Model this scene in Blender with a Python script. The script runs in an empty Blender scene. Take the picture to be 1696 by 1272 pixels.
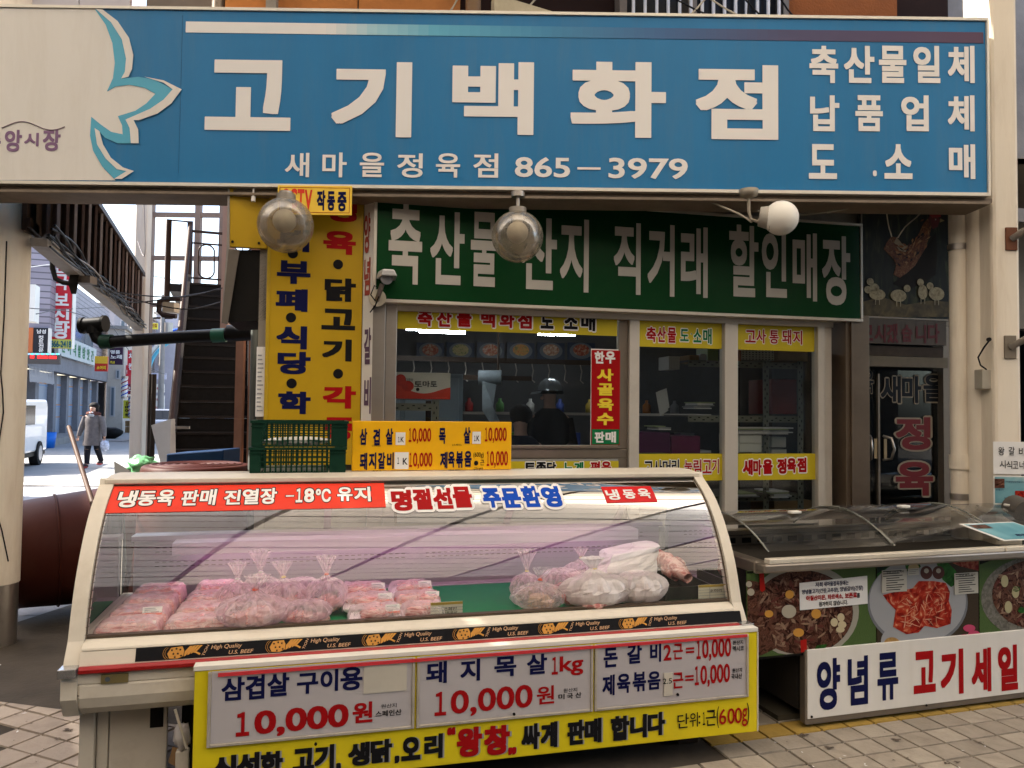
import bpy, math, random
import numpy as np
from mathutils import Matrix, Vector, noise
random.seed(7)
R = math.radians
scene = bpy.context.scene
COL = scene.collection
# ---------------------------------------------------------------- camera, world, sun, exposure
F, PITCH, ROLL, EYE = 1250.0, R(2.0), 0.011, 1.55
cam_d = bpy.data.cameras.new('camera'); cam = bpy.data.objects.new('camera', cam_d); COL.objects.link(cam)
CM = Matrix.Rotation(math.pi/2+PITCH, 3, 'X') @ Matrix.Rotation(ROLL, 3, 'Z')
cam.matrix_world = Matrix.Translation((0, 0, EYE)) @ CM.to_4x4()
cam_d.sensor_width = 36; cam_d.lens = F/1696*36; cam_d.clip_start = .05; cam_d.clip_end = 1500
scene.camera = cam
TO_SUN = Vector((-.78, .06, .72)).normalized()
SUN_EL = math.asin(TO_SUN.z)
world = bpy.data.worlds.new('World'); scene.world = world; world.use_nodes = True
wn = world.node_tree; wn.nodes.clear()
sky = wn.nodes.new('ShaderNodeTexSky'); sky.sky_type = 'NISHITA'; sky.sun_disc = False
sky.sun_elevation = SUN_EL; sky.sun_rotation = math.atan2(TO_SUN.x, TO_SUN.y)
sky.air_density = 1.0; sky.dust_density = 3.0; sky.ozone_density = 1.0
bg = wn.nodes.new('ShaderNodeBackground'); bg.inputs[1].default_value = .13
wo = wn.nodes.new('ShaderNodeOutputWorld')
wn.links.new(sky.outputs[0], bg.inputs[0]); wn.links.new(bg.outputs[0], wo.inputs[0])
sd = bpy.data.lights.new('sun', 'SUN'); sun = bpy.data.objects.new('sun', sd); COL.objects.link(sun)
sd.energy = 4.2; sd.angle = R(.5); sd.color = (1, .93, .82)
sun.rotation_euler = TO_SUN.to_track_quat('Z', 'Y').to_euler(); sun.location = (0, 0, 30)
vs = scene.view_settings
vs.view_transform = 'Standard'; vs.look = 'None'; vs.gamma = 1; vs.use_curve_mapping = False
vs.exposure = 2.1
scene.cycles.use_denoising = True
scene.cycles.max_bounces = 9; scene.cycles.transparent_max_bounces = 24
scene.cycles.sample_clamp_indirect = 6
try:
    scene.cycles.caustics_reflective = False; scene.cycles.caustics_refractive = False
except Exception: pass

# ---------------------------------------------------------------- frames: local axes u (along), v (into), z (up)
class Fr:
    def __init__(s, x, y, yaw, z=0, tilt=0):
        m = Matrix.Rotation(R(yaw), 3, 'Z') @ Matrix.Rotation(R(tilt), 3, 'X')
        s.m = m; s.o = Vector((x, y, z)); s.n = np.array(m); s.on = np.array(s.o); s.yaw = R(yaw); s.tilt = R(tilt)
    def P(s, u, v, z): return s.o + s.m @ Vector((u, v, z))
    def ray(s, x, y):
        d = s.m.transposed() @ (CM @ Vector(((x-848)/F, -(y-636)/F, -1)))
        c = s.m.transposed() @ (Vector((0, 0, EYE)) - s.o)
        return c, d
    def hit(s, x, y, v=0):                      # where the sight line meets the plane v = const: (u, z)
        c, d = s.ray(x, y); t = (v-c.y)/d.y
        return c.x+d.x*t, c.z+d.z*t
    def hz(s, x, y, z):                         # ... the plane z = const: (u, v)
        c, d = s.ray(x, y); t = (z-c.z)/d.z
        return c.x+d.x*t, c.y+d.y*t
W0 = Fr(0, 0, 0)
CF = Fr(1.13, 3.48, 14.5)      # display case
FF = Fr(.77, 5.05, 12.5)       # shop front
RF = Fr(1.48, 3.78, 16.5)      # chest freezers
BF = Fr(0, 4.45, .3)           # big blue sign
AF = Fr(-18.8, 30, 110.2)      # left side of the alley; v points into the houses

# ---------------------------------------------------------------- materials
def s2l(c):
    return tuple((x/12.92 if x <= .04045 else ((x+.055)/1.055)**2.4) for x in c)
def hexc(h):
    return s2l(tuple(int(h[i:i+2], 16)/255 for i in (0, 2, 4)))
MATS = {}
def mat(name, col, rough=.5, metal=0, var=.0, vscale=6, bump=0, bscale=60, dirt=0, dcol=(.05, .04, .03), dscale=3, trans=0, spec=.22, emit=None, es=0, coat=0, alpha=None, stretch=None, sub=0):
    if name in MATS: return MATS[name]
    m = bpy.data.materials.new(name); m.use_nodes = True; MATS[name] = m
    nt = m.node_tree; n = nt.nodes; L = nt.links.new
    b = n['Principled BSDF']
    if max(col) < .06 and metal == 0 and coat == 0: spec = min(spec, .10)
    if name.endswith('_ink'): spec = .06
    b.inputs['Roughness'].default_value = rough; b.inputs['Metallic'].default_value = metal
    b.inputs['Specular IOR Level'].default_value = spec
    b.inputs['Coat Weight'].default_value = coat
    if sub: b.inputs['Subsurface Weight'].default_value = sub; b.inputs['Subsurface Scale'].default_value = .01
    c4 = (*col, 1)
    b.inputs['Base Color'].default_value = c4
    tc = n.new('ShaderNodeNewGeometry'); src = tc.outputs['Position']
    if stretch:
        mp = n.new('ShaderNodeMapping'); mp.inputs['Scale'].default_value = stretch; L(src, mp.inputs[0]); src = mp.outputs[0]
    last = None
    if var:
        t = n.new('ShaderNodeTexNoise'); t.inputs['Scale'].default_value = vscale; t.inputs['Detail'].default_value = 6; t.inputs['Roughness'].default_value = .65; L(src, t.inputs['Vector'])
        mr = n.new('ShaderNodeMapRange'); mr.inputs[1].default_value = .25; mr.inputs[2].default_value = .75; mr.inputs[3].default_value = 1-var; mr.inputs[4].default_value = 1+var*.6; L(t.outputs[0], mr.inputs[0])
        hs = n.new('ShaderNodeMix'); hs.data_type = 'RGBA'; hs.blend_type = 'MULTIPLY'; hs.inputs[0].default_value = 1
        hs.inputs[6].default_value = c4; L(mr.outputs[0], hs.inputs[7]); last = hs.outputs[2]
    if dirt:
        t = n.new('ShaderNodeTexNoise'); t.inputs['Scale'].default_value = dscale; t.inputs['Detail'].default_value = 9; t.inputs['Roughness'].default_value = .7; t.inputs['Distortion'].default_value = .4; L(src, t.inputs['Vector'])
        mr = n.new('ShaderNodeMapRange'); mr.inputs[1].default_value = .48; mr.inputs[2].default_value = .78; mr.inputs[3].default_value = 0; mr.inputs[4].default_value = dirt; L(t.outputs[0], mr.inputs[0])
        mx = n.new('ShaderNodeMix'); mx.data_type = 'RGBA'; L(mr.outputs[0], mx.inputs[0])
        if last: L(last, mx.inputs[6])
        else: mx.inputs[6].default_value = c4
        mx.inputs[7].default_value = (*dcol, 1); last = mx.outputs[2]
    if last: L(last, b.inputs['Base Color'])
    if bump:
        t = n.new('ShaderNodeTexNoise'); t.inputs['Scale'].default_value = bscale; t.inputs['Detail'].default_value = 4; L(src, t.inputs['Vector'])
        bp = n.new('ShaderNodeBump'); bp.inputs['Strength'].default_value = bump; bp.inputs['Distance'].default_value = .01; L(t.outputs[0], bp.inputs['Height']); L(bp.outputs[0], b.inputs['Normal'])
    if emit: b.inputs['Emission Color'].default_value = (*emit, 1); b.inputs['Emission Strength'].default_value = es
    if trans or alpha is not None:
        if trans: b.inputs['Transmission Weight'].default_value = trans
        if alpha is not None: b.inputs['Alpha'].default_value = alpha
    return m
def glassm(name, tint=(.97, .98, .97), refl=1.0, rough=.0, base=0.0, ior=1.5, film=0.0, fcol=(.8, .8, .78)):
    """thin glass sheet: clear + mirror by Fresnel (+ a thin film of dust)"""
    m = bpy.data.materials.new(name); m.use_nodes = True; MATS[name] = m
    nt = m.node_tree; n = nt.nodes; L = nt.links.new; n.remove(n['Principled BSDF'])
    out = n['Material Output']
    tr = n.new('ShaderNodeBsdfTransparent'); tr.inputs[0].default_value = (*tint, 1)
    gl = n.new('ShaderNodeBsdfGlossy'); gl.inputs['Roughness'].default_value = rough
    fr = n.new('ShaderNodeFresnel'); fr.inputs[0].default_value = ior
    ml = n.new('ShaderNodeMath'); ml.operation = 'MULTIPLY_ADD'; ml.inputs[1].default_value = refl; ml.inputs[2].default_value = base; ml.use_clamp = True
    L(fr.outputs[0], ml.inputs[0])
    mx = n.new('ShaderNodeMixShader'); L(ml.outputs[0], mx.inputs[0]); L(tr.outputs[0], mx.inputs[1]); L(gl.outputs[0], mx.inputs[2])
    o = mx.outputs[0]
    if film:
        df = n.new('ShaderNodeBsdfDiffuse'); df.inputs[0].default_value = (*fcol, 1)
        tx = n.new('ShaderNodeTexNoise'); tx.inputs['Scale'].default_value = 5; tx.inputs['Detail'].default_value = 8
        tc = n.new('ShaderNodeTexCoord'); L(tc.outputs['Object'], tx.inputs['Vector'])
        mr = n.new('ShaderNodeMapRange'); mr.inputs[1].default_value = .3; mr.inputs[2].default_value = .8; mr.inputs[3].default_value = film*.3; mr.inputs[4].default_value = film*1.6; L(tx.outputs[0], mr.inputs[0])
        m2 = n.new('ShaderNodeMixShader'); L(mr.outputs[0], m2.inputs[0]); L(o, m2.inputs[1]); L(df.outputs[0], m2.inputs[2]); o = m2.outputs[0]
    L(o, out.inputs[0])
    return m
def ramp_mat(name, stops, scale=20, detail=6, rough=.4, kind='noise', stretch=(1, 1, 1), bump=.3, distort=.5, spec=.15, coat=0):
    m = bpy.data.materials.new(name); m.use_nodes = True; MATS[name] = m
    nt = m.node_tree; n = nt.nodes; L = nt.links.new; b = n['Principled BSDF']
    b.inputs['Roughness'].default_value = rough; b.inputs['Specular IOR Level'].default_value = spec; b.inputs['Coat Weight'].default_value = coat
    tc = n.new('ShaderNodeNewGeometry'); mp = n.new('ShaderNodeMapping'); mp.inputs['Scale'].default_value = stretch; L(tc.outputs['Position'], mp.inputs[0])
    if kind == 'noise':
        t = n.new('ShaderNodeTexNoise'); t.inputs['Scale'].default_value = scale; t.inputs['Detail'].default_value = detail; t.inputs['Distortion'].default_value = distort; o = t.outputs[0]
    elif kind == 'voronoi':
        t = n.new('ShaderNodeTexVoronoi'); t.inputs['Scale'].default_value = scale; o = t.outputs['Distance']
    elif kind == 'cells':
        t = n.new('ShaderNodeTexVoronoi'); t.inputs['Scale'].default_value = scale; o = t.outputs['Color']
    else:
        t = n.new('ShaderNodeTexWave'); t.inputs['Scale'].default_value = scale; t.inputs['Distortion'].default_value = distort*8; t.inputs['Detail'].default_value = detail; o = t.outputs[0]
    L(mp.outputs[0], t.inputs['Vector'])
    r = n.new('ShaderNodeValToRGB'); L(o, r.inputs[0])
    el = r.color_ramp.elements
    while len(el) < len(stops): el.new(.5)
    for e, (p, c) in zip(el, stops): e.position = p; e.color = (*c, 1)
    L(r.outputs[0], b.inputs['Base Color'])
    if bump:
        bp = n.new('ShaderNodeBump'); bp.inputs['Strength'].default_value = bump; bp.inputs['Distance'].default_value = .01; L(o, bp.inputs['Height']); L(bp.outputs[0], b.inputs['Normal'])
    return m
def grid_mat(name, col, line, sx, sz, mortar=.06, rough=.5, axis='XZ', var=.1, offset=0.0, bump=.3):
    m = bpy.data.materials.new(name); m.use_nodes = True; MATS[name] = m
    nt = m.node_tree; n = nt.nodes; L = nt.links.new; b = n['Principled BSDF']; b.inputs['Roughness'].default_value = rough
    tc = n.new('ShaderNodeTexCoord'); sp = n.new('ShaderNodeSeparateXYZ'); L(tc.outputs['Object'], sp.inputs[0])
    cb = n.new('ShaderNodeCombineXYZ'); ax = 'XYZ'
    L(sp.outputs[ax.index(axis[0])], cb.inputs[0]); L(sp.outputs[ax.index(axis[1])], cb.inputs[1])
    t = n.new('ShaderNodeTexBrick'); L(cb.outputs[0], t.inputs['Vector'])
    t.offset = offset; t.squash = 1; t.inputs['Scale'].default_value = 1; t.inputs['Brick Width'].default_value = sx; t.inputs['Row Height'].default_value = sz
    t.inputs['Mortar Size'].default_value = mortar*min(sx, sz); t.inputs['Color1'].default_value = (*[c*(1-var) for c in col], 1); t.inputs['Color2'].default_value = (*[c*(1+var) for c in col], 1); t.inputs['Mortar'].default_value = (*line, 1)
    L(t.outputs[0], b.inputs['Base Color'])
    if bump:
        bp = n.new('ShaderNodeBump'); bp.inputs['Strength'].default_value = bump; bp.inputs['Distance'].default_value = .005; bp.invert = True; L(t.outputs['Fac'], bp.inputs['Height']); L(bp.outputs[0], b.inputs['Normal'])
    return m

cream = mat('cream_paint', (.70, .64, .54), .38, var=.05, vscale=3, dirt=.30, dscale=4, dcol=(.30, .22, .14), bump=.02)
cream2 = mat('cream_steel', (.62, .57, .49), .4, var=.06, vscale=3, dirt=.35, dscale=5, dcol=(.25, .18, .12))
whitep = mat('white_paint', (.78, .75, .69), .45, var=.04, vscale=2, dirt=.18, dscale=2.5, dcol=(.45, .36, .25))
pillar_m = mat('pillar_paint', (.80, .72, .60), .45, var=.05, vscale=2, dirt=.40, dscale=2.2, dcol=(.42, .30, .19), bump=.05, bscale=20, stretch=(4, 4, .5))
bluem = mat('blue_vinyl', (.016, .180, .410), .35, var=.09, vscale=.8, dirt=.32, dscale=2.2, dcol=(.10, .20, .30), stretch=(3.5, 1, .45), bump=.06, bscale=1.5)
bluem2 = mat('light_blue_vinyl', (.10, .42, .60), .35, var=.04)
signwhite = mat('sign_white', (.76, .735, .69), .4, var=.04, vscale=1.2, dirt=.22, dscale=2.5, dcol=(.50, .44, .35), stretch=(3, 1, .5))
greenm = mat('green_sign', (.004, .048, .013), .30, var=.06, vscale=2, dirt=.15, dscale=3, dcol=(.03, .07, .03))
greyletter = mat('grey_white_letter', (.50, .47, .42), .5, var=.05)
yellowm = mat('yellow_sign', (.52, .325, .012), .35, var=.05, vscale=2, dirt=.18, dscale=3, dcol=(.35, .22, .02))
yellowb = mat('lemon_board', (.76, .62, .016), .4, var=.06, vscale=2, dirt=.28, dscale=3, dcol=(.40, .30, .04))
yellow_strip = mat('yellow_strip', (.58, .46, .02), .4, var=.04, dirt=.10, dcol=(.4, .33, .05))
orangey = mat('orange_yellow_board', (.88, .46, .008), .4, var=.04, vscale=3, dirt=.25, dscale=5, dcol=(.50, .28, .03))
navy = mat('navy_ink', (.008, .010, .06), .4)
blackink = mat('black_ink', (.012, .012, .014), .4)
redink = mat('red_ink', (.36, .008, .010), .4)
redbright = mat('bright_red', (.75, .045, .02), .35, var=.05, dirt=.08, dcol=(.4, .05, .03))
blueink = mat('blue_ink', (.01, .07, .45), .4)
greenink = mat('green_ink', (.01, .17, .06), .4)
whiteink = mat('white_ink', (.82, .80, .78), .4)
greyink = mat('grey_ink', (.33, .34, .36), .5)
yellowink = mat('yellow_ink', (.85, .65, .05), .4)
dark = mat('dark_paint', (.012, .011, .010), .5, var=.2)
darkbrown = mat('dark_brown_metal', (.045, .028, .020), .45, var=.2, vscale=4, dirt=.3, dcol=(.09, .07, .055))
steel = mat('brushed_steel', (.42, .38, .34), .34, metal=.85, var=.12, vscale=3, dirt=.25, dcol=(.12, .09, .07), stretch=(1, 1, 1))
alu = mat('aluminium_frame', (.60, .55, .48), .42, metal=.25, var=.06, vscale=3, dirt=.25, dcol=(.25, .19, .13))
alud = mat('brown_aluminium', (.20, .165, .13), .4, metal=.4, var=.12, dirt=.2, dcol=(.08, .06, .04))
paper = mat('paper', (.78, .77, .76), .6, var=.03)
concrete = mat('concrete', (.30, .28, .26), .85, var=.15, vscale=2, bump=.3, bscale=40, dirt=.3)

# ---------------------------------------------------------------- mesh builder
class MB:
    def __init__(s): s.v = []; s.f = []; s.mi = []; s.ms = []; s.cur = 0; s.sm = []
        
    def use(s, m):
        if m not in s.ms: s.ms.append(m)
        s.cur = s.ms.index(m); return s
    def add(s, vs_, fs, smooth=False):
        b = len(s.v); s.v.extend(tuple(map(float, p)) for p in vs_)
        for f in fs: s.f.append(tuple(i+b for i in f)); s.mi.append(s.cur); s.sm.append(smooth)
        return s
    def box(s, x0, x1, y0, y1, z0, z1):
        if x0 > x1: x0, x1 = x1, x0
        if y0 > y1: y0, y1 = y1, y0
        if z0 > z1: z0, z1 = z1, z0
        return s.add([(x0,y0,z0),(x1,y0,z0),(x1,y1,z0),(x0,y1,z0),(x0,y0,z1),(x1,y0,z1),(x1,y1,z1),(x0,y1,z1)],
            [(0,3,2,1),(4,5,6,7),(0,1,5,4),(1,2,6,5),(2,3,7,6),(3,0,4,7)])
    def hexa(s, p):   # 8 points: bottom 4 then top 4
        return s.add(p, [(0,3,2,1),(4,5,6,7),(0,1,5,4),(1,2,6,5),(2,3,7,6),(3,0,4,7)])
    def prism(s, pts, a0, a1, axis='y', smooth=False):   # pts: 2-D outline in the plane across axis
        n = len(pts)
        def q(p, a): return (p[0], a, p[1]) if axis == 'y' else ((a, p[0], p[1]) if axis == 'x' else (p[0], p[1], a))
        V = [q(p, a0) for p in pts]+[q(p, a1) for p in pts]
        s.add(V, [tuple(range(n)), tuple(range(2*n-1, n-1, -1))])
        b = len(s.v)-2*n
        for i in range(n):
            j = (i+1) % n; s.f.append((b+i, b+n+i, b+n+j, b+j)); s.mi.append(s.cur); s.sm.append(smooth)
        return s
    def cyl(s, p, q, r, r2=None, n=14, cap=True, smooth=True):
        p = Vector(p); q = Vector(q); r2 = r if r2 is None else r2
        d = (q-p).normalized(); a = d.orthogonal().normalized(); c = d.cross(a)
        V = []
        for P_, rr in ((p, r), (q, r2)):
            for i in range(n):
                t = 2*math.pi*i/n; V.append(P_+(a*math.cos(t)+c*math.sin(t))*rr)
        s.add(V, [(i, (i+1) % n, n+(i+1) % n, n+i) for i in range(n)], smooth)
        if cap: s.add(V, [tuple(range(n-1, -1, -1)), tuple(range(n, 2*n))])
        return s
    def tube(s, pts, r, n=8, smooth=True):
        pts = [Vector(p) for p in pts]; V = []; up = None
        for i, p in enumerate(pts):
            d = (pts[min(i+1, len(pts)-1)]-pts[max(i-1, 0)]).normalized()
            if up is None: up = d.orthogonal().normalized()
            a = (up-d*up.dot(d)).normalized(); up = a; c = d.cross(a)
            for k in range(n):
                t = 2*math.pi*k/n; V.append(p+(a*math.cos(t)+c*math.sin(t))*r)
        fs = [(i*n+k, i*n+(k+1) % n, (i+1)*n+(k+1) % n, (i+1)*n+k) for i in range(len(pts)-1) for k in range(n)]
        s.add(V, fs, smooth); s.add(V[:n], [tuple(range(n-1, -1, -1))]); s.add(V[-n:], [tuple(range(n))])
        return s
    def lathe(s, prof, c, axis='z', n=24, smooth=True, close=False):   # prof: (r, h)
        V = []
        for r_, h in prof:
            for i in range(n):
                t = 2*math.pi*i/n; x, y = r_*math.cos(t), r_*math.sin(t)
                p = (x, y, h) if axis == 'z' else ((x, h, y) if axis == 'y' else (h, x, y))
                V.append((c[0]+p[0], c[1]+p[1], c[2]+p[2]))
        m = len(prof)
        fs = [(i*n+k, i*n+(k+1) % n, (i+1)*n+(k+1) % n, (i+1)*n+k) for i in range(m-1) for k in range(n)]
        return s.add(V, fs, smooth)
    def ell(s, c, r, n=16, m=10, fn=None, smooth=True):
        if not hasattr(r, '__len__'): r = (r, r, r)
        V = []; 
        for j in range(m+1):
            ph = math.pi*j/m
            for i in range(n):
                t = 2*math.pi*i/n
                d = Vector((math.sin(ph)*math.cos(t), math.sin(ph)*math.sin(t), math.cos(ph)))
                k = fn(d) if fn else 1
                V.append((c[0]+d.x*r[0]*k, c[1]+d.y*r[1]*k, c[2]+d.z*r[2]*k))
        fs = [(j*n+i, (j+1)*n+i, (j+1)*n+(i+1) % n, j*n+(i+1) % n) for j in range(m) for i in range(n)]
        return s.add(V, fs, smooth)
    def poly(s, pts, y):          # flat shape facing -v at depth y, pts (u, z)
        return s.add([(p[0], y, p[1]) for p in pts], [tuple(range(len(pts)))])
    def disc(s, cx, cz, rx, rz, y, n=28, rin=0):
        o = [(cx+rx*math.cos(2*math.pi*i/n), y, cz+rz*math.sin(2*math.pi*i/n)) for i in range(n)]
        if not rin: return s.add(o, [tuple(range(n))])
        k = [(cx+rx*rin*math.cos(2*math.pi*i/n), y, cz+rz*rin*math.sin(2*math.pi*i/n)) for i in range(n)]
        return s.add(o+k, [(i, (i+1) % n, n+(i+1) % n, n+i) for i in range(n)])
    def mesh(s, name, fr, inv=None):
        V = np.array(s.v, dtype=float).reshape(-1, 3) @ fr.n.T + fr.on
        if inv is not None:
            I = np.array(inv); V = V @ I[:3, :3].T + I[:3, 3]
        me = bpy.data.meshes.new(name); me.from_pydata(V.tolist(), [], s.f)
        if s.ms:
            for m in s.ms: me.materials.append(m)
            me.polygons.foreach_set('material_index', s.mi)
        me.polygons.foreach_set('use_smooth', s.sm); me.update()
        return me

def origin_matrix(fr, u, v, z):
    return Matrix.Translation(fr.P(u, v, z)) @ fr.m.to_4x4()
def bev(o, w, seg=2, ang=40):
    m = o.modifiers.new('bevel', 'BEVEL'); m.width = w; m.segments = seg; m.limit_method = 'ANGLE'; m.angle_limit = R(ang)
    try: m.harden_normals = False
    except Exception: pass
    return o
def tag(o, label=None, cat=None, group=None, kind=None):
    if label: o['label'] = label
    if cat: o['category'] = cat
    if group: o['group'] = group
    if kind: o['kind'] = kind
    return o
class Thing:
    def __init__(s, name, fr, u, v, z, label, cat, group=None, kind=None):
        s.fr = fr; s.e = bpy.data.objects.new(name, None); s.e.empty_display_size = .1; COL.objects.link(s.e)
        s.e.matrix_world = origin_matrix(fr, u, v, z); s.mw = s.e.matrix_world.copy(); s.inv = s.mw.inverted()
        tag(s.e, label, cat, group, kind)
    def part(s, name, mb, m=None, parent=None, fr=None, bevel=0, label=None, kind=None):
        me = mb.mesh(name, fr or s.fr, s.inv)
        if m is not None: me.materials.clear(); me.materials.append(m)
        o = bpy.data.objects.new(name, me); COL.objects.link(o); o.parent = parent or s.e
        if bevel: bev(o, bevel)
        tag(o, label, None, None, kind)
        return o
def solid(name, mb, m, fr, org, label=None, cat=None, group=None, kind=None, bevel=0):
    """a thing (or piece of the setting) that is one mesh, its origin at org"""
    M = origin_matrix(fr, *org); me = mb.mesh(name, fr, M.inverted())
    if m is not None: me.materials.clear(); me.materials.append(m)
    o = bpy.data.objects.new(name, me); COL.objects.link(o); o.matrix_world = M
    tag(o, label, cat, group, kind)
    if bevel: bev(o, bevel)
    return o
def clone(root, M, label=None):
    r = root.copy(); COL.objects.link(r); r.matrix_world = M
    if label: r['label'] = label
    for c in root.children:
        k = c.copy(); COL.objects.link(k); k.parent = r
        for g in c.children:
            h = g.copy(); COL.objects.link(h); h.parent = k
    return r

# ---------------------------------------------------------------- lettering
_fc = bpy.data.curves.new('glyphs', 'FONT'); _fo = bpy.data.objects.new('glyphs', _fc)
_ts = bpy.data.scenes.new('glyphs'); _ts.collection.objects.link(_fo); _tl = _ts.view_layers[0]
_gc = {}
PRE = ("""(
(600g)
(국내 돼지)
(스페인)
(칠레산)
)
,
-
.
0
0,000
1
2
2.5
3979
6
8
865
866-2418
:
=
C
High Quality
K
PLUS
T
TION
U.S. BEEF
V
g
kg
·
“
„
℃
●
각
간
갈
거
게
겠
겹
계
고
골
구
구이용양념갈비입니다
국
국내산
근
근반
기
남성
납
냉
냉동목살
너
념
노
노래
눌
니
다
다향정
단
닭
당
도
돈
동
돼
래
류
를
리
림
마
매
머
멕시코
명
명품
모
목
문
물
미
방
백
보
보존료
볶
부
뷔
비
사
산
살
삼
새
새마을
새마을정육점
새마을정육점에는
생
선
세
소
소머리
소이불고기
수
수선집
스페인
스페인산
습
시
식
신
싸
쌀
아질산이온,
않습니다.
앗
앙
양
양념 고추장 제육
양념 돼지 갈비
양념갈비(간장)
양념불고기(간장,고추장),
업
역
열
영
오
오리
왕
용
우
원
원산지
위
유
육
을
음
이
인
일
작
장
저희
전
절
점
정
정육
제
종
주
중
지
직
진
창
첨가하지
체
축
치
컷
코
킨
타르색소,
탕
토
통
트
판
페
편
품
학
한
할
합
화
환
회관
１""").split('\n')
def _read():
    _tl.update()
    me = bpy.data.meshes.new_from_object(_fo.evaluated_get(_tl.depsgraph))
    n = len(me.vertices); co = np.empty(n*3); me.vertices.foreach_get('co', co); co = co.reshape(-1, 3)[:, :2]
    fs = [tuple(p.vertices) for p in me.polygons]; bpy.data.meshes.remove(me)
    return co, fs
def preload(off):
    """all the lettering in one go: one line per text, far apart, then cut up line by line"""
    _fc.offset = off; _fc.resolution_u = 4; _fc.space_line = 4
    _fc.body = '\n'.join(PRE); co, fs = _read()
    line = np.floor((-co[:, 1]+2.5)/4).astype(int)
    by = {}
    for f in fs: by.setdefault(int(line[f[0]]), []).append(f)
    for i, t in enumerate(PRE):
        if i not in by: continue
        ids = sorted({k for f in by[i] for k in f}); m_ = {k: q for q, k in enumerate(ids)}; c = co[ids]
        _gc[(t, off)] = (c, [tuple(m_[k] for k in f) for f in by[i]], c.min(0), c.max(0))
def glyph(t, off=.012):
    k = (t, .008)
    if not _gc: preload(.008)
    if k not in _gc:
        print('GLYPHMISS', repr(t))
        _fc.space_line = 1; _fc.body = t; _fc.offset = k[1]; co, fs = _read(); _gc[k] = (co, fs, co.min(0), co.max(0))
    return _gc[k]
def put(mb, t, u0, u1, z0, z1, v, off=.02, shear=0, grow=0, curve=None, rot=None):
    """fit text t into the box (u0..u1, z0..z1) on the plane v; grow > 0 makes the outline behind it"""
    if t[0] == '1' and rot is None:       # a figure one with its flag
        if len(t) > 1:
            w_ = u1-u0; f_ = {'10,000': .115, '1kg': .19, '18': .36, '1K': .30}.get(t, .3); g_ = {'10,000': .045, '1kg': .06, '18': .1, '1K': .15}.get(t, .08)
            put(mb, '1', u0, u0+w_*f_, z0+((z1-z0)*.12 if t in ('10,000', '1kg') else 0), z1, v, off, shear, grow, curve)
            u0 = u0+w_*(f_+g_); t = t[1:]
        else: t = '１'
    co, fs, lo, hi = glyph(t, min(off, .012))
    rad = max(0, off-.008)+grow; src = co
    sx, sz = (u1-u0)/(hi[0]-lo[0]), (z1-z0)/(hi[1]-lo[1])
    X = u0+(src[:, 0]-lo[0])*sx; Z = z0+(src[:, 1]-lo[1])*sz
    X = X+(Z-(z0+z1)/2)*shear
    if rot:
        cx, cz = (u0+u1)/2, (z0+z1)/2; c, s_ = math.cos(rot), math.sin(rot); dx, dz = X-cx, Z-cz; X = cx+dx*c-dz*s_; Z = cz+dx*s_+dz*c
    if rad > .004 and grow == 0:      # strokes swell outwards: keep the outside at the box
        k = 2*rad; X = u0+rad*sx*.8+(X-u0)*(1-1.6*rad*sx/max(1e-6, u1-u0)); Z = z0+rad*sz*.8+(Z-z0)*(1-1.6*rad*sz/max(1e-6, z1-z0))
    rings = [(0, 0)]
    if rad > .004 and (z1-z0) > .018:
        n = 8 if rad < .05 else 12
        if grow == 0: rings += [(rad*a, rad*b_) for a, b_ in ((1, .9), (1, -.9), (-1, .9), (-1, -.9), (.9, 1), (-.9, 1), (.9, -1), (-.9, -1), (1, .35), (1, -.35), (-1, .35), (-1, -.35), (.35, 1), (-.35, 1), (.35, -1), (-.35, -1))]
        else: rings += [(rad*math.cos(2*math.pi*(i+.5)/n), rad*math.sin(2*math.pi*(i+.5)/n)) for i in range(n)]
        if rad > .05: rings += [(.5*rad*math.cos(2*math.pi*i/6), .5*rad*math.sin(2*math.pi*i/6)) for i in range(6)]
    for j, (dx, dz) in enumerate(rings):
        Xs = X+dx*sx; Zs = Z+dz*sz
        mb.add([(x, (v if curve is None else float(curve(z))+v)+j*4e-5, z) for x, z in zip(Xs, Zs)], fs)
    return mb
def pb(fr, v, x0, x1, yc, h):
    """photo box (left, right, middle height, height at the middle) to u0,u1,z0,z1 on the plane v of a frame"""
    xm = (x0+x1)/2
    return fr.hit(x0, yc, v)[0], fr.hit(x1, yc, v)[0], fr.hit(xm, yc+h/2, v)[1], fr.hit(xm, yc-h/2, v)[1]
def words(th, fr, v, items, m, off=.02, name='lettering', shear=0, parent=None, outline=None, grow=.03, shadow=None, curve=None, dv=.0015, label=None, vp=None):
    """items: (text, x0, x1, yc, h) in photo pixels, laid on the plane v of a frame"""
    vp = v if vp is None else vp
    def one(b, t, x0, x1, yc, h):
        a = pb(fr, vp, x0, x1, yc, h)
        if outline is not None: put(b.use(outline), t, *a, v+dv, off, shear, grow, curve)
        if shadow is not None:
            d = (a[3]-a[2])*.07; put(b.use(shadow), t, a[0]+d, a[1]+d, a[2]-d*.2, a[3]-d*.2, v+dv, off, shear, 0, curve)
        put(b.use(m), t, *a, v, off, shear, 0, curve)
    small = [i for i in items if i[4] < 18 and abs(i[2]-i[1]) < 60]; big = [i for i in items if i not in small]; o = None
    for i in big:
        b = MB(); one(b, *i); o = th.part('letter' if len(i[0]) == 1 else 'lettering', b, None, parent, fr)
    if small:
        b = MB()
        for i in small: one(b, *i)
        o = th.part(name, b, None, parent, fr)
    return o
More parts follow.
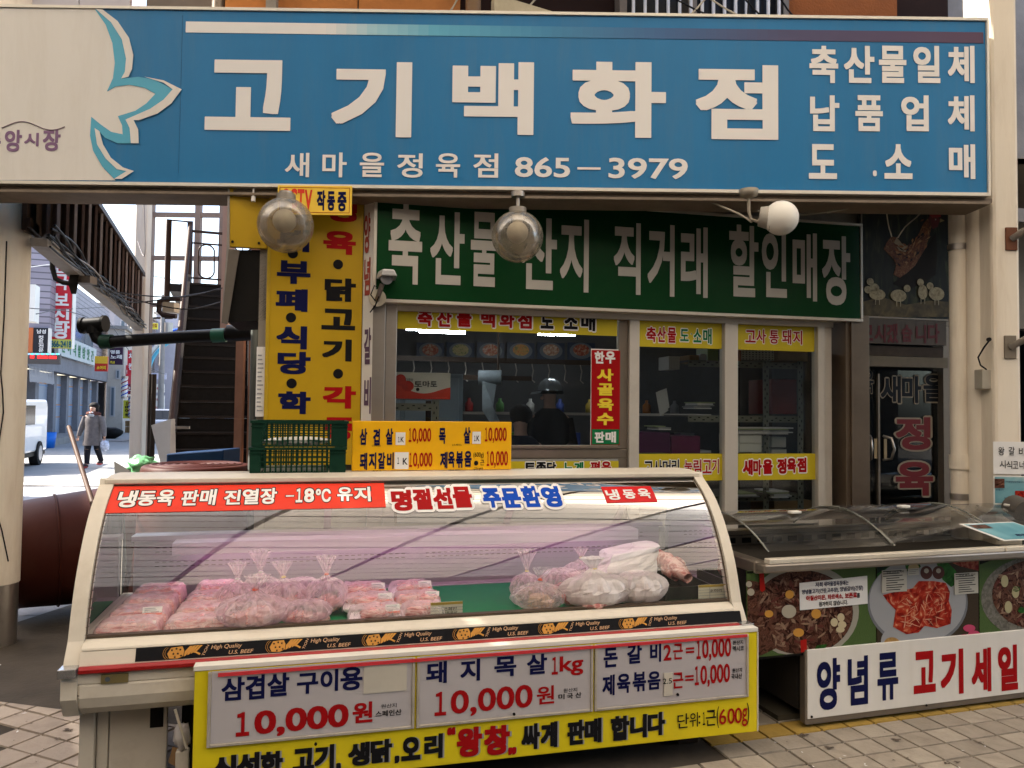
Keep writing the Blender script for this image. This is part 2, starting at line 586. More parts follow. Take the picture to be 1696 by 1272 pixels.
# ================================================================ GROUND
ground_m = mat('ground_base', (.13, .115, .10), .9, var=.3, vscale=3, bump=.3, bscale=30)
asph = mat('asphalt', (.20, .195, .19), .9, var=.2, vscale=1.5, bump=.5, bscale=80, dirt=.4, dcol=(.10, .10, .10), dscale=.6)
solid('ground', MB().box(-250, 250, -120, 400, -.6, -.012), ground_m, W0, (0, 0, 0), kind='structure')
road = MB().poly([], 0) if False else MB()
road.add([(-30, 14.9, .0), (8, 14.9, .0), (8, 130, .0), (-60, 130, .0)], [(0, 1, 2, 3)])
solid('road', road, mat('sunny_road', (.30, .295, .285), .9, var=.15, vscale=1.5, bump=.5, bscale=80, dirt=.3, dcol=(.16, .16, .16), dscale=.6), W0, (0, 0, 0), kind='structure')
kerb = MB()
solid('kerb', MB().box(-22, -2.6, 14.45, 14.9, -.01, .03), mat('kerb_stone', (.45, .43, .40), .8, var=.1, bump=.3), W0, (0, 0, 0), kind='structure', bevel=.01)
tile_ms = [mat('paver_%d' % i, c, .75, var=.16, vscale=9, bump=.25, bscale=70, dirt=.45, dscale=7, dcol=(.10, .08, .06)) for i, c in enumerate([(.36, .31, .25), (.33, .285, .23), (.39, .34, .275), (.30, .26, .21)])]
redtile = mat('red_paver', (.30, .15, .09), .8, var=.15, bump=.25, dirt=.4)
yeltile = mat('yellow_paver', (.42, .27, .06), .8, var=.15, bump=.25, dirt=.4)
bluetile = [mat('grey_paver_%d' % i, c, .7, var=.12, vscale=7, bump=.2, dirt=.25) for i, c in enumerate([(.30, .30, .31), (.27, .27, .285), (.33, .33, .335)])]
pave = bpy.data.objects.new('pavement', bpy.data.meshes.new('pavement'))
pave.data = MB().box(-16, 14, -8, 14.45, -.35, -.003).mesh('pavement', W0)
pave.data.materials.append(mat('joint_grout', (.06, .05, .04), .95, var=.3, vscale=8)); COL.objects.link(pave); pave['kind'] = 'structure'
def tile_mesh(w, d, m):
    b = MB(); g = .004; e = .003
    b.hexa([(g, g, -.01), (w-g, g, -.01), (w-g, d-g, -.01), (g, d-g, -.01), (g+e, g+e, .006), (w-g-e, g+e, .006), (w-g-e, d-g-e, .006), (g+e, d-g-e, .006)])
    me = b.mesh('paving_tile', W0); me.materials.append(m); return me
def tiles(ox, oy, yaw, w, d, i0, i1, j0, j1, mats, keep, limit=300):
    ms = {m.name: tile_mesh(w, d, m) for m in mats}; rm = {redtile.name: tile_mesh(w, d, redtile), yeltile.name: tile_mesh(w, d, yeltile)}
    a = R(yaw); c, s_ = math.cos(a), math.sin(a); L = []
    for i in range(i0, i1):
        for j in range(j0, j1):
            x = ox+c*i*w-s_*j*d; y = oy+s_*i*w+c*j*d
            k = keep(x, y, i, j)
            if k: L.append((math.hypot(x, y), x, y, k))
    L.sort(); n = 0
    for _, x, y, k in L[:limit]:
        me = rm[k] if isinstance(k, str) else ms[random.choice(mats).name]
        o = bpy.data.objects.new('paving_tile', me); COL.objects.link(o); o.parent = pave
        o.location = (x, y, random.uniform(-.0015, .0015)); o.rotation_euler = (random.uniform(-.004, .004), random.uniform(-.004, .004), a)
    return [(x, y, k) for _, x, y, k in L[limit:]]
def vis(x, y):       # inside the field of view on the ground
    v = CM.transposed() @ Vector((x, y, -EYE))
    if v.z > -.2: return False
    px, py = 848-F*v.x/v.z, 636+F*v.y/v.z
    return px > -60 and px < 1760 and py < 1350
def keep_right(x, y, i, j):
    if not vis(x, y) or x < .5 or y > 4.35: return 0
    u = (Vector((x, y, 0))-CF.o); cu = CF.m.transposed() @ u
    if cu.x < -.3 and cu.y > -.1: return 0
    if j == 4 : return yeltile.name
    if i < 1 and j < 2: return redtile.name
    return 1
tiles(1.108, 3.03, 17, .155, .139, -4, 18, -3, 9, tile_ms, keep_right)
def keep_left(x, y, i, j):
    if not vis(x, y) or x > -1.0 or y < 2.9: return 0
    if y+.25*(x+2.2) > 3.95: return 0
    cu = CF.m.transposed() @ (Vector((x, y, 0))-CF.o)
    return 0 if (cu.x > -2.55 and cu.y > .1) else 1
lm = [mat('warm_paver_%d' % i, c, .75, var=.12, vscale=9, bump=.25, dirt=.35, dscale=6, dcol=(.14, .11, .08)) for i, c in enumerate([(.42, .35, .29), (.39, .325, .27), (.45, .38, .315)])]
tiles(-2.253, 3.457, -23, .17, .155, -14, 12, -8, 10, lm, keep_left)
# worn concrete patch with the old drain cover between the two pavings
patch = MB(); pts = [(-4.2, 4.35), (-1.2, 3.45), (-1.2, 4.9), (-4.2, 5.3)]
patch.add([(x, y, .008) for x, y in [(-4.4, 4.42), (-1.2, 3.62), (-.9, 4.55), (-2.6, 5.6), (-3.4, 5.9), (-3.6, 4.9), (-4.4, 4.9)]], [(0, 1, 2, 3, 4, 5, 6)])
solid('concrete_patch', patch, mat('worn_concrete', (.075, .062, .048), .8, var=.35, vscale=2.5, bump=.35, bscale=40, dirt=.6, dcol=(.04, .035, .03)), W0, (-3, 4.4, 0), kind='structure')
def keep_alley(x, y, i, j):
    if not vis(x, y) or x > -2.6 or x < -13.6 or y < 4.8 or y > 14.3: return 0
    return 1
rest = tiles(-12, 4.9, 12, .36, .36, -4, 34, -8, 32, bluetile, keep_alley)
if rest:
    b = MB()
    c, s_ = math.cos(R(12)), math.sin(R(12))
    for x, y, k in rest:
        q = lambda dx, dy, z: (x+c*dx-s_*dy, y+s_*dx+c*dy, z)
        b.hexa([q(.004, .004, -.01), q(.356, .004, -.01), q(.356, .356, -.01), q(.004, .356, -.01), q(.008, .008, .006), q(.352, .008, .006), q(.352, .352, .006), q(.008, .352, .006)])
    o = solid('far_paving_tiles', b, bluetile[0], W0, (0, 0, 0), kind='stuff'); o.parent = pave
lit = MB()
for k in range(26):      # scraps and cigarette ends
    x, y = random.uniform(1.2, 2.8), random.uniform(3.05, 3.6)
    a = random.uniform(0, 6.28); lit.add([(x+math.cos(a+t)*s_, y+math.sin(a+t)*s_, .009) for t, s_ in ((0, .008), (1.3, .003), (3, .009), (4.5, .004))], [(0, 1, 2, 3)])
for k in range(14):
    x, y = random.uniform(-3.3, -2.0), random.uniform(3.5, 4.6)
    a = random.uniform(0, 6.28); lit.add([(x+math.cos(a+t)*s_, y+math.sin(a+t)*s_, .011) for t, s_ in ((0, .012), (1.3, .005), (3, .013), (4.5, .006))], [(0, 1, 2, 3)])
stn = MB(); rs_ = random.Random(11)
for k in range(46):
    if k < 30: x, y = rs_.uniform(1.15, 2.9), rs_.uniform(2.95, 3.75)
    else: x, y = rs_.uniform(-3.0, -2.0), rs_.uniform(3.3, 4.0)
    r0 = rs_.choice([.004, .006, .008, .012, .018]); ph = rs_.uniform(0, 6)
    stn.add([(x+r0*(1+.45*math.sin(3*a+ph)+.25*math.sin(5*a))*math.cos(a), y+r0*.8*(1+.45*math.sin(3*a+ph)+.25*math.sin(5*a))*math.sin(a), .0105) for a in [2*math.pi*i/14 for i in range(14)]], [tuple(range(14))])
solid('ground_stains', stn, mat('stain_dark', (.11, .085, .065), .7, var=.3), W0, (1.5, 3.3, 0), kind='stuff')
solid('litter', lit, paper, W0, (1.5, 3.3, 0), kind='stuff')

# ================================================================ PILLARS, ARCADE
t = Thing('arcade_pillar', W0, -3.33, 4.93, 0, 'round cream steel pillar with grey metal base sleeve at left edge', 'pillar', 'arcade pillars')
t.part('shaft', MB().cyl((-3.33, 4.93, .40), (-3.33, 4.93, 4.4), .135, n=36), pillar_m)
t.part('base_sleeve', MB().cyl((-3.33, 4.93, 0), (-3.33, 4.93, .42), .128, n=36), steel)
c = [(-3.33+.14*math.cos(a), 4.93+.14*math.sin(a), z) for a, z in [(-1.0, 2.6), (-1.0, 2.1), (-1.05, 1.75), (-.95, 1.62), (-.9, 1.5), (-1.1, 1.2), (-1.2, .95), (-.8, .75), (-.5, .55)]]
t.part('wire', MB().tube(c, .004, 5), blackink)
xs = [W0.hit(p, 600, 4.62)[0] for p in (1600, 1648, 1692)]
t = Thing('arcade_pillar', W0, xs[1], 4.7, 0, 'square cream steel pillar with half round edge at right of blue sign', 'pillar', 'arcade pillars')
xs = [W0.hit(p, 600, 4.55)[0] for p in (1600, 1646, 1692)]
t.part('shaft', MB().box(xs[1], xs[2], 4.55, 4.70, 0, 4.6), pillar_m, bevel=.022)
t.part('shaft_edge', MB().cyl((xs[1]+.02, 4.735, 0), (xs[1]+.02, 4.735, 4.6), .062, n=24).box(xs[1]+.02, xs[2]-.02, 4.70, 4.80, 0, 4.6), pillar_m)
x0, z0 = W0.hit(1633, 628, 4.60); 
t.part('junction_box', MB().box(x0-.035, x0+.04, 4.58, 4.66, z0-.06, z0+.06), mat('box_grey', (.40, .37, .31), .5, var=.1, dirt=.2), bevel=.004)
p = [(W0.hit(x, y, 4.53)) for x, y in [(1640, 562), (1630, 575), (1620, 592), (1624, 605), (1634, 612)]]
t.part('wire', MB().tube([(a, 4.53, b) for a, b in p], .005, 6), blackink)
a, b_ = W0.hit(1640, 562, 4.54); t.part('cable_hole', MB().cyl((a, 4.545, b_), (a, 4.56, b_), .012), dark)
for (px, py, cm, m_) in ((1674, 396, (.02, -.25, .10), mat('rusty_plate', (.16, .06, .03), .7, var=.3, dirt=.4)), (1672, 575, (.02, -.22, .09), mat('grey_bracket', (.20, .17, .13), .6, var=.2))):
    a, z = W0.hit(px, py, 4.55)
    k = t.part('bracket_plate', MB().box(a-.035, a+.035, 4.538, 4.552, z-.07, z+.07), m_, bevel=.003)
    t.part('bracket_bar', MB().cyl((a, 4.54, z), (a+.10, 4.36, z+.10), .02), steel, parent=k)
# rain pipe beside the pillar
xd, _ = W0.hit(1588, 600, 4.80)
t = Thing('drain_pipe', W0, xd, 4.80, 0, 'cream plastic drain pipe with metal clamps beside right pillar', 'drain pipe')
t.part('pipe', MB().cyl((xd, 4.80, 0), (xd, 4.80, 3.1), .052, n=24), pillar_m)
for py in (410, 822):
    z = W0.hit(1588, py, 4.80)[1]
    t.part('clamp', MB().cyl((xd, 4.80, z-.02), (xd, 4.80, z+.02), .058, n=24).box(xd+.05, xd+.12, 4.79, 4.81, z-.015, z+.015), steel)
z = W0.hit(1588, 765, 4.80)[1]; t.part('coupling', MB().cyl((xd, 4.80, z-.045), (xd, 4.80, z+.045), .060, n=24), pillar_m)
for px in (1606,):
    q = W0.hit(px, 600, 4.88)[0]
    solid('conduit_pipe', MB().cyl((q, 4.88, 0), (q, 4.88, 3.3), .03), pillar_m, W0, (q, 4.88, 0), 'narrow cream conduit between the drain pipe and the right pillar', 'pipe')

# arcade roof: curved translucent sheets on steel ribs, over the street in front of the shop
roofm = bpy.data.materials.new('translucent_sheet'); roofm.use_nodes = True
nt = roofm.node_tree; nt.nodes.remove(nt.nodes['Principled BSDF'])
d1 = nt.nodes.new('ShaderNodeBsdfDiffuse'); d1.inputs[0].default_value = (.76, .70, .61, 1)
d2 = nt.nodes.new('ShaderNodeBsdfTranslucent'); d2.inputs[0].default_value = (.84, .73, .58, 1)
mx = nt.nodes.new('ShaderNodeMixShader'); mx.inputs[0].default_value = .55
nt.links.new(d1.outputs[0], mx.inputs[1]); nt.links.new(d2.outputs[0], mx.inputs[2]); nt.links.new(mx.outputs[0], nt.nodes['Material Output'].inputs[0])
roofm2 = roofm.copy(); MATS['r2'] = roofm2
for nd in roofm2.node_tree.nodes:
    if nd.type in ('BSDF_DIFFUSE', 'BSDF_TRANSLUCENT'): nd.inputs[0].default_value = (.52, .49, .45, 1)
t = Thing('arcade_roof', W0, 0, -1, 4.6, 'curved translucent arcade roof on dark steel ribs above the street', 'roof')
def arc(a): return (-1.0+5.6*math.cos(a), 4.5+2.0*math.sin(a))
N = 12
for k in range(14):
    x0, x1 = -17+k*2.3, -17+k*2.3+2.26
    if x0 < 15.2:
        b = MB()
        ag = [arc(math.pi*i/24) for i in range(25)]
        b.add([(x, y, z) for y, z in ag for x in (x0, x1)], [(2*i, 2*i+1, 2*i+3, 2*i+2) for i in range(24)], True)
        t.part('roof_sheet', b, roofm if k % 3 else roofm2)
    r_ = MB().tube([(x0-.02, arc(math.pi*i/24)[0], arc(math.pi*i/24)[1]-.07) for i in range(25)], .05, 6)
    t.part('rib', r_, darkbrown)
for i in range(1, 30):
    y, z = arc(math.pi*i/30); w2 = .035 if i % 5 == 0 else .009; t.part('purlin', MB().box(-17, 15.2, y-w2, y+w2, z-.05, z-.02), darkbrown)
# unseen row of shops across the street, set close and tall to block low light
opp = Thing('unseen_shop_row', W0, 0, -9, 0, 'plain grey shuttered shop row, unseen behind the viewer, raised to dim the shop front', 'building')
opp.part('wall', MB().box(-17, 16, -9.5, -4.6, 0, 5.75), mat('opposite_wall', (.16, .145, .13), .8, var=.1))
for k in range(7):
    opp.part('shutter', MB().box(-16+k*4.5, -12.4+k*4.5, -4.58, -4.52, 0, 2.7), mat('shutter_grey', (.20, .21, .22), .5, metal=.3))

# ================================================================ BLUE SIGN
def B(px, py): return BF.hit(px, py, 0)
uL = B(-150, 150)[0]; uR = B(1634, 200)[0]
zT = B(900, 25)[1]; zB = B(900, 311)[1]; zTl = zT
t = Thing('shop_sign', BF, 0, 0, zB, 'long blue signboard with big white Korean letters above the butcher shop', 'signboard')
t.part('panel', MB().box(uL, uR, 0.0, .22, zB, zT), bluem, bevel=.004)
fm = mat('sign_edge', (.72, .68, .60), .4, metal=.2, var=.05)
t.part('frame', MB().box(uL, uR+.012, -.012, .225, zT-.001, zT+.016).box(uL, uR+.012, -.012, .225, zB-.018, zB+.001).box(uR+.001, uR+.014, -.012, .225, zB, zT), fm)
# white field on the left with its petal edge
def petal(pts): return [B(x, y) for x, y in pts]
wf = [(-150, 14), (158, 14), (176, 42), (187, 72), (191, 105), (188, 130), (178, 152), (192, 144), (215, 141), (240, 146), (258, 156), (243, 172), (225, 184), (196, 193), (203, 208), (204, 223), (185, 219), (168, 207), (152, 194), (150, 225), (158, 255), (173, 280), (192, 299), (-150, 299)]
def flat(pts, y):
    b = MB(); P_ = petal(pts); b.add([(p[0], y, max(zB, min(zT, p[1]))) for p in P_], [tuple(range(len(P_)))]); return b
t.part('white_field', flat(wf, -.003), signwhite)
cy = bluem2
t.part('petal_stripe', flat([(158, 16), (165, 16), (185, 38), (203, 66), (210, 98), (208, 120), (202, 131), (230, 128), (255, 132), (275, 142), (287, 149), (272, 166), (250, 181), (209, 199), (216, 213), (218, 238), (196, 238), (175, 229), (167, 220), (158, 213), (162, 240), (176, 263), (195, 281), (211, 284), (190, 297), (170, 276), (155, 250), (150, 225), (152, 194), (168, 207), (185, 219), (204, 223), (203, 208), (196, 193), (225, 184), (243, 172), (258, 156), (240, 146), (215, 141), (192, 144), (178, 152), (188, 130), (191, 105), (187, 72), (176, 42)], -.006), cy)
t.part('petal_edge', flat([(160, 16), (170, 16), (196, 36), (215, 64), (222, 92), (220, 115), (214, 128), (202, 131), (208, 120), (210, 98), (203, 66), (185, 38)], -.009), signwhite)
t.part('petal_edge', flat([(240, 128), (272, 134), (302, 149), (285, 172), (262, 189), (231, 200), (209, 199), (250, 181), (272, 166), (287, 149), (272, 138)], -.009), signwhite)
t.part('petal_edge', flat([(209, 199), (222, 199), (230, 215), (231, 238), (218, 238), (216, 213)], -.009), signwhite)
t.part('petal_edge', flat([(158, 213), (166, 218), (172, 240), (185, 262), (205, 278), (223, 284), (203, 297), (190, 297), (211, 284), (195, 281), (176, 263), (162, 240)], -.009), signwhite)
# bar fading from white through sky blue to plum, in printed steps
bar = MB(); xs_ = [308, 500, 560] + [560+k*24 for k in range(1, 46)]
cols = []
import bisect
def lerp(a, b, k): return tuple(x+(y-x)*k for x, y in zip(a, b))
stops = [(308, (.80, .79, .77)), (540, (.80, .79, .77)), (620, (.35, .60, .70)), (720, (.12, .42, .60)), (900, (.05, .24, .44)), (1100, (.05, .13, .30)), (1300, (.075, .075, .16)), (1628, (.10, .055, .10))]
xx = 308
while xx < 1628:
    w_ = 232 if xx == 308 else 17
    xm = xx+w_/2
    for (a, ca), (b2, cb) in zip(stops, stops[1:]):
        if a <= xm <= b2: cc = lerp(ca, cb, (xm-a)/(b2-a)); break
    m_ = mat('bar_tone_%d' % int(xx), cc, .4)
    ua, ub = B(xx, 45)[0], B(min(xx+w_, 1628), 45)[0]
    za, zb = B(900, 62)[1], B(900, 44)[1]
    bar.use(m_).box(ua, ub, -.003, 0, za, zb); xx += w_
t.part('colour_bar', bar)
for ch, x0, x1, y0, y1 in [('고', 341, 481, 100, 215), ('기', 550, 681, 103, 226), ('백', 750, 883, 103, 222), ('화', 946, 1102, 103, 227), ('점', 1153, 1288, 108, 230)]:
    words(t, BF, -.006, [(ch, x0, x1, (y0+y1)/2, y1-y0)], whiteink, .035, 'letter')
words(t, BF, -.005, [('새', 472, 512, 273, 40), ('마', 534, 574, 273, 41), ('을', 596, 636, 273, 40), ('정', 658, 700, 274, 40), ('육', 722, 762, 274, 40), ('점', 784, 825, 274, 40),
    ('865', 853, 944, 277, 33), ('-', 955, 996, 279, 4.5), ('3979', 1008, 1139, 279, 34)], whiteink, .018)
rows = [('축산물일체', (75, 138), [(1341, 1388), (1398, 1448), (1456, 1501), (1513, 1557), (1570, 1614)]), ('납품업체', (157, 218), [(1342, 1390), (1417, 1462), (1493, 1538), (1570, 1614)]), ('도소매', (238, 297), [(1340, 1386), (1465, 1511), (1572, 1615)])]
for s_, (y0, y1), cx in rows:
    it = [(ch, a, b, (y0+y1)/2, y1-y0-2) for ch, (a, b) in zip(s_, cx)]
    if s_ == '도소매': it.append(('.', 1446, 1452, 287, 9))
    words(t, BF, -.005, it, whiteink, .03)
words(t, BF, -.006, [('앙', 8, 36, 233, 36), ('시', 40, 64, 231, 22), ('장', 71, 100, 232, 36), ('중', -26, 1, 236, 34)], mat('plum_ink', (.25, .15, .26), .4), .03)
wv = [B(x, 209+7*math.sin((x-4)/104*6.6+2.6)) for x in range(4, 110, 4)]
t.part('wavy_line', MB().tube([(a, -.005, z) for a, z in wv], .0035, 5), mat('plum_ink2', (.20, .14, .17), .5))
for px in (299,):
    a = B(px, 160)[0]; t.part('panel_seam', MB().box(a-.001, a+.001, -.0015, 0, zB+.06, zT-.03), mat('seam', (.02, .12, .25), .5))
# steel gutter beam behind / below the sign
beam_m = mat('rusty_beam', (.24, .19, .145), .6, var=.25, vscale=5, dirt=.5, dcol=(.08, .05, .03), bump=.1)
t = Thing('sign_beam', BF, 0, .1, zB-.1, 'grubby steel beam under the blue signboard', 'beam')
t.part('beam', MB().box(uL, uR+.05, .03, .20, zB-.047, zB-.02), beam_m, bevel=.004)
t.part('lower_flange', MB().box(uL, uR+.02, .0, .25, zB-.066, zB-.049), beam_m, bevel=.003)
# ================================================================ SHOP BUILDING
G = lambda x, y, v=0: FF.hit(x, y, v)
Z1, Z2, Z3, Z4 = 2.165, 1.99, 1.268, 1.085      # top strip / low strip heights on the windows
ZW = 2.20; ZS = .84
US = {k: G(p, 700)[0] for k, p in dict(wl=655, wr=1024, m1a=1040, m1b=1057, m2a=1197, m2b=1219, d=1351, e=1376, f=1386, g=1425, r=1570).items()}
wallm = mat('shop_wall', (.32, .29, .25), .7, var=.15, vscale=2, dirt=.4, bump=.2)
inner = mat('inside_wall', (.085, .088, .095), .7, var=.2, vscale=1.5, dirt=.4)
t = Thing('butcher_shop', FF, 0, 0, 0, 'butcher shop front with aluminium windows beneath the green sign', 'shop')
t.part('left_wall', MB().box(-2.36, -2.30, .0, 6, 0, 5.2).box(-2.30, US['wl']-.17, .02, .14, 0, 3.05), wallm)
t.part('sill_wall', MB().box(US['wl']-.1, US['f'], .02, .12, 0, ZS), wallm)
t.part('lintel', MB().box(-2.3, 6.0, .03, .15, ZW+.02, 3.05), wallm)
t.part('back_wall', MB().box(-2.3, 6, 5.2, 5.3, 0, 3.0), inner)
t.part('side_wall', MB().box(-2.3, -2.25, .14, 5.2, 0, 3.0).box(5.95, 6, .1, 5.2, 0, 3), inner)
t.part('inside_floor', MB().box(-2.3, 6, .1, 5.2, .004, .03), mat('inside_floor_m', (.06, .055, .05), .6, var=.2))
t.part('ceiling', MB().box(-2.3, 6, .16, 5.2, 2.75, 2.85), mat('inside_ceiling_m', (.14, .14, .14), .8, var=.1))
soff = mat('soffit', (.36, .31, .25), .6, var=.15, vscale=2, dirt=.4)
t.part('soffit', MB().prism([(-2.0, 4.72), (6.5, 4.72), (6.5, 6.3), (-2.0, 4.45)], 3.14, 3.18, 'z'), soff, fr=W0)
t.part('upper_floor', MB().box(-2.36, 6, .3, 6, 3.12, 7.0), mat('upper_wall', (.30, .27, .24), .8, var=.2, bump=.2))
# steel post left of the window and shop frames
t.part('corner_post', MB().box(US['wl']-.165, US['wl']-.075, -.06, .1, ZS-.7, ZW+.03).box(US['wl']-.073, US['wl']-.002, -.035, .1, ZS-.7, ZW+.03), steel, bevel=.004)
w = t.part('window_frame', MB().box(US['wl'], US['m1a'], .0, .06, 1.24, 1.30).box(US['wl'], US['m1a'], .005, .055, ZS, 1.238).box(US['wr']+.001, US['m1a'], .005, .05, 1.302, ZW).box(US['wl'], US['wr'], -.01, .05, 1.302, 1.325), alud, bevel=.004)
w2 = t.part('window_frame', MB().box(US['m1a']+.001, US['m1b'], -.02, .05, ZS-.1, ZW), alu, bevel=.005)
fr3 = MB().box(US['m2a'], US['m2b'], -.03, .05, ZS-.1, ZW).box(US['d'], US['d']+.055, -.03, .05, ZS-.1, ZW).box(US['d']+.058, US['e'], -.015, .06, ZS-.1, ZW)
fr3.box(US['m2b']+.001, US['d']-.001, -.025, .045, ZS-.06, ZS+.035).box(US['m1b']+.001, US['m2a']-.001, -.025, .045, ZS-.06, ZS+.035)
t.part('window_frame', fr3, alu, bevel=.005)
t.part('shutter_rail', MB().box(US['wl']-.07, US['f'], -.05, .04, ZW+.002, ZW+.045).box(US['wl']-.02, US['f']-.02, -.07, -.04, ZW+.047, ZW+.07), alud, bevel=.003)
t.part('window_head', MB().box(US['wl'], US['e'], -.032, .05, ZW-.035, ZW), alu)
win = glassm('window_glass', (.93, .95, .94), .5)
for a, b_, z0 in ((US['wl'], US['wr'], 1.30), (US['m1b'], US['m2a'], ZS), (US['m2b'], US['d'], ZS)):
    t.part('window_pane', MB().box(a, b_, .012, .018, z0, ZW-.03), win)
t.part('window_pane', MB().box(US['wl']+.02, US['wr'], -.001, .004, ZS, 1.235), mat('frosted', (.30, .30, .29), .3))
def strip(u0, u1, z0, z1, parts, name='window_sticker', dv_=0):
    k = t.part(name, MB().box(u0, u1, .006+dv_, .010+dv_, z0, z1), yellow_strip)
    for items, m_, of in parts: words(t, FF, .003+dv_, items, m_, of, parent=k, outline=whiteink, grow=.05, vp=0)
strip(US['wl']+.003, US['wr']-.01, 2.055, ZW-.035, [([('축', 692, 716, 526, 28), ('산', 724, 748, 527, 28), ('물', 757, 781, 527, 28), ('백', 797, 820, 528, 28), ('화', 828, 852, 529, 28), ('점', 858, 881, 530, 28)], redink, .04), ([('도', 896, 917, 531, 26), ('소', 935, 957, 532, 26), ('매', 963, 986, 533, 30)], blackink, .04)])
strip(US['m1b']+.004, US['m2a']-.004, Z2, Z1, [([('축', 1071, 1087, 554, 25), ('산', 1089, 1103, 554, 25), ('물', 1106, 1120, 555, 25)], redink, .03), ([('도', 1127, 1141, 555, 20), ('·', 1144, 1147, 553, 3), ('소', 1149, 1162, 556, 22), ('매', 1165, 1179, 557, 25)], greenink, .03)])
strip(US['m2b']+.004, US['d']-.004, Z2, Z1, [([('고', 1235, 1252, 557, 20), ('사', 1253, 1269, 557, 23), ('통', 1275, 1290, 558, 22), ('돼', 1296, 1311, 558, 24), ('지', 1314, 1329, 559, 23)], redink, .02)])
strip(US['m1b']+.006, US['m2a']+.0, Z4, Z3, [([('고', 1067, 1082, 775, 22), ('사', 1083, 1097, 774, 24), ('머', 1098, 1111, 774, 24), ('리', 1113, 1125, 773, 24)], blackink, .02), ([('눌', 1134, 1147, 774, 24), ('림', 1149, 1162, 773, 24), ('고', 1164, 1179, 773, 22), ('기', 1180, 1191, 772, 24)], redink, .02)])
strip(US['m2b']+.005, US['d']+.0, Z4, Z3, [([('새', 1231, 1247, 774, 25), ('마', 1248, 1262, 774, 25), ('을', 1264, 1280, 773, 24), ('정', 1288, 1303, 772, 25), ('육', 1304, 1319, 771, 24), ('점', 1321, 1336, 770, 24)], redink, .05)])
strip(US['wl']+.5, US['wr'], 1.09, 1.222, [([('토', 868, 886, 775, 18), ('종', 887, 904, 775, 20), ('닭', 905, 920, 775, 20)], blackink, .04), ([('노', 933, 948, 775, 18), ('계', 950, 965, 775, 20)], greenink, .04), ([('편', 977, 993, 774, 20), ('육', 995, 1011, 774, 20)], redink, .04)], dv_=-.016)
b = MB().use(redink).box(G(980, 650)[0], G(1027, 650)[0], .003, .008, G(1003, 737)[1], G(1003, 580)[1])
k = t.part('soup_sticker', b); t.part('green_panel', MB().box(G(981, 650)[0], G(1026, 650)[0], .001, .0025, G(1003, 736)[1], G(1003, 711)[1]), greenink, parent=k)
t.part('border', MB().box(G(979, 650)[0], G(1028, 650)[0], .0085, .0105, G(1003, 739)[1], G(1003, 578)[1]), whiteink, parent=k)
words(t, FF, .001, [('한', 985, 1001, 592, 20), ('우', 1003, 1019, 592, 20)], whiteink, .04, parent=k, vp=0)
words(t, FF, .001, [('사', 989, 1016, 621, 20), ('골', 990, 1016, 645, 20), ('육', 990, 1016, 670, 20), ('수', 989, 1016, 694, 20)], yellowink, .04, parent=k, vp=0)
words(t, FF, -.0005, [('판', 985, 1001, 724, 18), ('매', 1003, 1020, 724, 18)], whiteink, .04, parent=k, vp=0)
# right-hand door bay
t.part('brown_pilaster', MB().box(US['f'], US['g'], -.10, .1, 0, G(1400, 522)[1]-.01).box(US['f']+.035, US['f']+.05, -.115, -.1, 0, 2.26), mat('bronze_panel', (.16, .115, .08), .35, metal=.5, var=.25, vscale=2, dirt=.3), bevel=.003)
zr = G(1500, 575, .1)[1]
k = t.part('door_frame', MB().box(US['g'], US['g']+.015, .06, .12, 0, 2.2).box(US['r'], US['r']+.07, .04, .14, 0, 3.1).box(US['g'], US['r'], .07, .13, G(1500, 606, .1)[1], G(1500, 592, .1)[1]).box(G(1453, 700, .1)[0]-.008, G(1453, 700, .1)[0]+.008, .08, .12, 0, 1.85), alud)
dg = glassm('door_glass', (.60, .62, .62), .35)
t.part('door_pane', MB().box(US['g']+.016, G(1453, 700, .1)[0]-.01, .098, .103, 0, 1.88), dg)
dp = t.part('door_pane', MB().box(G(1453, 700, .1)[0]+.01, US['r']-.002, .098, .103, 0, 1.88), dg)
inkd = mat('dark_vinyl', (.006, .007, .010), .4); redd = mat('deep_red_vinyl', (.13, .006, .008), .4); od = mat('beige_vinyl', (.24, .20, .145), .5)
words(t, FF, .092, [('새', 1459, 1492, 645, 44), ('마', 1494, 1526, 645, 44), ('을', 1530, 1563, 643, 44)], inkd, .03, parent=dp, outline=od, grow=.035)
words(t, FF, .092, [('정', 1484, 1541, 718, 54), ('육', 1484, 1545, 793, 56), ('점', 1484, 1543, 866, 54)], redd, .035, parent=dp, outline=od, grow=.03)
words(t, FF, .092, [('육', 1429, 1447, 632, 38)], inkd, .02, parent=dp, outline=od, grow=.03)
for sx in (1441, 1475):
    a0, z0 = G(sx, 727, .05); a1, z1 = G(sx, 760, .05); s_ = -1 if sx < 1450 else 1
    h = t.part('door_handle', MB().tube([(a0-s_*.03, .09, z0+.02), (a0, .04, z0+.005), (a0+s_*.008, .02, (z0+z1)/2), (a1, .04, z1), (a1-s_*.03, .09, z1-.01)], .010, 8), steel)
    t.part('handle_tag', MB().box(G(sx+(9 if s_ < 0 else -9), 740, .09)[0]-.012, G(sx+(9 if s_ < 0 else -9), 740, .09)[0]+.012, .086, .09, z1, z0), mat('tan_tag', (.35, .27, .16), .6), parent=h)

def sum_boxes(bs):
    m_ = MB()
    for b_ in bs: m_.box(*b_)
    return m_.v, m_.f

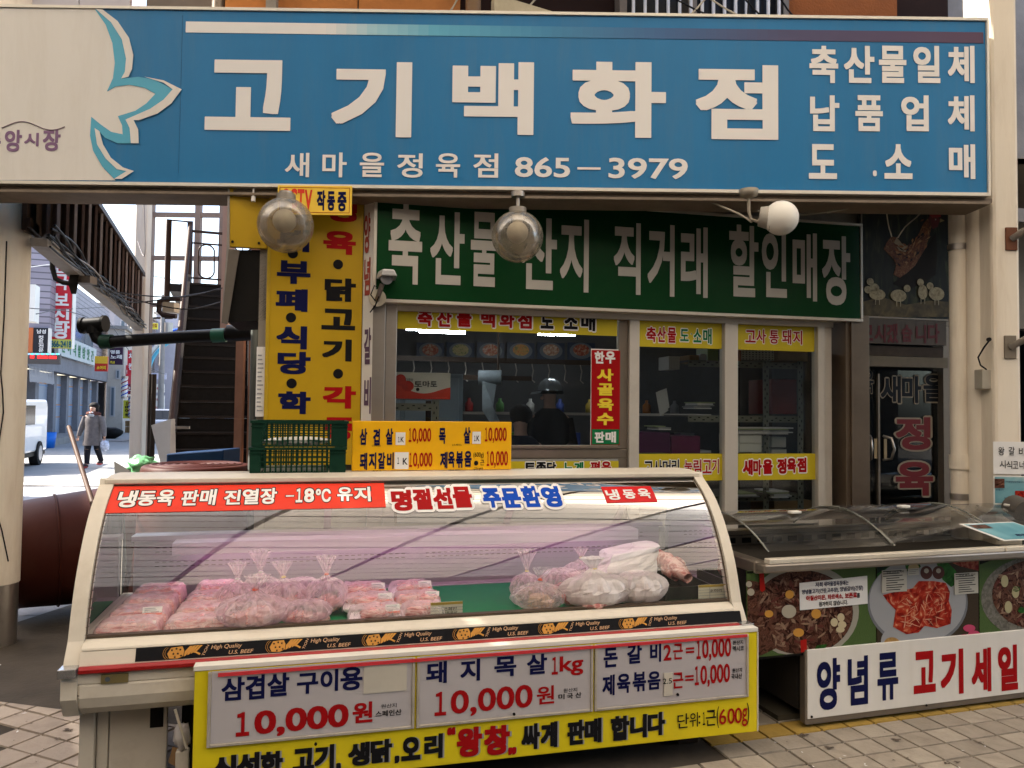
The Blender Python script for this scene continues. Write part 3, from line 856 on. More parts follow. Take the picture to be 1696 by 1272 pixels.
# interior: tubes, menu pictures, racks, boxes, people
tube_m = mat('lit_tube', (1, 1, 1), .4, emit=(.92, .96, 1), es=18)
hood = mat('tube_hood', (.5, .5, .5), .5)
tubes = [((690, 546), (770, 549), 1.7), ((845, 552), (960, 556), 2.6)]
k_ = 0
for (xa, ya, xb, yb, v, lb) in [(673, 545, 735, 545, 1.6, 'lit fluorescent tube nearer the left side of the shop ceiling'), (694, 549, 770, 549, 1.25, 'lit fluorescent tube in front of another, left in the shop window'), (891, 554, 918, 553, 3.4, 'short lit fluorescent tube at the middle of the shop ceiling'), (921, 553, 952, 555, 3.4, 'lit fluorescent tube furthest right on the shop ceiling')]:
    (a0, z0), (a1, z1) = G(xa, ya, v), G(xb, yb, v); zz = (z0+z1)/2
    q = Thing('fluorescent_lamp', FF, a0, v, zz, lb, 'lamp', 'ceiling tubes in the shop')
    q.part('tube', MB().cyl((a0, v, zz), (a1, v, zz), .016, n=10), tube_m)
    q.part('housing', MB().box(a0-.02, a1+.02, v-.03, v+.03, zz+.02, zz+.05).cyl((a0, v, zz+.05), (a0, v, 2.75), .006, n=6).cyl((a1, v, zz+.05), (a1, v, 2.75), .006, n=6), hood)
food = [ramp_mat('dish_%d' % i, [(.3, c1), (.5, c2), (.65, c3)], 30, bump=0) for i, (c1, c2, c3) in enumerate([((.25, .03, .02), (.4, .1, .05), (.5, .35, .25)), ((.4, .30, .12), (.5, .4, .2), (.15, .2, .05)), ((.45, .06, .03), (.5, .2, .1), (.7, .5, .4)), ((.5, .16, .03), (.6, .3, .08), (.2, .2, .06)), ((.3, .1, .06), (.5, .3, .2), (.6, .5, .4))])]
for i in range(6):
    v = 5.1; xa, xb = 690+i*50, 690+i*50+45
    a0, z1 = G(xa, 567, v); a1, z0 = G(xb, 600, v)
    q = Thing('menu_picture', FF, a0, v, z0, 'framed food picture on the back wall of the shop, number %s from the left' % ['one', 'two', 'three', 'four', 'five', 'six'][i], 'picture', 'menu pictures on the back wall')
    q.part('board', MB().box(a0, a1, v, v+.02, z0, z1), mat('menu_blue', (.03, .045, .08), .4))
    q.part('dish', MB().disc((a0+a1)/2, (z0+z1)/2+.02, (a1-a0)*.42, (z1-z0)*.42, v-.004), mat('plate_grey', (.14, .16, .18), .4))
    q.part('food', MB().disc((a0+a1)/2, (z0+z1)/2+.03, (a1-a0)*.30, (z1-z0)*.30, v-.008), food[i % 5])
def slotted(q, name, u0, u1, v, z0, z1, horiz=True, m_=None):   # steel angle with slots
    b = MB(); m_ = m_ or mat('slotted_steel', (.19, .19, .15), .5, metal=.4, var=.15)
    b.use(m_).box(u0, u1, v, v+.004, z0, z1)
    b.use(dark)
    if horiz:
        n = max(1, int((u1-u0)/.035)); h = (z1-z0)
        for i in range(n):
            a = u0+(i+.25)*(u1-u0)/n
            if i % 2: b.box(a, a+.018, v-.002, v+.003, z0+h*.25, z0+h*.40)
            else: b.box(a, a+.018, v-.002, v+.003, z0+h*.60, z0+h*.75)
    else:
        n = max(1, int((z1-z0)/.035)); w_ = (u1-u0)
        for i in range(n):
            a = z0+(i+.25)*(z1-z0)/n
            if i % 2: b.box(u0+w_*.25, u0+w_*.40, v-.002, v+.003, a, a+.018)
            else: b.box(u0+w_*.60, u0+w_*.75, v-.002, v+.003, a, a+.018)
    return q.part(name, b)
def rack(name, label, v, xl, xr, ys, posts, depth=.45, hb=.05):
    a0, a1 = G(xl, 600, v)[0], G(xr, 600, v)[0]
    q = Thing(name, FF, a0, v, 0, label, 'shelving rack', 'slotted steel racks')
    zt = G(xl, ys[0], v)[1]+hb
    for py in ys:
        z = G((xl+xr)/2, py, v)[1]
        slotted(q, 'shelf_beam', a0, a1, v, z-hb/2, z+hb/2)
        q.part('shelf', MB().box(a0, a1, v+.005, v+depth, z+hb/2-.01, z+hb/2), mat('shelf_board', (.10, .09, .08), .6))
    for px in posts:
        a = G(px, 600, v)[0]; slotted(q, 'post', a-.025, a+.025, v-.006, 0, zt, False)
        q.part('post', MB().box(a-.02, a+.02, v+depth-.02, v+depth, 0, zt), darkbrown)
    return q
rack('storage_rack', 'grey slotted steel rack of files and boxes behind the right window pane', .55, 1140, 1330, [604, 694, 825], [1268, 1325])
rack('storage_rack', 'low grey slotted steel rack under the tomato box', .45, 645, 727, [674], [722])
def crate(name, label, cat, m_, x0, x1, y0, y1, v, d, bevel_=.004, extra=None):
    a0, z1 = G(x0, (y0+y1)/2, v)[0], G((x0+x1)/2, y0, v)[1]; a1, z0 = G(x1, (y0+y1)/2, v)[0], G((x0+x1)/2, y1, v)[1]
    q = Thing(name, FF, a0, v, z0, label, cat)
    q.part('body', MB().box(a0, a1, v, v+d, z0, z1), m_, bevel=bevel_)
    if extra: extra(q, a0, a1, z0, z1, v)
    return q
def tomato(q, a0, a1, z0, z1, v):
    w_, h = a1-a0, z1-z0
    rm = mat('tomato_red', (.55, .035, .015), .5, var=.1)
    b = MB(); n = 14
    pts = [(a0, z0)]+[(a0+w_*i/n, z0+h*(.34+.13*math.sin(i/n*5.5+1.9)+(.25 if i < 4 else 0)-(.04*i if 4 > i else 0))) for i in range(n+1)]+[(a1, z0)]
    b.poly(pts, v-.002); q.part('red_wave_print', b, rm)
    c = MB().disc(a0+w_*.09, z0+h*.70, w_*.10, h*.22, v-.003).disc(a0+w_*.22, z0+h*.48, w_*.11, h*.20, v-.004); q.part('tomato_print', c, mat('tomato_print_red', (.45, .02, .01), .4, var=.3, vscale=20))
    words(q, FF, v-.004, [('토', 686, 699, 636, 9), ('마', 700, 712, 636, 10), ('토', 713, 724, 636, 9)], blackink, .02)
    words(q, FF, v-.004, [('다향정', 672, 684, 629, 5)], blackink, .01)
    q.part('hand_hole', MB().disc(a0+w_*.40, z0+h*.36, .012, .012, v-.005), dark)
crate('tomato_box', 'white and red printed tomato carton on the rack behind the left window', 'box', mat('carton_white', (.62, .60, .55), .5, var=.05), 655, 746, 617, 661, .42, .3, extra=tomato)
crate('red_bin', 'dark red storage box on the rack behind the right window', 'box', mat('dark_red_plastic', (.16, .012, .012), .5, var=.2), 1278, 1320, 628, 686, .6, .35)
crate('cardboard_box', 'brown cardboard box at the top of the right rack', 'box', mat('cardboard', (.28, .17, .08), .8, var=.15), 1288, 1338, 578, 598, .6, .35)
crate('cardboard_box', 'brown cardboard box low under the yellow sticker on the right rack', 'box', mat('cardboard', (.28, .17, .08), .8), 1282, 1345, 829, 858, .55, .35)
crate('drawer_unit', 'small pale plastic drawer unit with grey handles on the right rack', 'drawers', mat('pale_plastic', (.60, .60, .56), .4), 1222, 1262, 720, 750, .52, .3,
      extra=lambda q, a0, a1, z0, z1, v: [q.part('drawer', MB().box(a0+.01, a1-.01, v-.008, v, z0+(z1-z0)*i/2+.006, z0+(z1-z0)*(i+1)/2-.006), mat('drawer_white', (.72, .72, .68), .4), bevel=.003) for i in (0, 1)])
crate('storage_box', 'white plastic box right of the drawer unit on the rack', 'box', mat('pale_plastic', (.60, .60, .56), .4), 1278, 1303, 744, 768, .60, .3)
crate('storage_box', 'white lidded box under another white box on the rack', 'box', mat('pale_plastic', (.60, .60, .56), .4), 1278, 1302, 724, 741, .60, .3)
crate('basket', 'white perforated plastic basket at the top of the right rack', 'basket', mat('basket_white', (.50, .48, .42), .5), 1228, 1282, 578, 597, .58, .3,
      extra=lambda q, a0, a1, z0, z1, v: q.part('slot', MB().add(*sum_boxes([(a0+(a1-a0)*(i+.3)/10, a0+(a1-a0)*(i+.7)/10, v-.002, v, z0+(z1-z0)*(j+.3)/5, z0+(z1-z0)*(j+.7)/5) for i in range(10) for j in range(5)])), dark, kind='stuff'))
crate('orange_tin', 'orange tin beside the white basket on the rack', 'tin', mat('orange_tin_m', (.35, .10, .03), .4), 1219, 1228, 580, 598, .58, .1)
crate('green_carton', 'green box on the shelf behind the middle window', 'box', mat('green_box', (.12, .20, .04), .4), 1172, 1190, 576, 602, .62, .2)
crate('white_bottle', 'white bottle with dark label on the shelf beside a green box', 'bottle', mat('bottle_white', (.5, .5, .5), .3), 1160, 1170, 586, 603, .60, .08, bevel_=.01)
crate('white_carton', 'white paper carton left on the shelf behind the middle window', 'box', mat('carton_grey', (.42, .40, .38), .6), 1108, 1126, 590, 612, .60, .2)
crate('kraft_box', 'small kraft box between white carton and bottle on the shelf', 'box', mat('cardboard', (.28, .17, .08), .8), 1142, 1158, 588, 600, .60, .2)
crate('purple_crate', 'dark purple plastic tub low behind the middle window', 'tub', mat('purple_plastic', (.10, .02, .08), .4, var=.2), 1058, 1110, 716, 750, .6, .4)
crate('purple_crate', 'magenta plastic tub right of the dark purple tub', 'tub', mat('magenta_plastic', (.14, .015, .07), .4, var=.2), 1112, 1160, 722, 752, .7, .4)
def papers(label, x0, x1, yb, n, v, cat='papers', name='paper_stack'):
    a0, z = G(x0, yb, v); a1 = G(x1, yb, v)[0]
    q = Thing(name, FF, a0, v, z, label, cat, 'stacks of paper on the racks')
    for i in range(n):
        j = random.uniform(-.02, .02); w_ = random.uniform(.75, 1)*(a1-a0)
        q.part('sheet', MB().box(a0+j, a0+j+w_, v+random.uniform(-.01, .01), v+.22, z+i*.011, z+i*.011+.008), random.choice([paper, mat('paper_grey', (.35, .35, .36), .6), mat('paper_green', (.32, .38, .2), .6)]), bevel=0)
    return q
papers('pile of papers and envelopes on the middle shelf of the right rack', 1219, 1325, 719, 5, .5)
papers('thick book lying with papers on the middle shelf behind middle window', 1153, 1186, 677, 5, .55)
papers('loose magazines at the foot of the right rack under the sticker', 1278, 1312, 825, 5, .5)
papers('white leaflets on the lower shelf behind the right window pane', 1223, 1262, 824, 3, .5)
papers('bundle of papers on the desk behind the middle window', 1088, 1110, 712, 3, .6)
# hanging sheet
q = Thing('hanging_papers', FF, G(1093, 660, .5)[0], .5, 1.5, 'crooked white sheets clipped inside the middle window', 'papers')
p0 = [G(x, y, .5) for x, y in [(1086, 650), (1099, 645), (1107, 680), (1093, 689)]]
q.part('sheet', MB().poly(p0, .5), mat('sheet_grey', (.45, .46, .48), .6)); p1 = [G(x, y, .51) for x, y in [(1090, 648), (1104, 643), (1109, 675), (1096, 684)]]
q.part('sheet', MB().poly(p1, .51), mat('sheet_grey', (.45, .46, .48), .6))
# roll of plastic film, dark machine and counter
a, z = G(825, 626, 1.6)
q = Thing('film_roll', FF, a, 1.6, z, 'roll of clear grey plastic film hanging in the shop window', 'film roll')
fm_ = mat('film_grey', (.22, .26, .29), .3, var=.3, vscale=10)
q.part('roll', MB().cyl((a-.17, 1.6, z), (a+.02, 1.55, z), .065, n=18), fm_); q.part('core', MB().cyl((a+.02, 1.55, z), (a+.025, 1.548, z), .028, n=14), dark)
q.part('loose_sheet', MB().add([(a-.15, 1.54, z), (a-.02, 1.54, z), (a-.06, 1.5, z-.25), (a+.02, 1.5, z-.42), (a-.04, 1.5, z-.45), (a-.15, 1.52, z-.28)], [(0, 1, 2, 5), (2, 3, 4, 5)]), fm_)
q.part('bracket', MB().box(a-.3, a+.3, 1.6, 1.63, z-.02, z+.02).cyl((a, 1.6, z), (a, 1.6, 2.75), .01), darkbrown)
q = Thing('cutting_counter', FF, -1.0, 1.4, 0, 'dark work counter heaped with pale bags inside the shop', 'counter')
q.part('body', MB().box(-1.5, .6, 1.4, 2.1, .03, 1.08), mat('counter_dark', (.05, .05, .055), .4, metal=.3), bevel=.01)
q.part('worktop', MB().box(-1.52, .62, 1.38, 2.12, 1.082, 1.11), steel)
for i, (px, lb) in enumerate([(775, 'pale crumpled bag on the cutting counter, left one'), (800, 'larger pale crumpled bag on the cutting counter'), (818, 'small grey crumpled bag on the cutting counter, right one')]):
    a, z = G(px, 694, 1.6)
    solid('plastic_bag', MB().ell((a, 1.6, 1.18), (.07, .07, .075), 14, 9, lambda d: 1+.25*noise.noise(d*3+Vector((i*5, 0, 0)))), mat('bag_grey', (.30, .30, .33), .35), FF, (a, 1.6, 1.11), lb, 'bag', 'bags on the cutting counter')
q = Thing('wall_cabinet', FF, -1.3, 3, 0, 'pale blue grey refrigerator cabinet at the back of the shop', 'cabinet')
q.part('body', MB().box(-1.9, -.55, 3.6, 4.2, .03, 1.95), mat('cab_grey', (.17, .21, .24), .5, var=.15), bevel=.01)
q.part('door', MB().box(-1.85, -1.25, 3.58, 3.598, .1, 1.9).box(-1.2, -.6, 3.58, 3.598, .1, 1.9), mat('cab_grey2', (.20, .24, .27), .45), bevel=.005)
kinds = [('red', (.30, .02, .02)), ('green', (.05, .16, .04)), ('white', (.45, .44, .42)), ('blue', (.03, .06, .25)), ('yellow', (.40, .28, .04)), ('brown', (.16, .08, .04)), ('orange', (.36, .12, .02)), ('grey', (.2, .2, .21))]
q = Thing('wall_shelf', FF, -.2, 3.9, 1.5, 'long dim wall shelf crowded with goods at the back of the shop', 'shelf')
q.part('board', MB().box(-.5, 2.6, 3.85, 4.2, 1.50, 1.53), steel); q.part('board', MB().box(-.5, 2.6, 3.85, 4.2, 1.05, 1.08), steel)
for i, (cn, cc) in enumerate(kinds):
    for lv, (kn, kc) in enumerate((('bottle', 'bottle'), ('carton', 'box'))):
        u_ = -.42+i*.37+.14*lv; zz = (1.532, 1.082)[lv]; h = .16+.05*((i*3+lv) % 3); mm = mat('goods_'+cn, cc, .4, var=.2)
        b = MB().lathe([(0, 0), (.05, 0), (.05, h*.6), (.02, h*.8), (.02, h), (0, h)], (u_, 3.98, zz), n=12) if lv == 0 else MB().box(u_-.09, u_+.09, 3.9, 4.1, zz, zz+h)
        solid(kn, b, mm, FF, (u_, 3.98, zz), '%s %s on the %s board of the back wall shelf' % (cn, kn, ('upper', 'lower')[lv]), kc, 'goods on the back wall shelf')
q = Thing('overhead_rail', FF, 0, 2, 2.0, 'dark rail with meat hooks hanging across the shop', 'rail')
q.part('rail', MB().box(-1.7, .9, 2.6, 2.64, 2.02, 2.07), darkbrown)
for i in range(12):
    a = -1.2+i*.17; q.part('hook', MB().tube([(a, 2.6, 2.02), (a+.01, 2.58, 1.95), (a-.01, 2.56, 1.86), (a+.02, 2.55, 1.83)], .006, 6), steel)
# ================================================================ SIGNS ON THE SHOP FRONT
v = -.12
uA, uB_ = G(624, 420, v)[0], G(1424, 420, v)[0]; zA, zB_ = G(1020, 511, v)[1], G(1020, 346, v)[1]
t = Thing('shop_sign', FF, uA, v, zA, 'dark green lightbox sign with grey white Korean letters over the shop windows', 'signboard')
t.part('panel', MB().box(uA, uB_, v, -.01, zA, zB_), greenm)
t.part('frame', MB().box(uA-.02, uB_+.02, v-.008, -.012, zB_+.001, zB_+.02).box(uA-.02, uB_+.02, v-.008, -.012, zA-.022, zA-.001).box(uA-.022, uA-.001, v-.008, -.012, zA, zB_).box(uB_+.001, uB_+.02, v-.008, -.012, zA, zB_), alu, bevel=.003)
ch = [('축', 644, 699, 402, 136), ('산', 713, 769, 411, 120), ('물', 780, 824, 413, 122), ('산', 862, 922, 420, 118), ('지', 928, 975, 423, 120), ('직', 1017, 1061, 428, 118), ('거', 1073, 1117, 431, 118), ('래', 1128, 1172, 434, 116), ('할', 1208, 1256, 432, 118), ('인', 1262, 1303, 436, 112), ('매', 1313, 1353, 442, 112), ('장', 1362, 1408, 448, 114)]
for c_ in ch: words(t, FF, v-.006, [c_], greyletter, .026, 'letter')
# yellow vertical board between the stairs and the shop, and its white side board
v = -.04
u0, u1 = G(440, 550, v)[0], G(599, 550, v)[0]
zt, zb = G(520, 330, v)[1]+.12, G(520, 770, v)[1]
t = Thing('vertical_sign', FF, u0, v, zb, 'tall ochre yellow board with blue, black and red Korean menu words', 'signboard')
t.part('panel', MB().box(u0, u1, v, v+.03, zb, zt), yellowm, bevel=.002)
yl = mat('yellow_edge_strip', (.50, .33, .02), .5, var=.15, vscale=2, dirt=.3); t.part('edge_trim', MB().box(u0-.0, u0+.02, v-.004, v-.0005, zb, zt), yl)
words(t, FF, v-.002, [('부', 459, 514, 451, 38), ('페', 457, 509, 497, 37), ('식', 458, 508, 559, 38), ('당', 460, 514, 601, 37), ('학', 461, 514, 667, 37), ('뷔', 459, 512, 398, 36)], navy, .045)
words(t, FF, v-.002, [('닭', 538, 589, 480, 38), ('고', 533, 588, 529, 34), ('기', 534, 582, 580, 36)], blackink, .045)
words(t, FF, v-.002, [('정', 538, 591, 346, 42), ('육', 536, 589, 402, 38), ('각', 535, 589, 658, 37), ('종', 537, 586, 710, 37)], redink, .045)
b = MB()
for px, py in ((485, 420), (482, 526), (483, 635), (560, 438), (560, 619)):
    a, z = G(px, py, v); b.disc(a, z, .030, .030, v-.002, 20)
t.part('dots', b, blackink)
t = Thing('side_sign', FF, G(610, 500, -.05)[0], -.05, zb, 'narrow white side board with red and purple vertical letters by the steel post', 'signboard')
ua, ub = G(600, 500, -.05)[0]+.004, G(618, 500, -.11)[0]
t.part('panel', MB().hexa([(ua, -.045, zb), (ub, -.115, zb), (ub, -.09, zb), (ua, -.02, zb), (ua, -.045, zA+.72), (ub, -.115, zA+.72), (ub, -.09, zA+.72), (ua, -.02, zA+.72)]), signwhite)
SF = Fr(*(FF.P(ua, -.045, 0).xy), 12.5-math.degrees(math.atan2(.07, ub-ua)))
words(t, SF, -.004, [('양', 603, 613, 386, 66), ('념', 603, 613, 458, 62)], mat('faded_red', (.35, .07, .05), .5), .03)
words(t, SF, -.004, [('갈', 603, 614, 573, 60), ('비', 603, 614, 655, 60)], mat('faded_purple', (.12, .07, .12), .5), .03)
# yellow board behind, above the canopy
u0b = G(379, 360, .0)[0]; z0b, z1b = G(410, 412, .0)[1], G(410, 326, .0)[1]
t = Thing('yellow_panel', FF, u0b, 0, z0b, 'plain amber board above the dark slanted hood left of the vertical sign', 'signboard')
t.part('panel', MB().box(u0b, u0-.004, -.035, .0, z0b, z1b+.05), yellowm, bevel=.003)
t.part('screw', MB().cyl((u0b+.03, -.036, z0b+.03), (u0b+.03, -.042, z0b+.03), .008, n=8).cyl((u0-.05, -.036, z0b+.03), (u0-.05, -.042, z0b+.03), .008, n=8), dark)
# dark slanted hood
def GP(l, v_): return [G(x, y, v_) for x, y in l]
hp = GP([(383, 413), (440, 413), (440, 530), (376, 533)], -.02); zh0 = hp[2][1]
t = Thing('hood', FF, hp[3][0], 0, zh0, 'black slanted sheet metal hood with grey side beneath the amber board', 'hood')
t.part('shell', MB().prism(hp, .0, .5, 'y'), dark)
t.part('side_flap', MB().prism(GP([(379, 413), (397, 414), (377, 537), (367, 535)], -.05), -.055, -.045, 'y'), mat('flap_grey', (.15, .13, .11), .5, var=.2, dirt=.3))
t.part('side_flap', MB().prism(GP([(377, 312), (380, 312), (380, 413), (369, 534), (366, 534), (375, 413)], -.05), -.045, -.035, 'y'), mat('flap_pale', (.30, .28, .26), .5, var=.2))
# notice strip with small print on the wall edge
a, z = G(434, 600, .0); 
t = Thing('notice', FF, a, -.01, z, 'narrow white notice sheet on the wall edge left of the yellow board', 'notice')
t.part('sheet', MB().box(a-.03, a+.02, -.02, -.005, G(434, 690, 0)[1], G(434, 575, 0)[1]), paper)
b = MB()
for i in range(14): zz = G(434, 590+i*7, 0)[1]; b.box(a-.022, a+.012-random.random()*.015, -.0225, -.02, zz, zz+.008)
t.part('print_lines', b, greyink)
# CCTV notice, in the plane of the blue sign
def Bq(x, y, v=-.03): return BF.hit(x, y, v)
v = -.03; a0, z0 = Bq(459, 355); a1, z1 = Bq(583, 308)
t = Thing('notice_board', BF, a0, v, z0, 'small bright yellow notice reading CCTV hanging under the blue sign', 'notice')
t.part('panel', MB().box(a0, a1, v, v+.012, z0, z1), mat('bright_yellow', (.92, .62, .07), .35, var=.04), bevel=.002)
e = .012; t.part('border', MB().box(a0+e, a1-e, v-.001, v, z0+e, z0+e+.003).box(a0+e, a1-e, v-.001, v, z1-e-.003, z1-e).box(a0+e, a0+e+.003, v-.001, v, z0+e, z1-e).box(a1-e-.003, a1-e, v-.001, v, z0+e, z1-e), redink)
words(t, BF, v-.002, [('C', 467, 478, 329, 33), ('C', 480, 492, 329, 33), ('T', 493, 504, 330, 33), ('V', 505, 517, 331, 33)], redbright, .03, vp=v)
words(t, BF, v-.002, [('작', 525, 539, 332, 33), ('동', 542, 555, 333, 32), ('중', 559, 574, 334, 32)], navy, .04, vp=v)

# poster with a hen and chicks (flat print)
zo = G(1500, 524, 0); v = -.02
p0, p1 = G(1428, 420, v)[0], G(1574, 420, v)[0]; q0, q1 = G(1500, 526, v)[1], G(1500, 336, v)[1]
t = Thing('poster', FF, p0, v, q0, 'dark photo poster of a red hen with pale chicks beside the green sign', 'poster')
t.part('print', MB().box(p0, p1, v, v+.03, q0, q1), ramp_mat('forest_print', [(.38, (.004, .004, .003)), (.55, (.010, .012, .005)), (.66, (.035, .04, .015)), (.8, (.05, .055, .02))], 9, 5, .45, stretch=(2.2, 1, .5), bump=0))
t.part('frame', MB().box(p0-.012, p0-.001, v-.004, v+.03, q0, q1).box(p0-.012, p1, v-.004, v+.03, q0-.012, q0-.001), alud)
def pl(pts, y, m_, name='print_shape', tt=None):
    b = MB(); P_ = [G(x, y_, v) for x, y_ in pts]; b.add([(p[0], y, p[1]) for p in P_], [tuple(range(len(P_)))]); return (tt or t).part(name, b, m_)
pl([(1428, 500), (1460, 492), (1500, 505), (1540, 498), (1573, 500), (1573, 525), (1428, 525)], v-.002, ramp_mat('ground_print', [(.3, (.03, .02, .008)), (.6, (.11, .08, .03)), (.8, (.16, .12, .05))], 14, bump=0))
stick_eye = mat('eye_white', (.5, .45, .35), .4)
hen = ramp_mat('hen_print', [(.3, (.06, .012, .004)), (.5, (.15, .045, .01)), (.7, (.26, .12, .04))], 40, bump=0, distort=2)
pl([(1536, 362), (1529, 370), (1522, 385), (1514, 400), (1505, 408), (1493, 404), (1484, 393), (1475, 392), (1468, 402), (1463, 412), (1470, 420), (1480, 430), (1484, 440), (1479, 455), (1490, 460), (1502, 452), (1515, 440), (1522, 428), (1530, 415), (1536, 400), (1541, 382), (1543, 368)], v-.004, hen)
pl([(1536, 362), (1541, 356), (1549, 357), (1556, 364), (1552, 376), (1544, 380), (1540, 372)], v-.006, mat('comb_print', (.10, .008, .006), .5))
pl([(1484, 393), (1493, 404), (1505, 408), (1500, 418), (1488, 415), (1480, 402)], v-.006, mat('hen_pale', (.30, .22, .13), .5, var=.3, vscale=50))
pl([(1522, 428), (1540, 400), (1549, 385), (1552, 420), (1549, 455), (1530, 470), (1500, 480), (1478, 470), (1490, 460), (1502, 452)], v-.003, mat('hen_dark', (.010, .006, .004), .5))
rf = random.Random(5); fe = [mat('feather_%d' % i, c, .5) for i, c in enumerate([(.24, .075, .015), (.14, .035, .008), (.32, .15, .05), (.07, .018, .006), (.02, .012, .01)])]
b = MB()
for i in range(70):
    k_ = rf.random(); base = (1538-58*k_, 368+50*k_+18*math.sin(k_*3)); 
    x, y = base[0]+rf.uniform(-9, 9), base[1]+rf.uniform(-12, 22); a_ = rf.uniform(1.7, 2.6) if k_ < .6 else rf.uniform(2.9, 4.0); l_ = rf.uniform(6, 14); w2 = rf.uniform(1, 2.2)
    dx, dy = math.cos(a_), math.sin(a_); P_ = [G(x+dx*l_*s_+(-dy)*w2*t_, y+dy*l_*s_+dx*w2*t_, v) for s_, t_ in ((0, 0), (.4, 1), (1, 0), (.4, -1))]
    b.use(fe[i % 5]).add([(p[0], v-.0065-i*1e-5, p[1]) for p in P_], [(0, 1, 2, 3)])
t.part('feather_print', b)
pl([(1556, 362), (1563, 366), (1555, 369)], v-.008, mat('beak_print', (.25, .18, .07), .5)); a_, z_ = G(1548, 364, v); t.part('eye_print', MB().disc(a_, z_, .006, .006, v-.009, 10), stick_eye)
pl([(1538, 357), (1541, 349), (1545, 355), (1549, 347), (1553, 354), (1557, 350), (1557, 360), (1543, 361)], v-.0075, mat('comb_red', (.22, .012, .01), .5))
ck = ramp_mat('chick_print', [(.3, (.20, .16, .09)), (.6, (.40, .35, .22))], 45, bump=0)
for x, y, sx, sy, hx, hy in [(1447, 477, 9, 7, 1440, 467), (1452, 488, 15, 9, 1436, 480), (1487, 490, 15, 10, 1501, 478), (1527, 484, 9, 12, 1523, 468), (1550, 487, 15, 11, 1539, 474)]:
    b = MB(); a, z = G(x, y, v); s_ = .0045
    b.disc(a, z, sx*s_, sy*s_, v-.008, 18); a2, z2 = G(hx, hy, v); b.disc(a2, z2, 6.5*s_, 6*s_, v-.009, 14)
    b.add([(a-.02, v-.0085, z-sy*s_*.8), (a-.012, v-.0085, z-sy*s_*.8), (a-.014, v-.0085, z-sy*s_-.035), (a-.018, v-.0085, z-sy*s_-.035)], [(0, 1, 2, 3)])
    b.add([(a+.012, v-.0085, z-sy*s_*.8), (a+.02, v-.0085, z-sy*s_*.8), (a+.018, v-.0085, z-sy*s_-.035), (a+.014, v-.0085, z-sy*s_-.035)], [(0, 1, 2, 3)])
    t.part('chick_print', b, ck)
p2, q2 = G(1425, 570, 0)[0], G(1495, 571, 0)[1]; p3, q3 = G(1562, 550, 0)[0], G(1495, 530, 0)[1]
t = Thing('shop_sign', FF, p2, 0, q2, 'dim brown sign strip with dark red Korean letters below the hen poster', 'signboard')
t.part('panel', MB().box(p2, p3, -.03, .03, q2, q3), mat('dim_sign', (.075, .058, .045), .5, var=.1, dirt=.2))
words(t, FF, -.034, [('모', 1428, 1446, 551, 26), ('시', 1449, 1467, 552, 30), ('겠', 1469, 1488, 552, 32), ('습', 1493, 1511, 552, 28), ('니', 1517, 1534, 553, 30), ('다', 1537, 1556, 552, 32)], mat('dim_red', (.09, .006, .008), .5), .03)
t = Thing('roller_box', FF, p2, 0, 2.0, 'dim shutter box with small stained boards under the brown sign strip', 'shutter box')
t.part('box', MB().box(p2, p3, -.0, .05, G(1495, 590, 0)[1], q2-.012), mat('dim_box', (.05, .035, .025), .5, var=.5, vscale=9))
t.part('board', MB().box(p2, p3+.02, -.02, .05, G(1495, 608, 0)[1], G(1495, 591, 0)[1]), mat('dim_board', (.13, .105, .07), .5, var=.2, vscale=12))
# CCTV camera on the corner
a, z = G(622, 490, -.14)
t = Thing('security_camera', FF, a, -.14, z, 'small silver security camera on a round cream plate at the green sign corner', 'security camera')
t.part('base_plate', MB().cyl((a+.012, -.112, z-.01), (a+.012, -.13, z-.01), .052, n=24), mat('cam_cream', (.62, .55, .42), .4, var=.08), bevel=.002)
t.part('bracket', MB().tube([(a+.01, -.13, z-.02), (a+.02, -.20, z+.01), (a+.035, -.22, z+.06)], .015, 8), steel)
t.part('wire', MB().tube([(a, -.13, z-.03), (a-.03, -.18, z+.0), (a-.01, -.22, z+.05), (a+.03, -.2, z+.03), (a-.0, -.17, z-.06), (a-.03, -.13, z-.10)], .004, 5), blackink)
t.part('housing', MB().cyl((a+.06, -.16, z+.105), (a+.055, -.34, z+.075), .035, n=16), mat('cam_body', (.25, .25, .26), .35, metal=.3))
t.part('sun_shield', MB().hexa([(a+.0, -.12, z+.105), (a+.02, -.37, z+.085), (a+.115, -.37, z+.085), (a+.12, -.12, z+.10), (a+.015, -.12, z+.155), (a+.03, -.37, z+.125), (a+.095, -.37, z+.125), (a+.11, -.12, z+.15)]), mat('cam_silver', (.50, .50, .50), .35, metal=.4), bevel=.008)

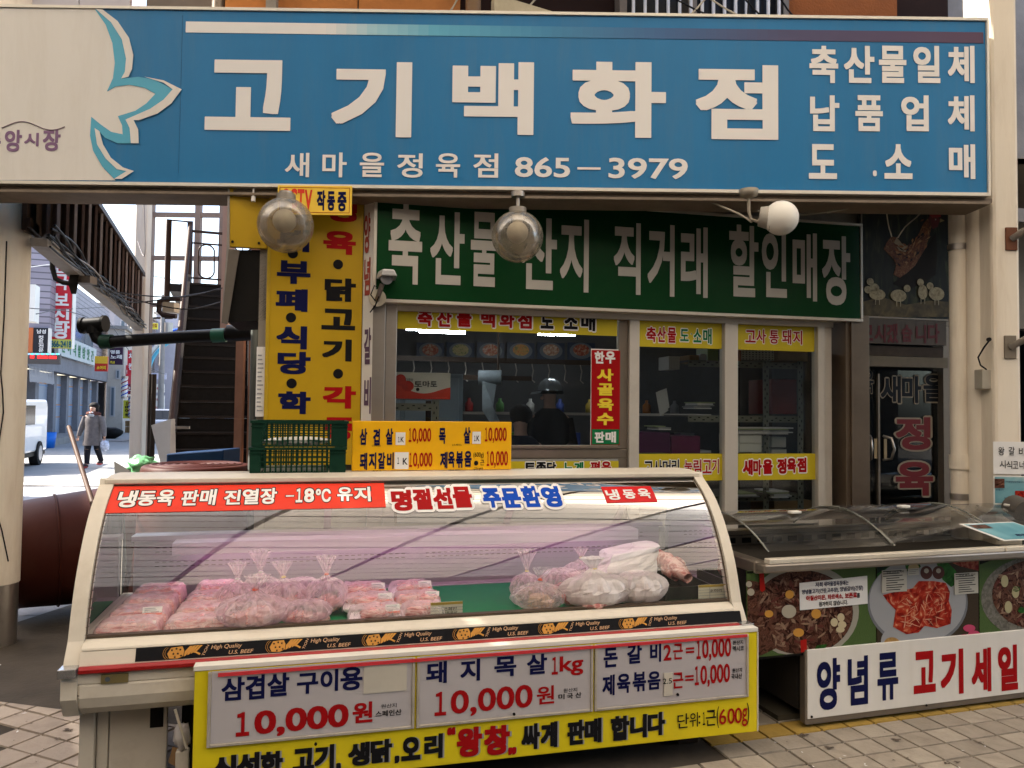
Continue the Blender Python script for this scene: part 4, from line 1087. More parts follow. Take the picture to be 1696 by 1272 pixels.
# hanging lamps: dim glass globes and one bare bulb
gl = glassm('smoked_globe', (.80, .76, .68), .4, film=.36, rough=.2, fcol=(.42, .37, .30))
def globe(px, py, rp, label, Y):
    a, z = W0.hit(px, py, Y); r = rp/F*Y*1.0; zt_ = W0.hit(px, 318, Y)[1]
    q = Thing('globe_lamp', W0, a, Y, zt_, label, 'lamp', 'globe lamps under the blue sign')
    prof = [(r*math.sin(k*math.pi/16), r*math.cos(k*math.pi/16)) for k in range(1, 17)]
    q.part('globe', MB().lathe([(p_[0], p_[1]) for p_ in prof], (a, Y, z), n=36), gl)
    q.part('cap', MB().cyl((a, Y, z+r*.90), (a, Y, z+r*1.12), r*.34, n=20), mat('cap_grey', (.30, .27, .23), .4, metal=.3))
    q.part('stem', MB().cyl((a, Y, z+r*1.1), (a, Y, zt_), .012, n=8).cyl((a, Y, zt_-.03), (a, Y, zt_), .04, n=14), steel)
    q.part('bulb', MB().ell((a, Y-.02, z+.02), r*.42, 20, 12), mat('bulb_milky', (.62, .58, .50), .3, sub=.0))
    q.part('bulb_neck', MB().cyl((a, Y-.0, z+.05), (a, Y, z+r*.95), r*.2, n=14), mat('neck_white', (.45, .42, .36), .4))
globe(473, 373, 46, 'smoky glass globe lamp in front of the yellow CCTV notice', 4.30)
globe(857, 392, 43, 'smoky glass globe lamp in front of the green sign', 4.32)
Y = 4.30; a, z = W0.hit(1291, 362, Y); zt_ = W0.hit(1240, 320, Y)[1]; ax = W0.hit(1240, 320, Y)[0]
q = Thing('bare_bulb_lamp', W0, ax, Y, zt_, 'round white bulb on a bent grey arm near the right end of the green sign', 'lamp')
q.part('arm', MB().tube([(ax, Y, zt_), (ax, Y, zt_-.10), (ax+.01, Y, zt_-.15), (ax+.05, Y-.0, zt_-.165), (a-.09, Y, z+.02)], .010, 8), mat('arm_grey', (.33, .29, .23), .45, metal=.2))
q.part('canopy', MB().lathe([(.0, .02), (.055, .02), (.05, -.015), (.02, -.03), (0, -.03)], (ax, Y, zt_), n=20), mat('arm_grey', (.33, .29, .23), .45))
q.part('socket', MB().cyl((a-.11, Y+.02, z+.015), (a-.045, Y+.005, z+.005), .055, .07, n=18), mat('socket_white', (.42, .39, .34), .4))
q.part('heat_sink', MB().cyl((a-.05, Y+.005, z+.005), (a-.03, Y+.0, z+.002), .078, n=28), darkbrown)
q.part('bulb', MB().ell((a+.005, Y-.01, z), .098, 28, 18), mat('bulb_white', (.88, .85, .78), .25))
# wires under the sign
w_ = mat('wire_beige', (.42, .38, .30), .5)
def cable(pts, Y, r, m_, label, n=14):
    P_ = [Vector((W0.hit(x, y, yy)[0], yy, W0.hit(x, y, yy)[1])) for x, y, yy in pts]
    out = []
    for i in range(len(P_)-1):
        p0, p1, p2, p3 = P_[max(i-1, 0)], P_[i], P_[i+1], P_[min(i+2, len(P_)-1)]
        for k in range(6):
            s_ = k/6; out.append(.5*((2*p1)+(p2-p0)*s_+(2*p0-5*p1+4*p2-p3)*s_*s_+(3*p1-p0-3*p2+p3)*s_**3))
    out.append(P_[-1])
    return solid('cable', MB().tube(out, r, 5), m_, W0, tuple(out[0]), label, 'cable')
cable([(1158, 326, 4.5), (1190, 340, 4.5), (1225, 355, 4.4), (1245, 368, 4.32)], 0, .006, w_, 'pale cable sagging to the bare bulb lamp from its left')
cable([(1420, 342, 4.6), (1380, 350, 4.6), (1320, 356, 4.6), (1255, 349, 4.5)], 0, .004, w_, 'thin pale cable from the bare bulb towards the poster')
cable([(1455, 328, 4.62), (1430, 338, 4.62), (1400, 344, 4.62), (1370, 352, 4.62)], 0, .007, w_, 'thick pale cable rising to the sign beam above the poster')
cable([(1463, 330, 4.66), (1468, 350, 4.7), (1472, 375, 4.72), (1477, 392, 4.75)], 0, .004, w_, 'thin cable hanging over the left half of the hen poster')
cable([(1535, 340, 4.66), (1520, 358, 4.7), (1500, 375, 4.72), (1487, 394, 4.75)], 0, .004, w_, 'thin cable slanting across the hen on the poster')
cable([(760, 318, 4.5), (830, 334, 4.55), (900, 332, 4.6), (975, 322, 4.6)], 0, .008, w_, 'loose cables drooping behind the middle globe lamp')
cable([(770, 324, 4.5), (820, 330, 4.55), (860, 336, 4.6), (930, 330, 4.6)], 0, .006, blackink, 'black cable drooping behind the middle globe lamp')
cable([(560, 325, 4.5), (590, 322, 4.6), (612, 322, 4.8)], 0, .005, w_, 'thin cable from CCTV notice to the green sign')
a, z0 = W0.hit(420, 312, 4.45); _, z1 = W0.hit(420, 334, 4.45)
solid('plug', MB().cyl((a, 4.45, z0), (a, 4.45, z1+.03), .006).cyl((a, 4.45, z1+.03), (a, 4.45, z1), .013), signwhite, W0, (a, 4.45, z0), 'small white plug dangling above the amber board', 'plug')

# ================================================================ ABOVE THE SIGN
stucco = mat('orange_stucco', (.52, .20, .055), .8, var=.18, vscale=5, bump=.8, bscale=14, dirt=.35, dcol=(.22, .09, .03), dscale=8)
t = Thing('upper_facade', FF, 0, .2, 3.2, 'orange stucco upper wall with barred windows behind the top of the blue sign', 'building front')
U = lambda px: G(px, 10, .2)[0]
t.part('stucco_wall', MB().box(U(375), U(592), .15, .29, 3.3, 6).box(U(594), U(760), .14, .29, 3.3, 6), stucco)
t.part('stucco_wall', MB().box(U(1295), U(1478), .15, .29, 3.3, 6), mat('rust_stucco', (.30, .09, .02), .8, var=.15, bump=.5))
t.part('dark_opening', MB().box(U(1478), U(1570), .2, .29, 3.3, 6), mat('dark_open', (.03, .015, .01), .8))
t.part('dark_opening', MB().box(U(760), U(1020), .22, .29, 3.3, 6), mat('dark_open', (.03, .015, .01), .8))
k = t.part('window_frame', MB().box(U(1018), U(1030), .10, .2, 3.3, 6).box(U(1130), U(1144), .10, .2, 3.3, 6).box(U(1285), U(1294), .1, .2, 3.3, 6), alud)
t.part('window_pane', MB().box(U(1030), U(1285), .20, .215, 3.3, 6), mat('dark_glass', (.02, .02, .022), .1))
for i in range(14): a = U(1030)+(U(1285)-U(1030))*(i+.5)/14; t.part('window_bar', MB().box(a-.008, a+.008, .08, .10, 3.3, 6), whiteink)
lz = G(960, 30, -.1)[1]
t.part('ledge', MB().hexa([(U(800), -.2, 4.05), (U(1140), -.2, 3.78), (U(1140), -.1, 3.78), (U(800), -.1, 4.05), (U(800), -.2, 4.16), (U(1140), -.2, 3.90), (U(1140), -.1, 3.90), (U(800), -.1, 4.16)]), mat('ledge_cream', (.50, .45, .33), .6, var=.2, dirt=.4))
t.part('drain', MB().cyl((U(776), 0, 3.3), (U(776), 0, 6), .05), mat('drain_brown', (.20, .12, .06), .5))
t.part('drain', MB().cyl((U(362), .2, 3.95), (U(362), .2, 6), .04), alud)
for i, (a, b_) in enumerate(((46, 130), (132, 215))):
    ua_, _ = W0.hit(a, 8, 4.9); ub_, _ = W0.hit(b_, 8, 4.9)
    solid('cladding_panel', MB().box(ua_, ub_, 4.9, 4.93, 3.85, 5.4), mat('grey_lilac', (.50, .47, .48), .5, var=.05), W0, (ua_, 4.9, 3.9), 'pale grey cladding panel over the white end of the blue sign, %s' % ('left one' if i == 0 else 'right one'), 'panel', 'grey cladding panels')
a, _ = W0.hit(230, 8, 4.9); b_, _ = W0.hit(345, 8, 4.9)
solid('cladding_panel', MB().box(a, b_, 5.0, 5.03, 3.85, 5.4), mat('beige_dark', (.20, .17, .13), .6, var=.1), W0, (a, 5, 3.9), 'dark beige board between the grey panels and the orange wall', 'panel')
for i, (x0, y0, x1, y1) in enumerate([(1110, -6, 1195, 34), (1170, -6, 1240, 34), (1240, -8, 1238, 34), (1130, 36, 1170, -4), (1270, 34, 1230, -6), (855, 30, 890, -5), (1320, 34, 1290, -6), (740, 26, 760, -6)]):
    a = W0.hit(x0, y0, 4.75); b_ = W0.hit(x1, y1, 4.75)
    solid('cable', MB().tube([(a[0], 4.75, a[1]), ((a[0]+b_[0])/2, 4.75, (a[1]+b_[1])/2-.01), (b_[0], 4.75, b_[1])], .006, 5), w_ if i % 2 else blackink, W0, (a[0], 4.75, a[1]), ['pale cable slanting over the barred window', 'black cable slanting over the barred window', 'pale cable beside the window frame above the sign', 'black cable rising left over the barred window', 'pale cable at the right of the barred window', 'black cable over the cream ledge', 'pale cable over the rust stucco', 'black cable above the sign by the orange wall'][i], 'cable')
# ================================================================ DISPLAY CASE
prof = [(.47, 1.235), (.35, 1.09), (.262, .94), (.185, .80), (.13, .68), (.085, .63), (.055, .56), (.05, .47), (.10, .385)]
def crom(P_, n=8):
    o = []
    for i in range(len(P_)-1):
        p0, p1, p2, p3 = [Vector(P_[max(0, min(len(P_)-1, j))]) for j in (i-1, i, i+1, i+2)]
        for k in range(n):
            s_ = k/n; o.append(tuple(.5*((2*p1)+(p2-p0)*s_+(2*p0-5*p1+4*p2-p3)*s_*s_+(3*p1-p0-3*p2+p3)*s_**3)))
    o.append(tuple(P_[-1])); return o
# a smooth round front: refit through a circle-like sweep
glp = crom([(.52, 1.212), (.395, 1.12), (.29, .99), (.205, .83), (.15, .655)], 6)
def gv(z):
    for (va, za), (vb, zb2) in zip(glp, glp[1:]):
        if zb2 <= z <= za: return va+(vb-va)*(za-z)/max(1e-6, za-zb2)
    return glp[0][0] if z > glp[0][1] else glp[-1][0]
GV = np.vectorize(gv)
uL_, uR_ = -2.86, .0
t = Thing('display_case', CF, (uL_+uR_)/2, .5, 0, 'long cream refrigerated meat display case with curved glass front', 'display case')
DC = t
inn = uL_+.055; inr = uR_-.055
caseglass = glassm('case_glass', (.95, .955, .95), 1.6, base=.045)
sideglass = glassm('case_side_glass', (.93, .94, .93), 1.0, film=.02)
b = MB()
b.add([(u_, v_, z_) for v_, z_ in glp for u_ in (inn, inr)], [(2*i, 2*i+1, 2*i+3, 2*i+2) for i in range(len(glp)-1)], True)
t.part('front_glass', b, caseglass)
# end caps: cream rims round a side glass
outer = [(v_-.02, z_) for v_, z_ in glp]+[(.095, .60), (.062, .53), (.06, .46), (.10, .39), (.16, .365)]
outer_in = [(v_+.045, z_) for v_, z_ in glp]+[(.15, .64)]
for nm, a, b_ in (('end_cap', uL_, uL_+.055), ('end_cap', uR_-.05, uR_)):
    rim = [(.515, 1.238)]+outer; innr = [(.56, 1.225)]+[(v_+.06, z_-.004) for v_, z_ in glp]+[(.22, .66), (.22, .40)]
    m_ = MB(); n = len(rim); k = len(innr)
    poly = rim+[(.22, .375)]+innr[::-1]
    # strip between rim and inner line
    for (p, q_) in ((rim[i], rim[i+1]) for i in range(n-1)):
        pi = (p[0]+.055, p[1]-.012); qi = (q_[0]+.055, q_[1]-.006)
        m_.add([(a, p[0], p[1]), (a, q_[0], q_[1]), (a, qi[0], qi[1]), (a, pi[0], pi[1]), (b_, p[0], p[1]), (b_, q_[0], q_[1]), (b_, qi[0], qi[1]), (b_, pi[0], pi[1])],
               [(0, 1, 2, 3), (7, 6, 5, 4), (0, 4, 5, 1), (3, 2, 6, 7)], False)
    cap = t.part(nm, m_, cream)
    t.part('glass_gasket', MB().tube([(b_ if a == uL_ else a, v_+.004, z_) for v_, z_ in glp], .006, 5), mat('gasket', (.10, .07, .045), .5), parent=cap)
    t.part('side_wall', MB().prism([(.16, .375), (.16, .64), (.98, .64), (.98, .375)], a+.004, b_-.004, 'x'), cream2, parent=cap)
    t.part('side_glass', MB().prism([(v_+.03, z_-.01) for v_, z_ in glp]+[(.18, .642), (.96, .642), (.80, 1.20), (.56, 1.205)], a+.02, a+.026, 'x'), sideglass, parent=cap)
# lower rounded belly
bel = [(.125, .685), (.092, .66), (.078, .648)]
t.part('glass_ledge', MB().prism([(.17, .654), (.15, .654), (.12, .648), (.098, .635), (.094, .626), (.17, .626)], inn, inr, 'x'), cream, bevel=.003)
t.part('black_trim', MB().box(inn, inr, .156, .19, .6545, .664), mat('gasket', (.10, .07, .045), .5))
BFr = t.part('belly', MB().prism([(.20, .624), (.094, .624), (.078, .58), (.072, .553), (.07, .513), (.20, .513)], inn, inr, 'x'), cream)
bel2 = [(.20, .511), (.068, .511), (.067, .46), (.08, .42), (.11, .388), (.20, .385)]
t.part('belly_lower', MB().prism(bel2, inn, inr, 'x', smooth=False), cream, bevel=.008)
# black beef strip (wide tape) with its print
us0, us1 = CF.hit(224, 1090, .08)[0], CF.hit(1228, 1010, .08)[0]
SB = mat('black_tape', (.012, .012, .014), .35)
tape = t.part('beef_tape', MB().hexa([(us0, .0765, .580), (us1, .0765, .580), (us1, .1, .580), (us0, .1, .580), (us0, .0915, .6245), (us1, .0915, .6245), (us1, .1, .6245), (us0, .1, .6245)]), SB)
TF = Fr(*(CF.P(0, .0765, 0).xy), 14.5, .580, -18.6)   # plane of the sloping tape: tilt back
gold = mat('gold_ink', (.62, .30, .07), .4); pinkg = mat('pale_gold_ink', (.62, .38, .22), .4)
L = .375; n_ = 7
tb, sb = MB(), MB()
hz_ = .049
for i in range(8):
    o = us0+.12+i*L
    if o+.30 > us1: break
    gb = MB()
    # flag shaped shield: starry left half, striped right half
    gb.poly([(o, .004), (o-.008, .022), (o+.004, .043), (o+.045, .046), (o+.052, .030), (o+.050, .010), (o+.03, .002)], -.0030)
    for j in range(4):
        x = o+.052+j*.012; gb.poly([(x, .008+j*.004), (x+.008, .012+j*.004), (x+.030, .046), (x+.020, .046), (x+.002, .026)], -.0030)
    gb.poly([(o+.085, .030), (o+.112, .016), (o+.108, .010), (o+.095, .018), (o+.08, .022)], -.0030)
    for (dx, dz) in ((.008, .034), (.024, .038), (.038, .034), (.014, .020), (.030, .020), (.042, .012), (.020, .008)):
        sb.poly([(o+dx+(.0055 if k % 2 == 0 else .0024)*math.sin(k*math.pi/5), dz+(.0055 if k % 2 == 0 else .0024)*math.cos(k*math.pi/5)) for k in range(10)], -.0040)
    for rr in (.030, .036):
        gb.tube([(o+.018+rr*1.15*math.cos(a_), -.003, .024+rr*.85*math.sin(a_)) for a_ in [math.pi*(.72+.56*k/8) for k in range(9)]], .0009, 4)
    put(tb, 'TION', o+.116, o+.142, .004, .046, -.003, .0, rot=None) if False else put(tb, 'TION', o+.108, o+.150, .021, .031, -.003, .01, rot=1.15)
    t.part('eagle_emblem', gb, gold, tape, TF)
    put(tb, 'High Quality', o+.150, o+.262, .024, .044, -.003, .012, shear=.25)
    put(tb, 'U.S. BEEF', o+.215, o+.305, .006, .020, -.003, .012, shear=.25)
t.part('stars', sb, SB, tape, TF); t.part('lettering', tb, pinkg, tape, TF)
t.part('bumper_rail', MB().prism([(.075, .577), (.060, .579), (.050, .569), (.050, .556), (.062, .549), (.075, .551)], CF.hit(130, 1108, .06)[0], inr, 'x'), mat('red_rail', (.32, .012, .012), .3, var=.1, coat=.3), bevel=.002)
for a, s_ in ((uL_-.006, 1), (uR_-.055, 1)):
    t.part('rail_clip', MB().box(a, a+.062, .035, .10, .546, .580), mat('clip_chrome', (.5, .5, .5), .25, metal=.8), bevel=.003)
a, z = CF.hit(191, 1123, .07)
pltm = t.part('maker_plate', MB().box(CF.hit(168, 1120, .07)[0], CF.hit(213, 1120, .07)[0], .062, .071, z-.017, z+.017), mat('brass_plate', (.36, .29, .13), .35, metal=.6, var=.2), bevel=.001)
a2 = CF.hit(178, 1122, .06)[0]; t.part('roundel', MB().disc(a2, z, .009, .009, .0605), mat('roundel', (.10, .12, .14), .4), parent=pltm)
t.part('panel_seam', MB().box(inn, CF.hit(322, 1130, .05)[0], .0675, .073, .4695, .473), mat('seam_dark', (.12, .09, .06), .6))
# base cabinet
ub0 = CF.hit(135, 1230, .24)[0]; ub1 = CF.hit(160, 1230, .24)[0]; ub2 = CF.hit(180, 1230, .24)[0]; ub3 = CF.hit(277, 1230, .24)[0]
t.part('base_post', MB().box(ub0, ub1, .2, .98, .0, .384), cream2, bevel=.004)
t.part('base_panel', MB().box(ub1+.003, ub2, .225, .97, .0, .384), cream2, bevel=.004)
wd = MB(); x0c, x1c = CF.hit(248, 1190, .22)[0], CF.hit(270, 1190, .22)[0]
t.part('vent_panel', MB().box(ub2+.003, ub3, .23, .25, .0, .384), cream2, bevel=.004)
t.part('vent_hole', MB().box(x0c, x1c, .226, .229, .27, .365), dark)
t.part('plinth', MB().box(ub3+.02, uR_-.08, .45, .95, 0, .384), mat('plinth_dark', (.03, .027, .025), .6))
t.part('foot', MB().box(uR_-.3, uR_-.2, .18, .3, 0, .384).box(uR_-.12, uR_-.06, .3, .9, .0, .384), darkbrown)
# cream rear top rail, rear wall, sliding rear panes
t.part('top_rail', MB().prism([(.515, 1.208), (.50, 1.214), (.50, 1.234), (.60, 1.246), (.76, 1.244), (.76, 1.208)], uL_+.02, uR_-.02, 'x'), cream, bevel=.004)
t.part('top_channel', MB().box(inn, inr, .53, .70, 1.185, 1.207), mat('channel_brown', (.17, .13, .12), .5, metal=.2))
dk = mat('deck_steel', (.50, .46, .47), .35, metal=.3, var=.08, vscale=3)
t.part('inner_back', MB().prism([(.86, .62), (.90, .64), (.90, .90), (.94, .90), (.94, .62)], inn+.005, inr-.005, 'x'), mat('inner_back_m', (.36, .33, .33), .4, var=.06, vscale=4))
sl = MB()
for u_ in np.arange(inn+.1, inr-.1, .032):
    if abs((u_-inn-1.35)) < .06: continue
    for z_ in (.775, .795, .845, .865)[:4]: sl.box(u_, u_+.018, .8985, .8999, z_, z_+.003)
t.part('vent_slot', sl, mat('gasket', (.10, .07, .045), .5), kind='stuff')
t.part('deck', MB().box(inn+.005, inr-.005, .175, .86, .605, .627), dk)
t.part('green_mat', MB().box(inn+.012, CF.hit(1060, 1000, .4)[0], .195, .855, .6272, .633), mat('green_mat_m', (.006, .21, .075), .5, var=.1, vscale=8, bump=.2, bscale=200))
t.part('deck_seam', MB().box(inn+.1, inr-.1, .84, .858, .627, .636), dk)
rear = glassm('rear_glass', (.80, .82, .82), 1.0, film=.03)
t.part('rear_sill', MB().box(inn, inr, .86, .97, .905, .93), mat('sill_lamp_tint', (.42, .38, .42), .3, metal=.4))  # purple cast of the case light put into the sill colour
ms = [inn, -1.90, -.95, inr]
for i in range(3):
    t.part('rear_pane', MB().add([(ms[i], .93, .932), (ms[i+1], .93, .932), (ms[i+1], .67, 1.184), (ms[i], .67, 1.184)], [(0, 1, 2, 3)]), rear)
for u_ in ms[1:3]+[inr-.25]:
    t.part('rear_mullion', MB().hexa([(u_-.018, .93, .932), (u_+.018, .93, .932), (u_+.018, .95, .932), (u_-.018, .95, .932), (u_-.018, .665, 1.184), (u_+.018, .665, 1.184), (u_+.018, .685, 1.184), (u_-.018, .685, 1.184)]), mat('mullion_m', (.28, .22, .24), .4, metal=.4))
pinkt = mat('pink_tube', (1, .6, .95), .4, emit=(1.0, .42, .85), es=1.3)
t.part('case_lamp', MB().cyl((inn+.25, .80, .893), (inr-.25, .80, .893), .0125, n=10), pinkt)
top_t = mat('added_top_tube', (1, .6, .95), .4, emit=(1.0, .50, .80), es=4.5)  # unseen second tube, added to light the meat from above
t.part('case_lamp', MB().cyl((inn+.25, .60, 1.168), (inr-.25, .60, 1.168), .010, n=10), top_t)
t.part('lamp_lip', MB().box(inn+.1, inr-.1, .556, .560, 1.135, 1.184), mat('channel_brown', (.17, .13, .12), .5))
t.part('lamp_hood', MB().prism([(.745, .856), (.75, .856), (.75, .905), (.88, .905), (.88, .911), (.745, .911)], inn+.2, inr-.2, 'x'), mat('hood_white', (.6, .58, .6), .4))
# labels on the curved glass
red = MB(); 
def band(px0, px1, y0, y1, m_, name, lean=0, off=-.004):
    xm = (px0+px1)/2; vv = .42
    z1 = CF.hit(xm, y0, vv)[1]; z0 = CF.hit(xm, y1, vv)[1]; u0 = CF.hit(px0, (y0+y1)/2, vv)[0]; u1 = CF.hit(px1, (y0+y1)/2, vv)[0]
    b = MB(); k = 6
    for i in range(k):
        za, zb2 = z1+(z0-z1)*i/k, z1+(z0-z1)*(i+1)/k; la, lb = lean*(1-i/k), lean*(1-(i+1)/k)
        b.add([(u0-la, gv(za)+off, za), (u1-lean+la if lean < 0 else u1, gv(za)+off, za), (u1-lean+lb if lean < 0 else u1, gv(zb2)+off, zb2), (u0-lb, gv(zb2)+off, zb2)], [(0, 1, 2, 3)], True)
    return t.part(name, b, m_)
def gw(items, m_, off=.03, outline=None, grow=.04, parent=None):
    vv = .42
    words(t, CF, -.0075, items, m_, off, parent=parent, outline=outline, grow=grow, curve=GV, vp=vv)
k = band(166, 638, 806, 843, mat('label_red', (.78, .045, .02), .4), 'red_label')
gw([('냉', 194, 225, 827, 24), ('동', 227, 257, 826, 21), ('육', 259, 287, 825, 23), ('판', 300, 328, 825, 22), ('매', 331, 357, 824, 23), ('진', 371, 398, 824, 21), ('열', 401, 428, 823, 22), ('장', 431, 458, 822, 23), ('-', 472, 488, 822, 3), ('18', 490, 520, 821, 20), ('℃', 523, 548, 821, 19), ('유', 559, 584, 819, 20), ('지', 587, 614, 819, 21)], whiteink, .03, blackink, .035, k)
gw([('명', 648, 681, 828, 30), ('절', 684, 714, 826, 30), ('선', 717, 748, 825, 30), ('물', 750, 781, 823, 30)], redink, .05, whiteink, .09)
gw([('주', 799, 828, 824, 28), ('문', 830, 861, 824, 28), ('환', 864, 893, 822, 30), ('영', 897, 927, 822, 30)], blueink, .05, whiteink, .09)
k = band(1000, 1083, 807, 830, mat('label_red2', (.62, .012, .015), .4), 'red_label')
gw([('냉', 1003, 1024, 819, 15), ('동', 1031, 1051, 818, 13), ('육', 1056, 1076, 817, 14)], whiteink, .03, None, .03, k)

# ---------------------------------------------------------------- meat in the case
pork = ramp_mat('pork_slices', [(.30, (.50, .15, .15)), (.42, (.76, .38, .36)), (.50, (.86, .62, .57)), (.58, (.58, .20, .20)), (.70, (.85, .60, .55))], 6, 7, .35, 'noise', stretch=(2, 1, 9), distort=.8, bump=.25, coat=.5)
meat = ramp_mat('meat_chunks', [(.3, (.42, .10, .10)), (.48, (.70, .30, .27)), (.56, (.85, .60, .53)), (.7, (.55, .20, .18))], 22, 7, .35, bump=.5, distort=1.5, coat=.4)
tofu = ramp_mat('frozen_blocks', [(.3, (.42, .30, .20)), (.6, (.62, .48, .36)), (.8, (.7, .56, .45))], 24, 5, .5, bump=.3)
def film(name, a, col, fresn=1.6, var=.5, sc=14):
    m = bpy.data.materials.new(name); m.use_nodes = True; MATS[name] = m
    nt = m.node_tree; n = nt.nodes; L_ = nt.links.new; b = n['Principled BSDF']; out = n['Material Output']
    b.inputs['Base Color'].default_value = (*col, 1); b.inputs['Roughness'].default_value = .22; b.inputs['Coat Weight'].default_value = .3
    tl = n.new('ShaderNodeBsdfTranslucent'); tl.inputs[0].default_value = (*col, 1)
    m0 = n.new('ShaderNodeMixShader'); m0.inputs[0].default_value = .35; L_(b.outputs[0], m0.inputs[1]); L_(tl.outputs[0], m0.inputs[2])
    tr = n.new('ShaderNodeBsdfTransparent'); tx = n.new('ShaderNodeTexNoise'); tx.inputs['Scale'].default_value = sc; tx.inputs['Detail'].default_value = 6; tx.inputs['Distortion'].default_value = 1.5
    tc = n.new('ShaderNodeTexCoord'); mp = n.new('ShaderNodeMapping'); mp.inputs['Scale'].default_value = (1.6, 1.6, .5); L_(tc.outputs['Object'], mp.inputs[0]); L_(mp.outputs[0], tx.inputs['Vector'])
    mr = n.new('ShaderNodeMapRange'); mr.inputs[1].default_value = .3; mr.inputs[2].default_value = .7; mr.inputs[3].default_value = max(0, a-var*.5); mr.inputs[4].default_value = min(1, a+var*.5); L_(tx.outputs[0], mr.inputs[0])
    lw = n.new('ShaderNodeLayerWeight'); lw.inputs[0].default_value = .35; ad = n.new('ShaderNodeMath'); ad.operation = 'ADD'; ad.use_clamp = True; L_(mr.outputs[0], ad.inputs[0]); sc_ = n.new('ShaderNodeMath'); sc_.operation = 'MULTIPLY'; sc_.inputs[1].default_value = .5; L_(lw.outputs['Facing'], sc_.inputs[0]); L_(sc_.outputs[0], ad.inputs[1])
    mx = n.new('ShaderNodeMixShader'); L_(ad.outputs[0], mx.inputs[0]); L_(tr.outputs[0], mx.inputs[1]); L_(m0.outputs[0], mx.inputs[2]); L_(mx.outputs[0], out.inputs[0])
    bp = n.new('ShaderNodeBump'); bp.inputs['Strength'].default_value = .6; bp.inputs['Distance'].default_value = .01; L_(tx.outputs[0], bp.inputs['Height']); L_(bp.outputs[0], b.inputs['Normal'])
    return m
filmc = film('clear_film', .16, (.90, .82, .82), var=.3); filmw = film('white_bag_film', .84, (.88, .83, .82), var=.25); filmh = film('hazy_bag_film', .34, (.90, .74, .78))
stick_w = mat('sticker_white', (.85, .83, .80), .4); stick_r = mat('sticker_red', (.75, .12, .06), .4); stick_y = mat('sticker_yellow', (.80, .62, .15), .4)
def on_deck(px, py, z=.64): return CF.hz(px, py, z)
def sticker(q, c, w_, h, yaw, pitch, m_stripe=stick_r, par=None):
    """small price label lying on / leaning on the pack"""
    f = Fr(*(CF.P(c[0], c[1], 0).xy), 14.5+yaw, c[2], pitch)
    s_ = q.part('price_sticker', MB().box(-w_/2, w_/2, -.001, .0005, 0, h), stick_w, par, f)
    q.part('stripe', MB().box(-w_/2, w_/2, -.0018, -.0011, h*.0, h*.22), m_stripe, s_, f)
    b = MB()
    for i in range(3): b.box(-w_*.4, w_*(.1+.3*random.random()), -.0018, -.0011, h*(.35+.2*i), h*(.42+.2*i))
    q.part('print_lines', b, greyink, s_, f)
def pack(u, v, z, w_, d, h, label, yaw=0, group='vacuum packs of sliced pork'):
    q = Thing('meat_pack', CF, u, v, z, label, 'meat pack', group)
    sd_ = random.random()*50
    V = []; n, m = 26, 16; fs = []
    for j in range(m+1):
        for i in range(n+1):
            a, b_ = i/n*2-1, j/m*2-1
            e = (1-abs(a)**7)*(1-abs(b_)**7)
            zz = z+h*e**.35*(1+.16*noise.noise(Vector((a*2.2+sd_, b_*7, 0)))+.07*noise.noise(Vector((a*9, b_*3+sd_, 2))))
            V.append((u+a*w_/2*(1+.03*noise.noise(Vector((b_*4, sd_, 0)))), v+b_*d/2, max(z, zz)))
    for j in range(m):
        for i in range(n): k = j*(n+1)+i; fs.append((k, k+1, k+n+2, k+n+1))
    q.part('pork', MB().add(V, fs, True), pork)
    V2 = [(x, y, zz+.003+.002*noise.noise(Vector((x*40, y*40, sd_)))) for x, y, zz in V]
    q.part('film', MB().add(V2, fs, True), filmc)
    return q
# two stacks of long packs on the left, each stepping back and up
u_a, v_a = on_deck(320-40, 1035); 
cols_ = [(on_deck(222, 1050)[0], .50, 'left'), (on_deck(335, 1040)[0], .46, 'right')]
ns = ['front', 'second', 'third', 'rear']
ph = [CF.hit(x, 1055, .27)[0] for x in (158, 268, 272, 376)]
for (uc, w_, side) in (((ph[0]+ph[1])/2, ph[1]-ph[0], 'left'), ((ph[2]+ph[3])/2, ph[3]-ph[2], 'right')):
    for r_ in range(4):
        pk = pack(uc+.012*r_, .285+r_*.135, .634+.010*r_, w_-.010*r_, .165, .055+.004*r_, '%s long pack of pale pork in the %s row, left end of case' % (ns[r_], 'outer' if side == 'left' else 'inner'))
        if (side, r_) in (('left', 0), ('left', 1), ('right', 0)): sticker(pk, (uc+w_*.28, .215+r_*.13, .662+.024*r_), .075, .035, 2, -35)
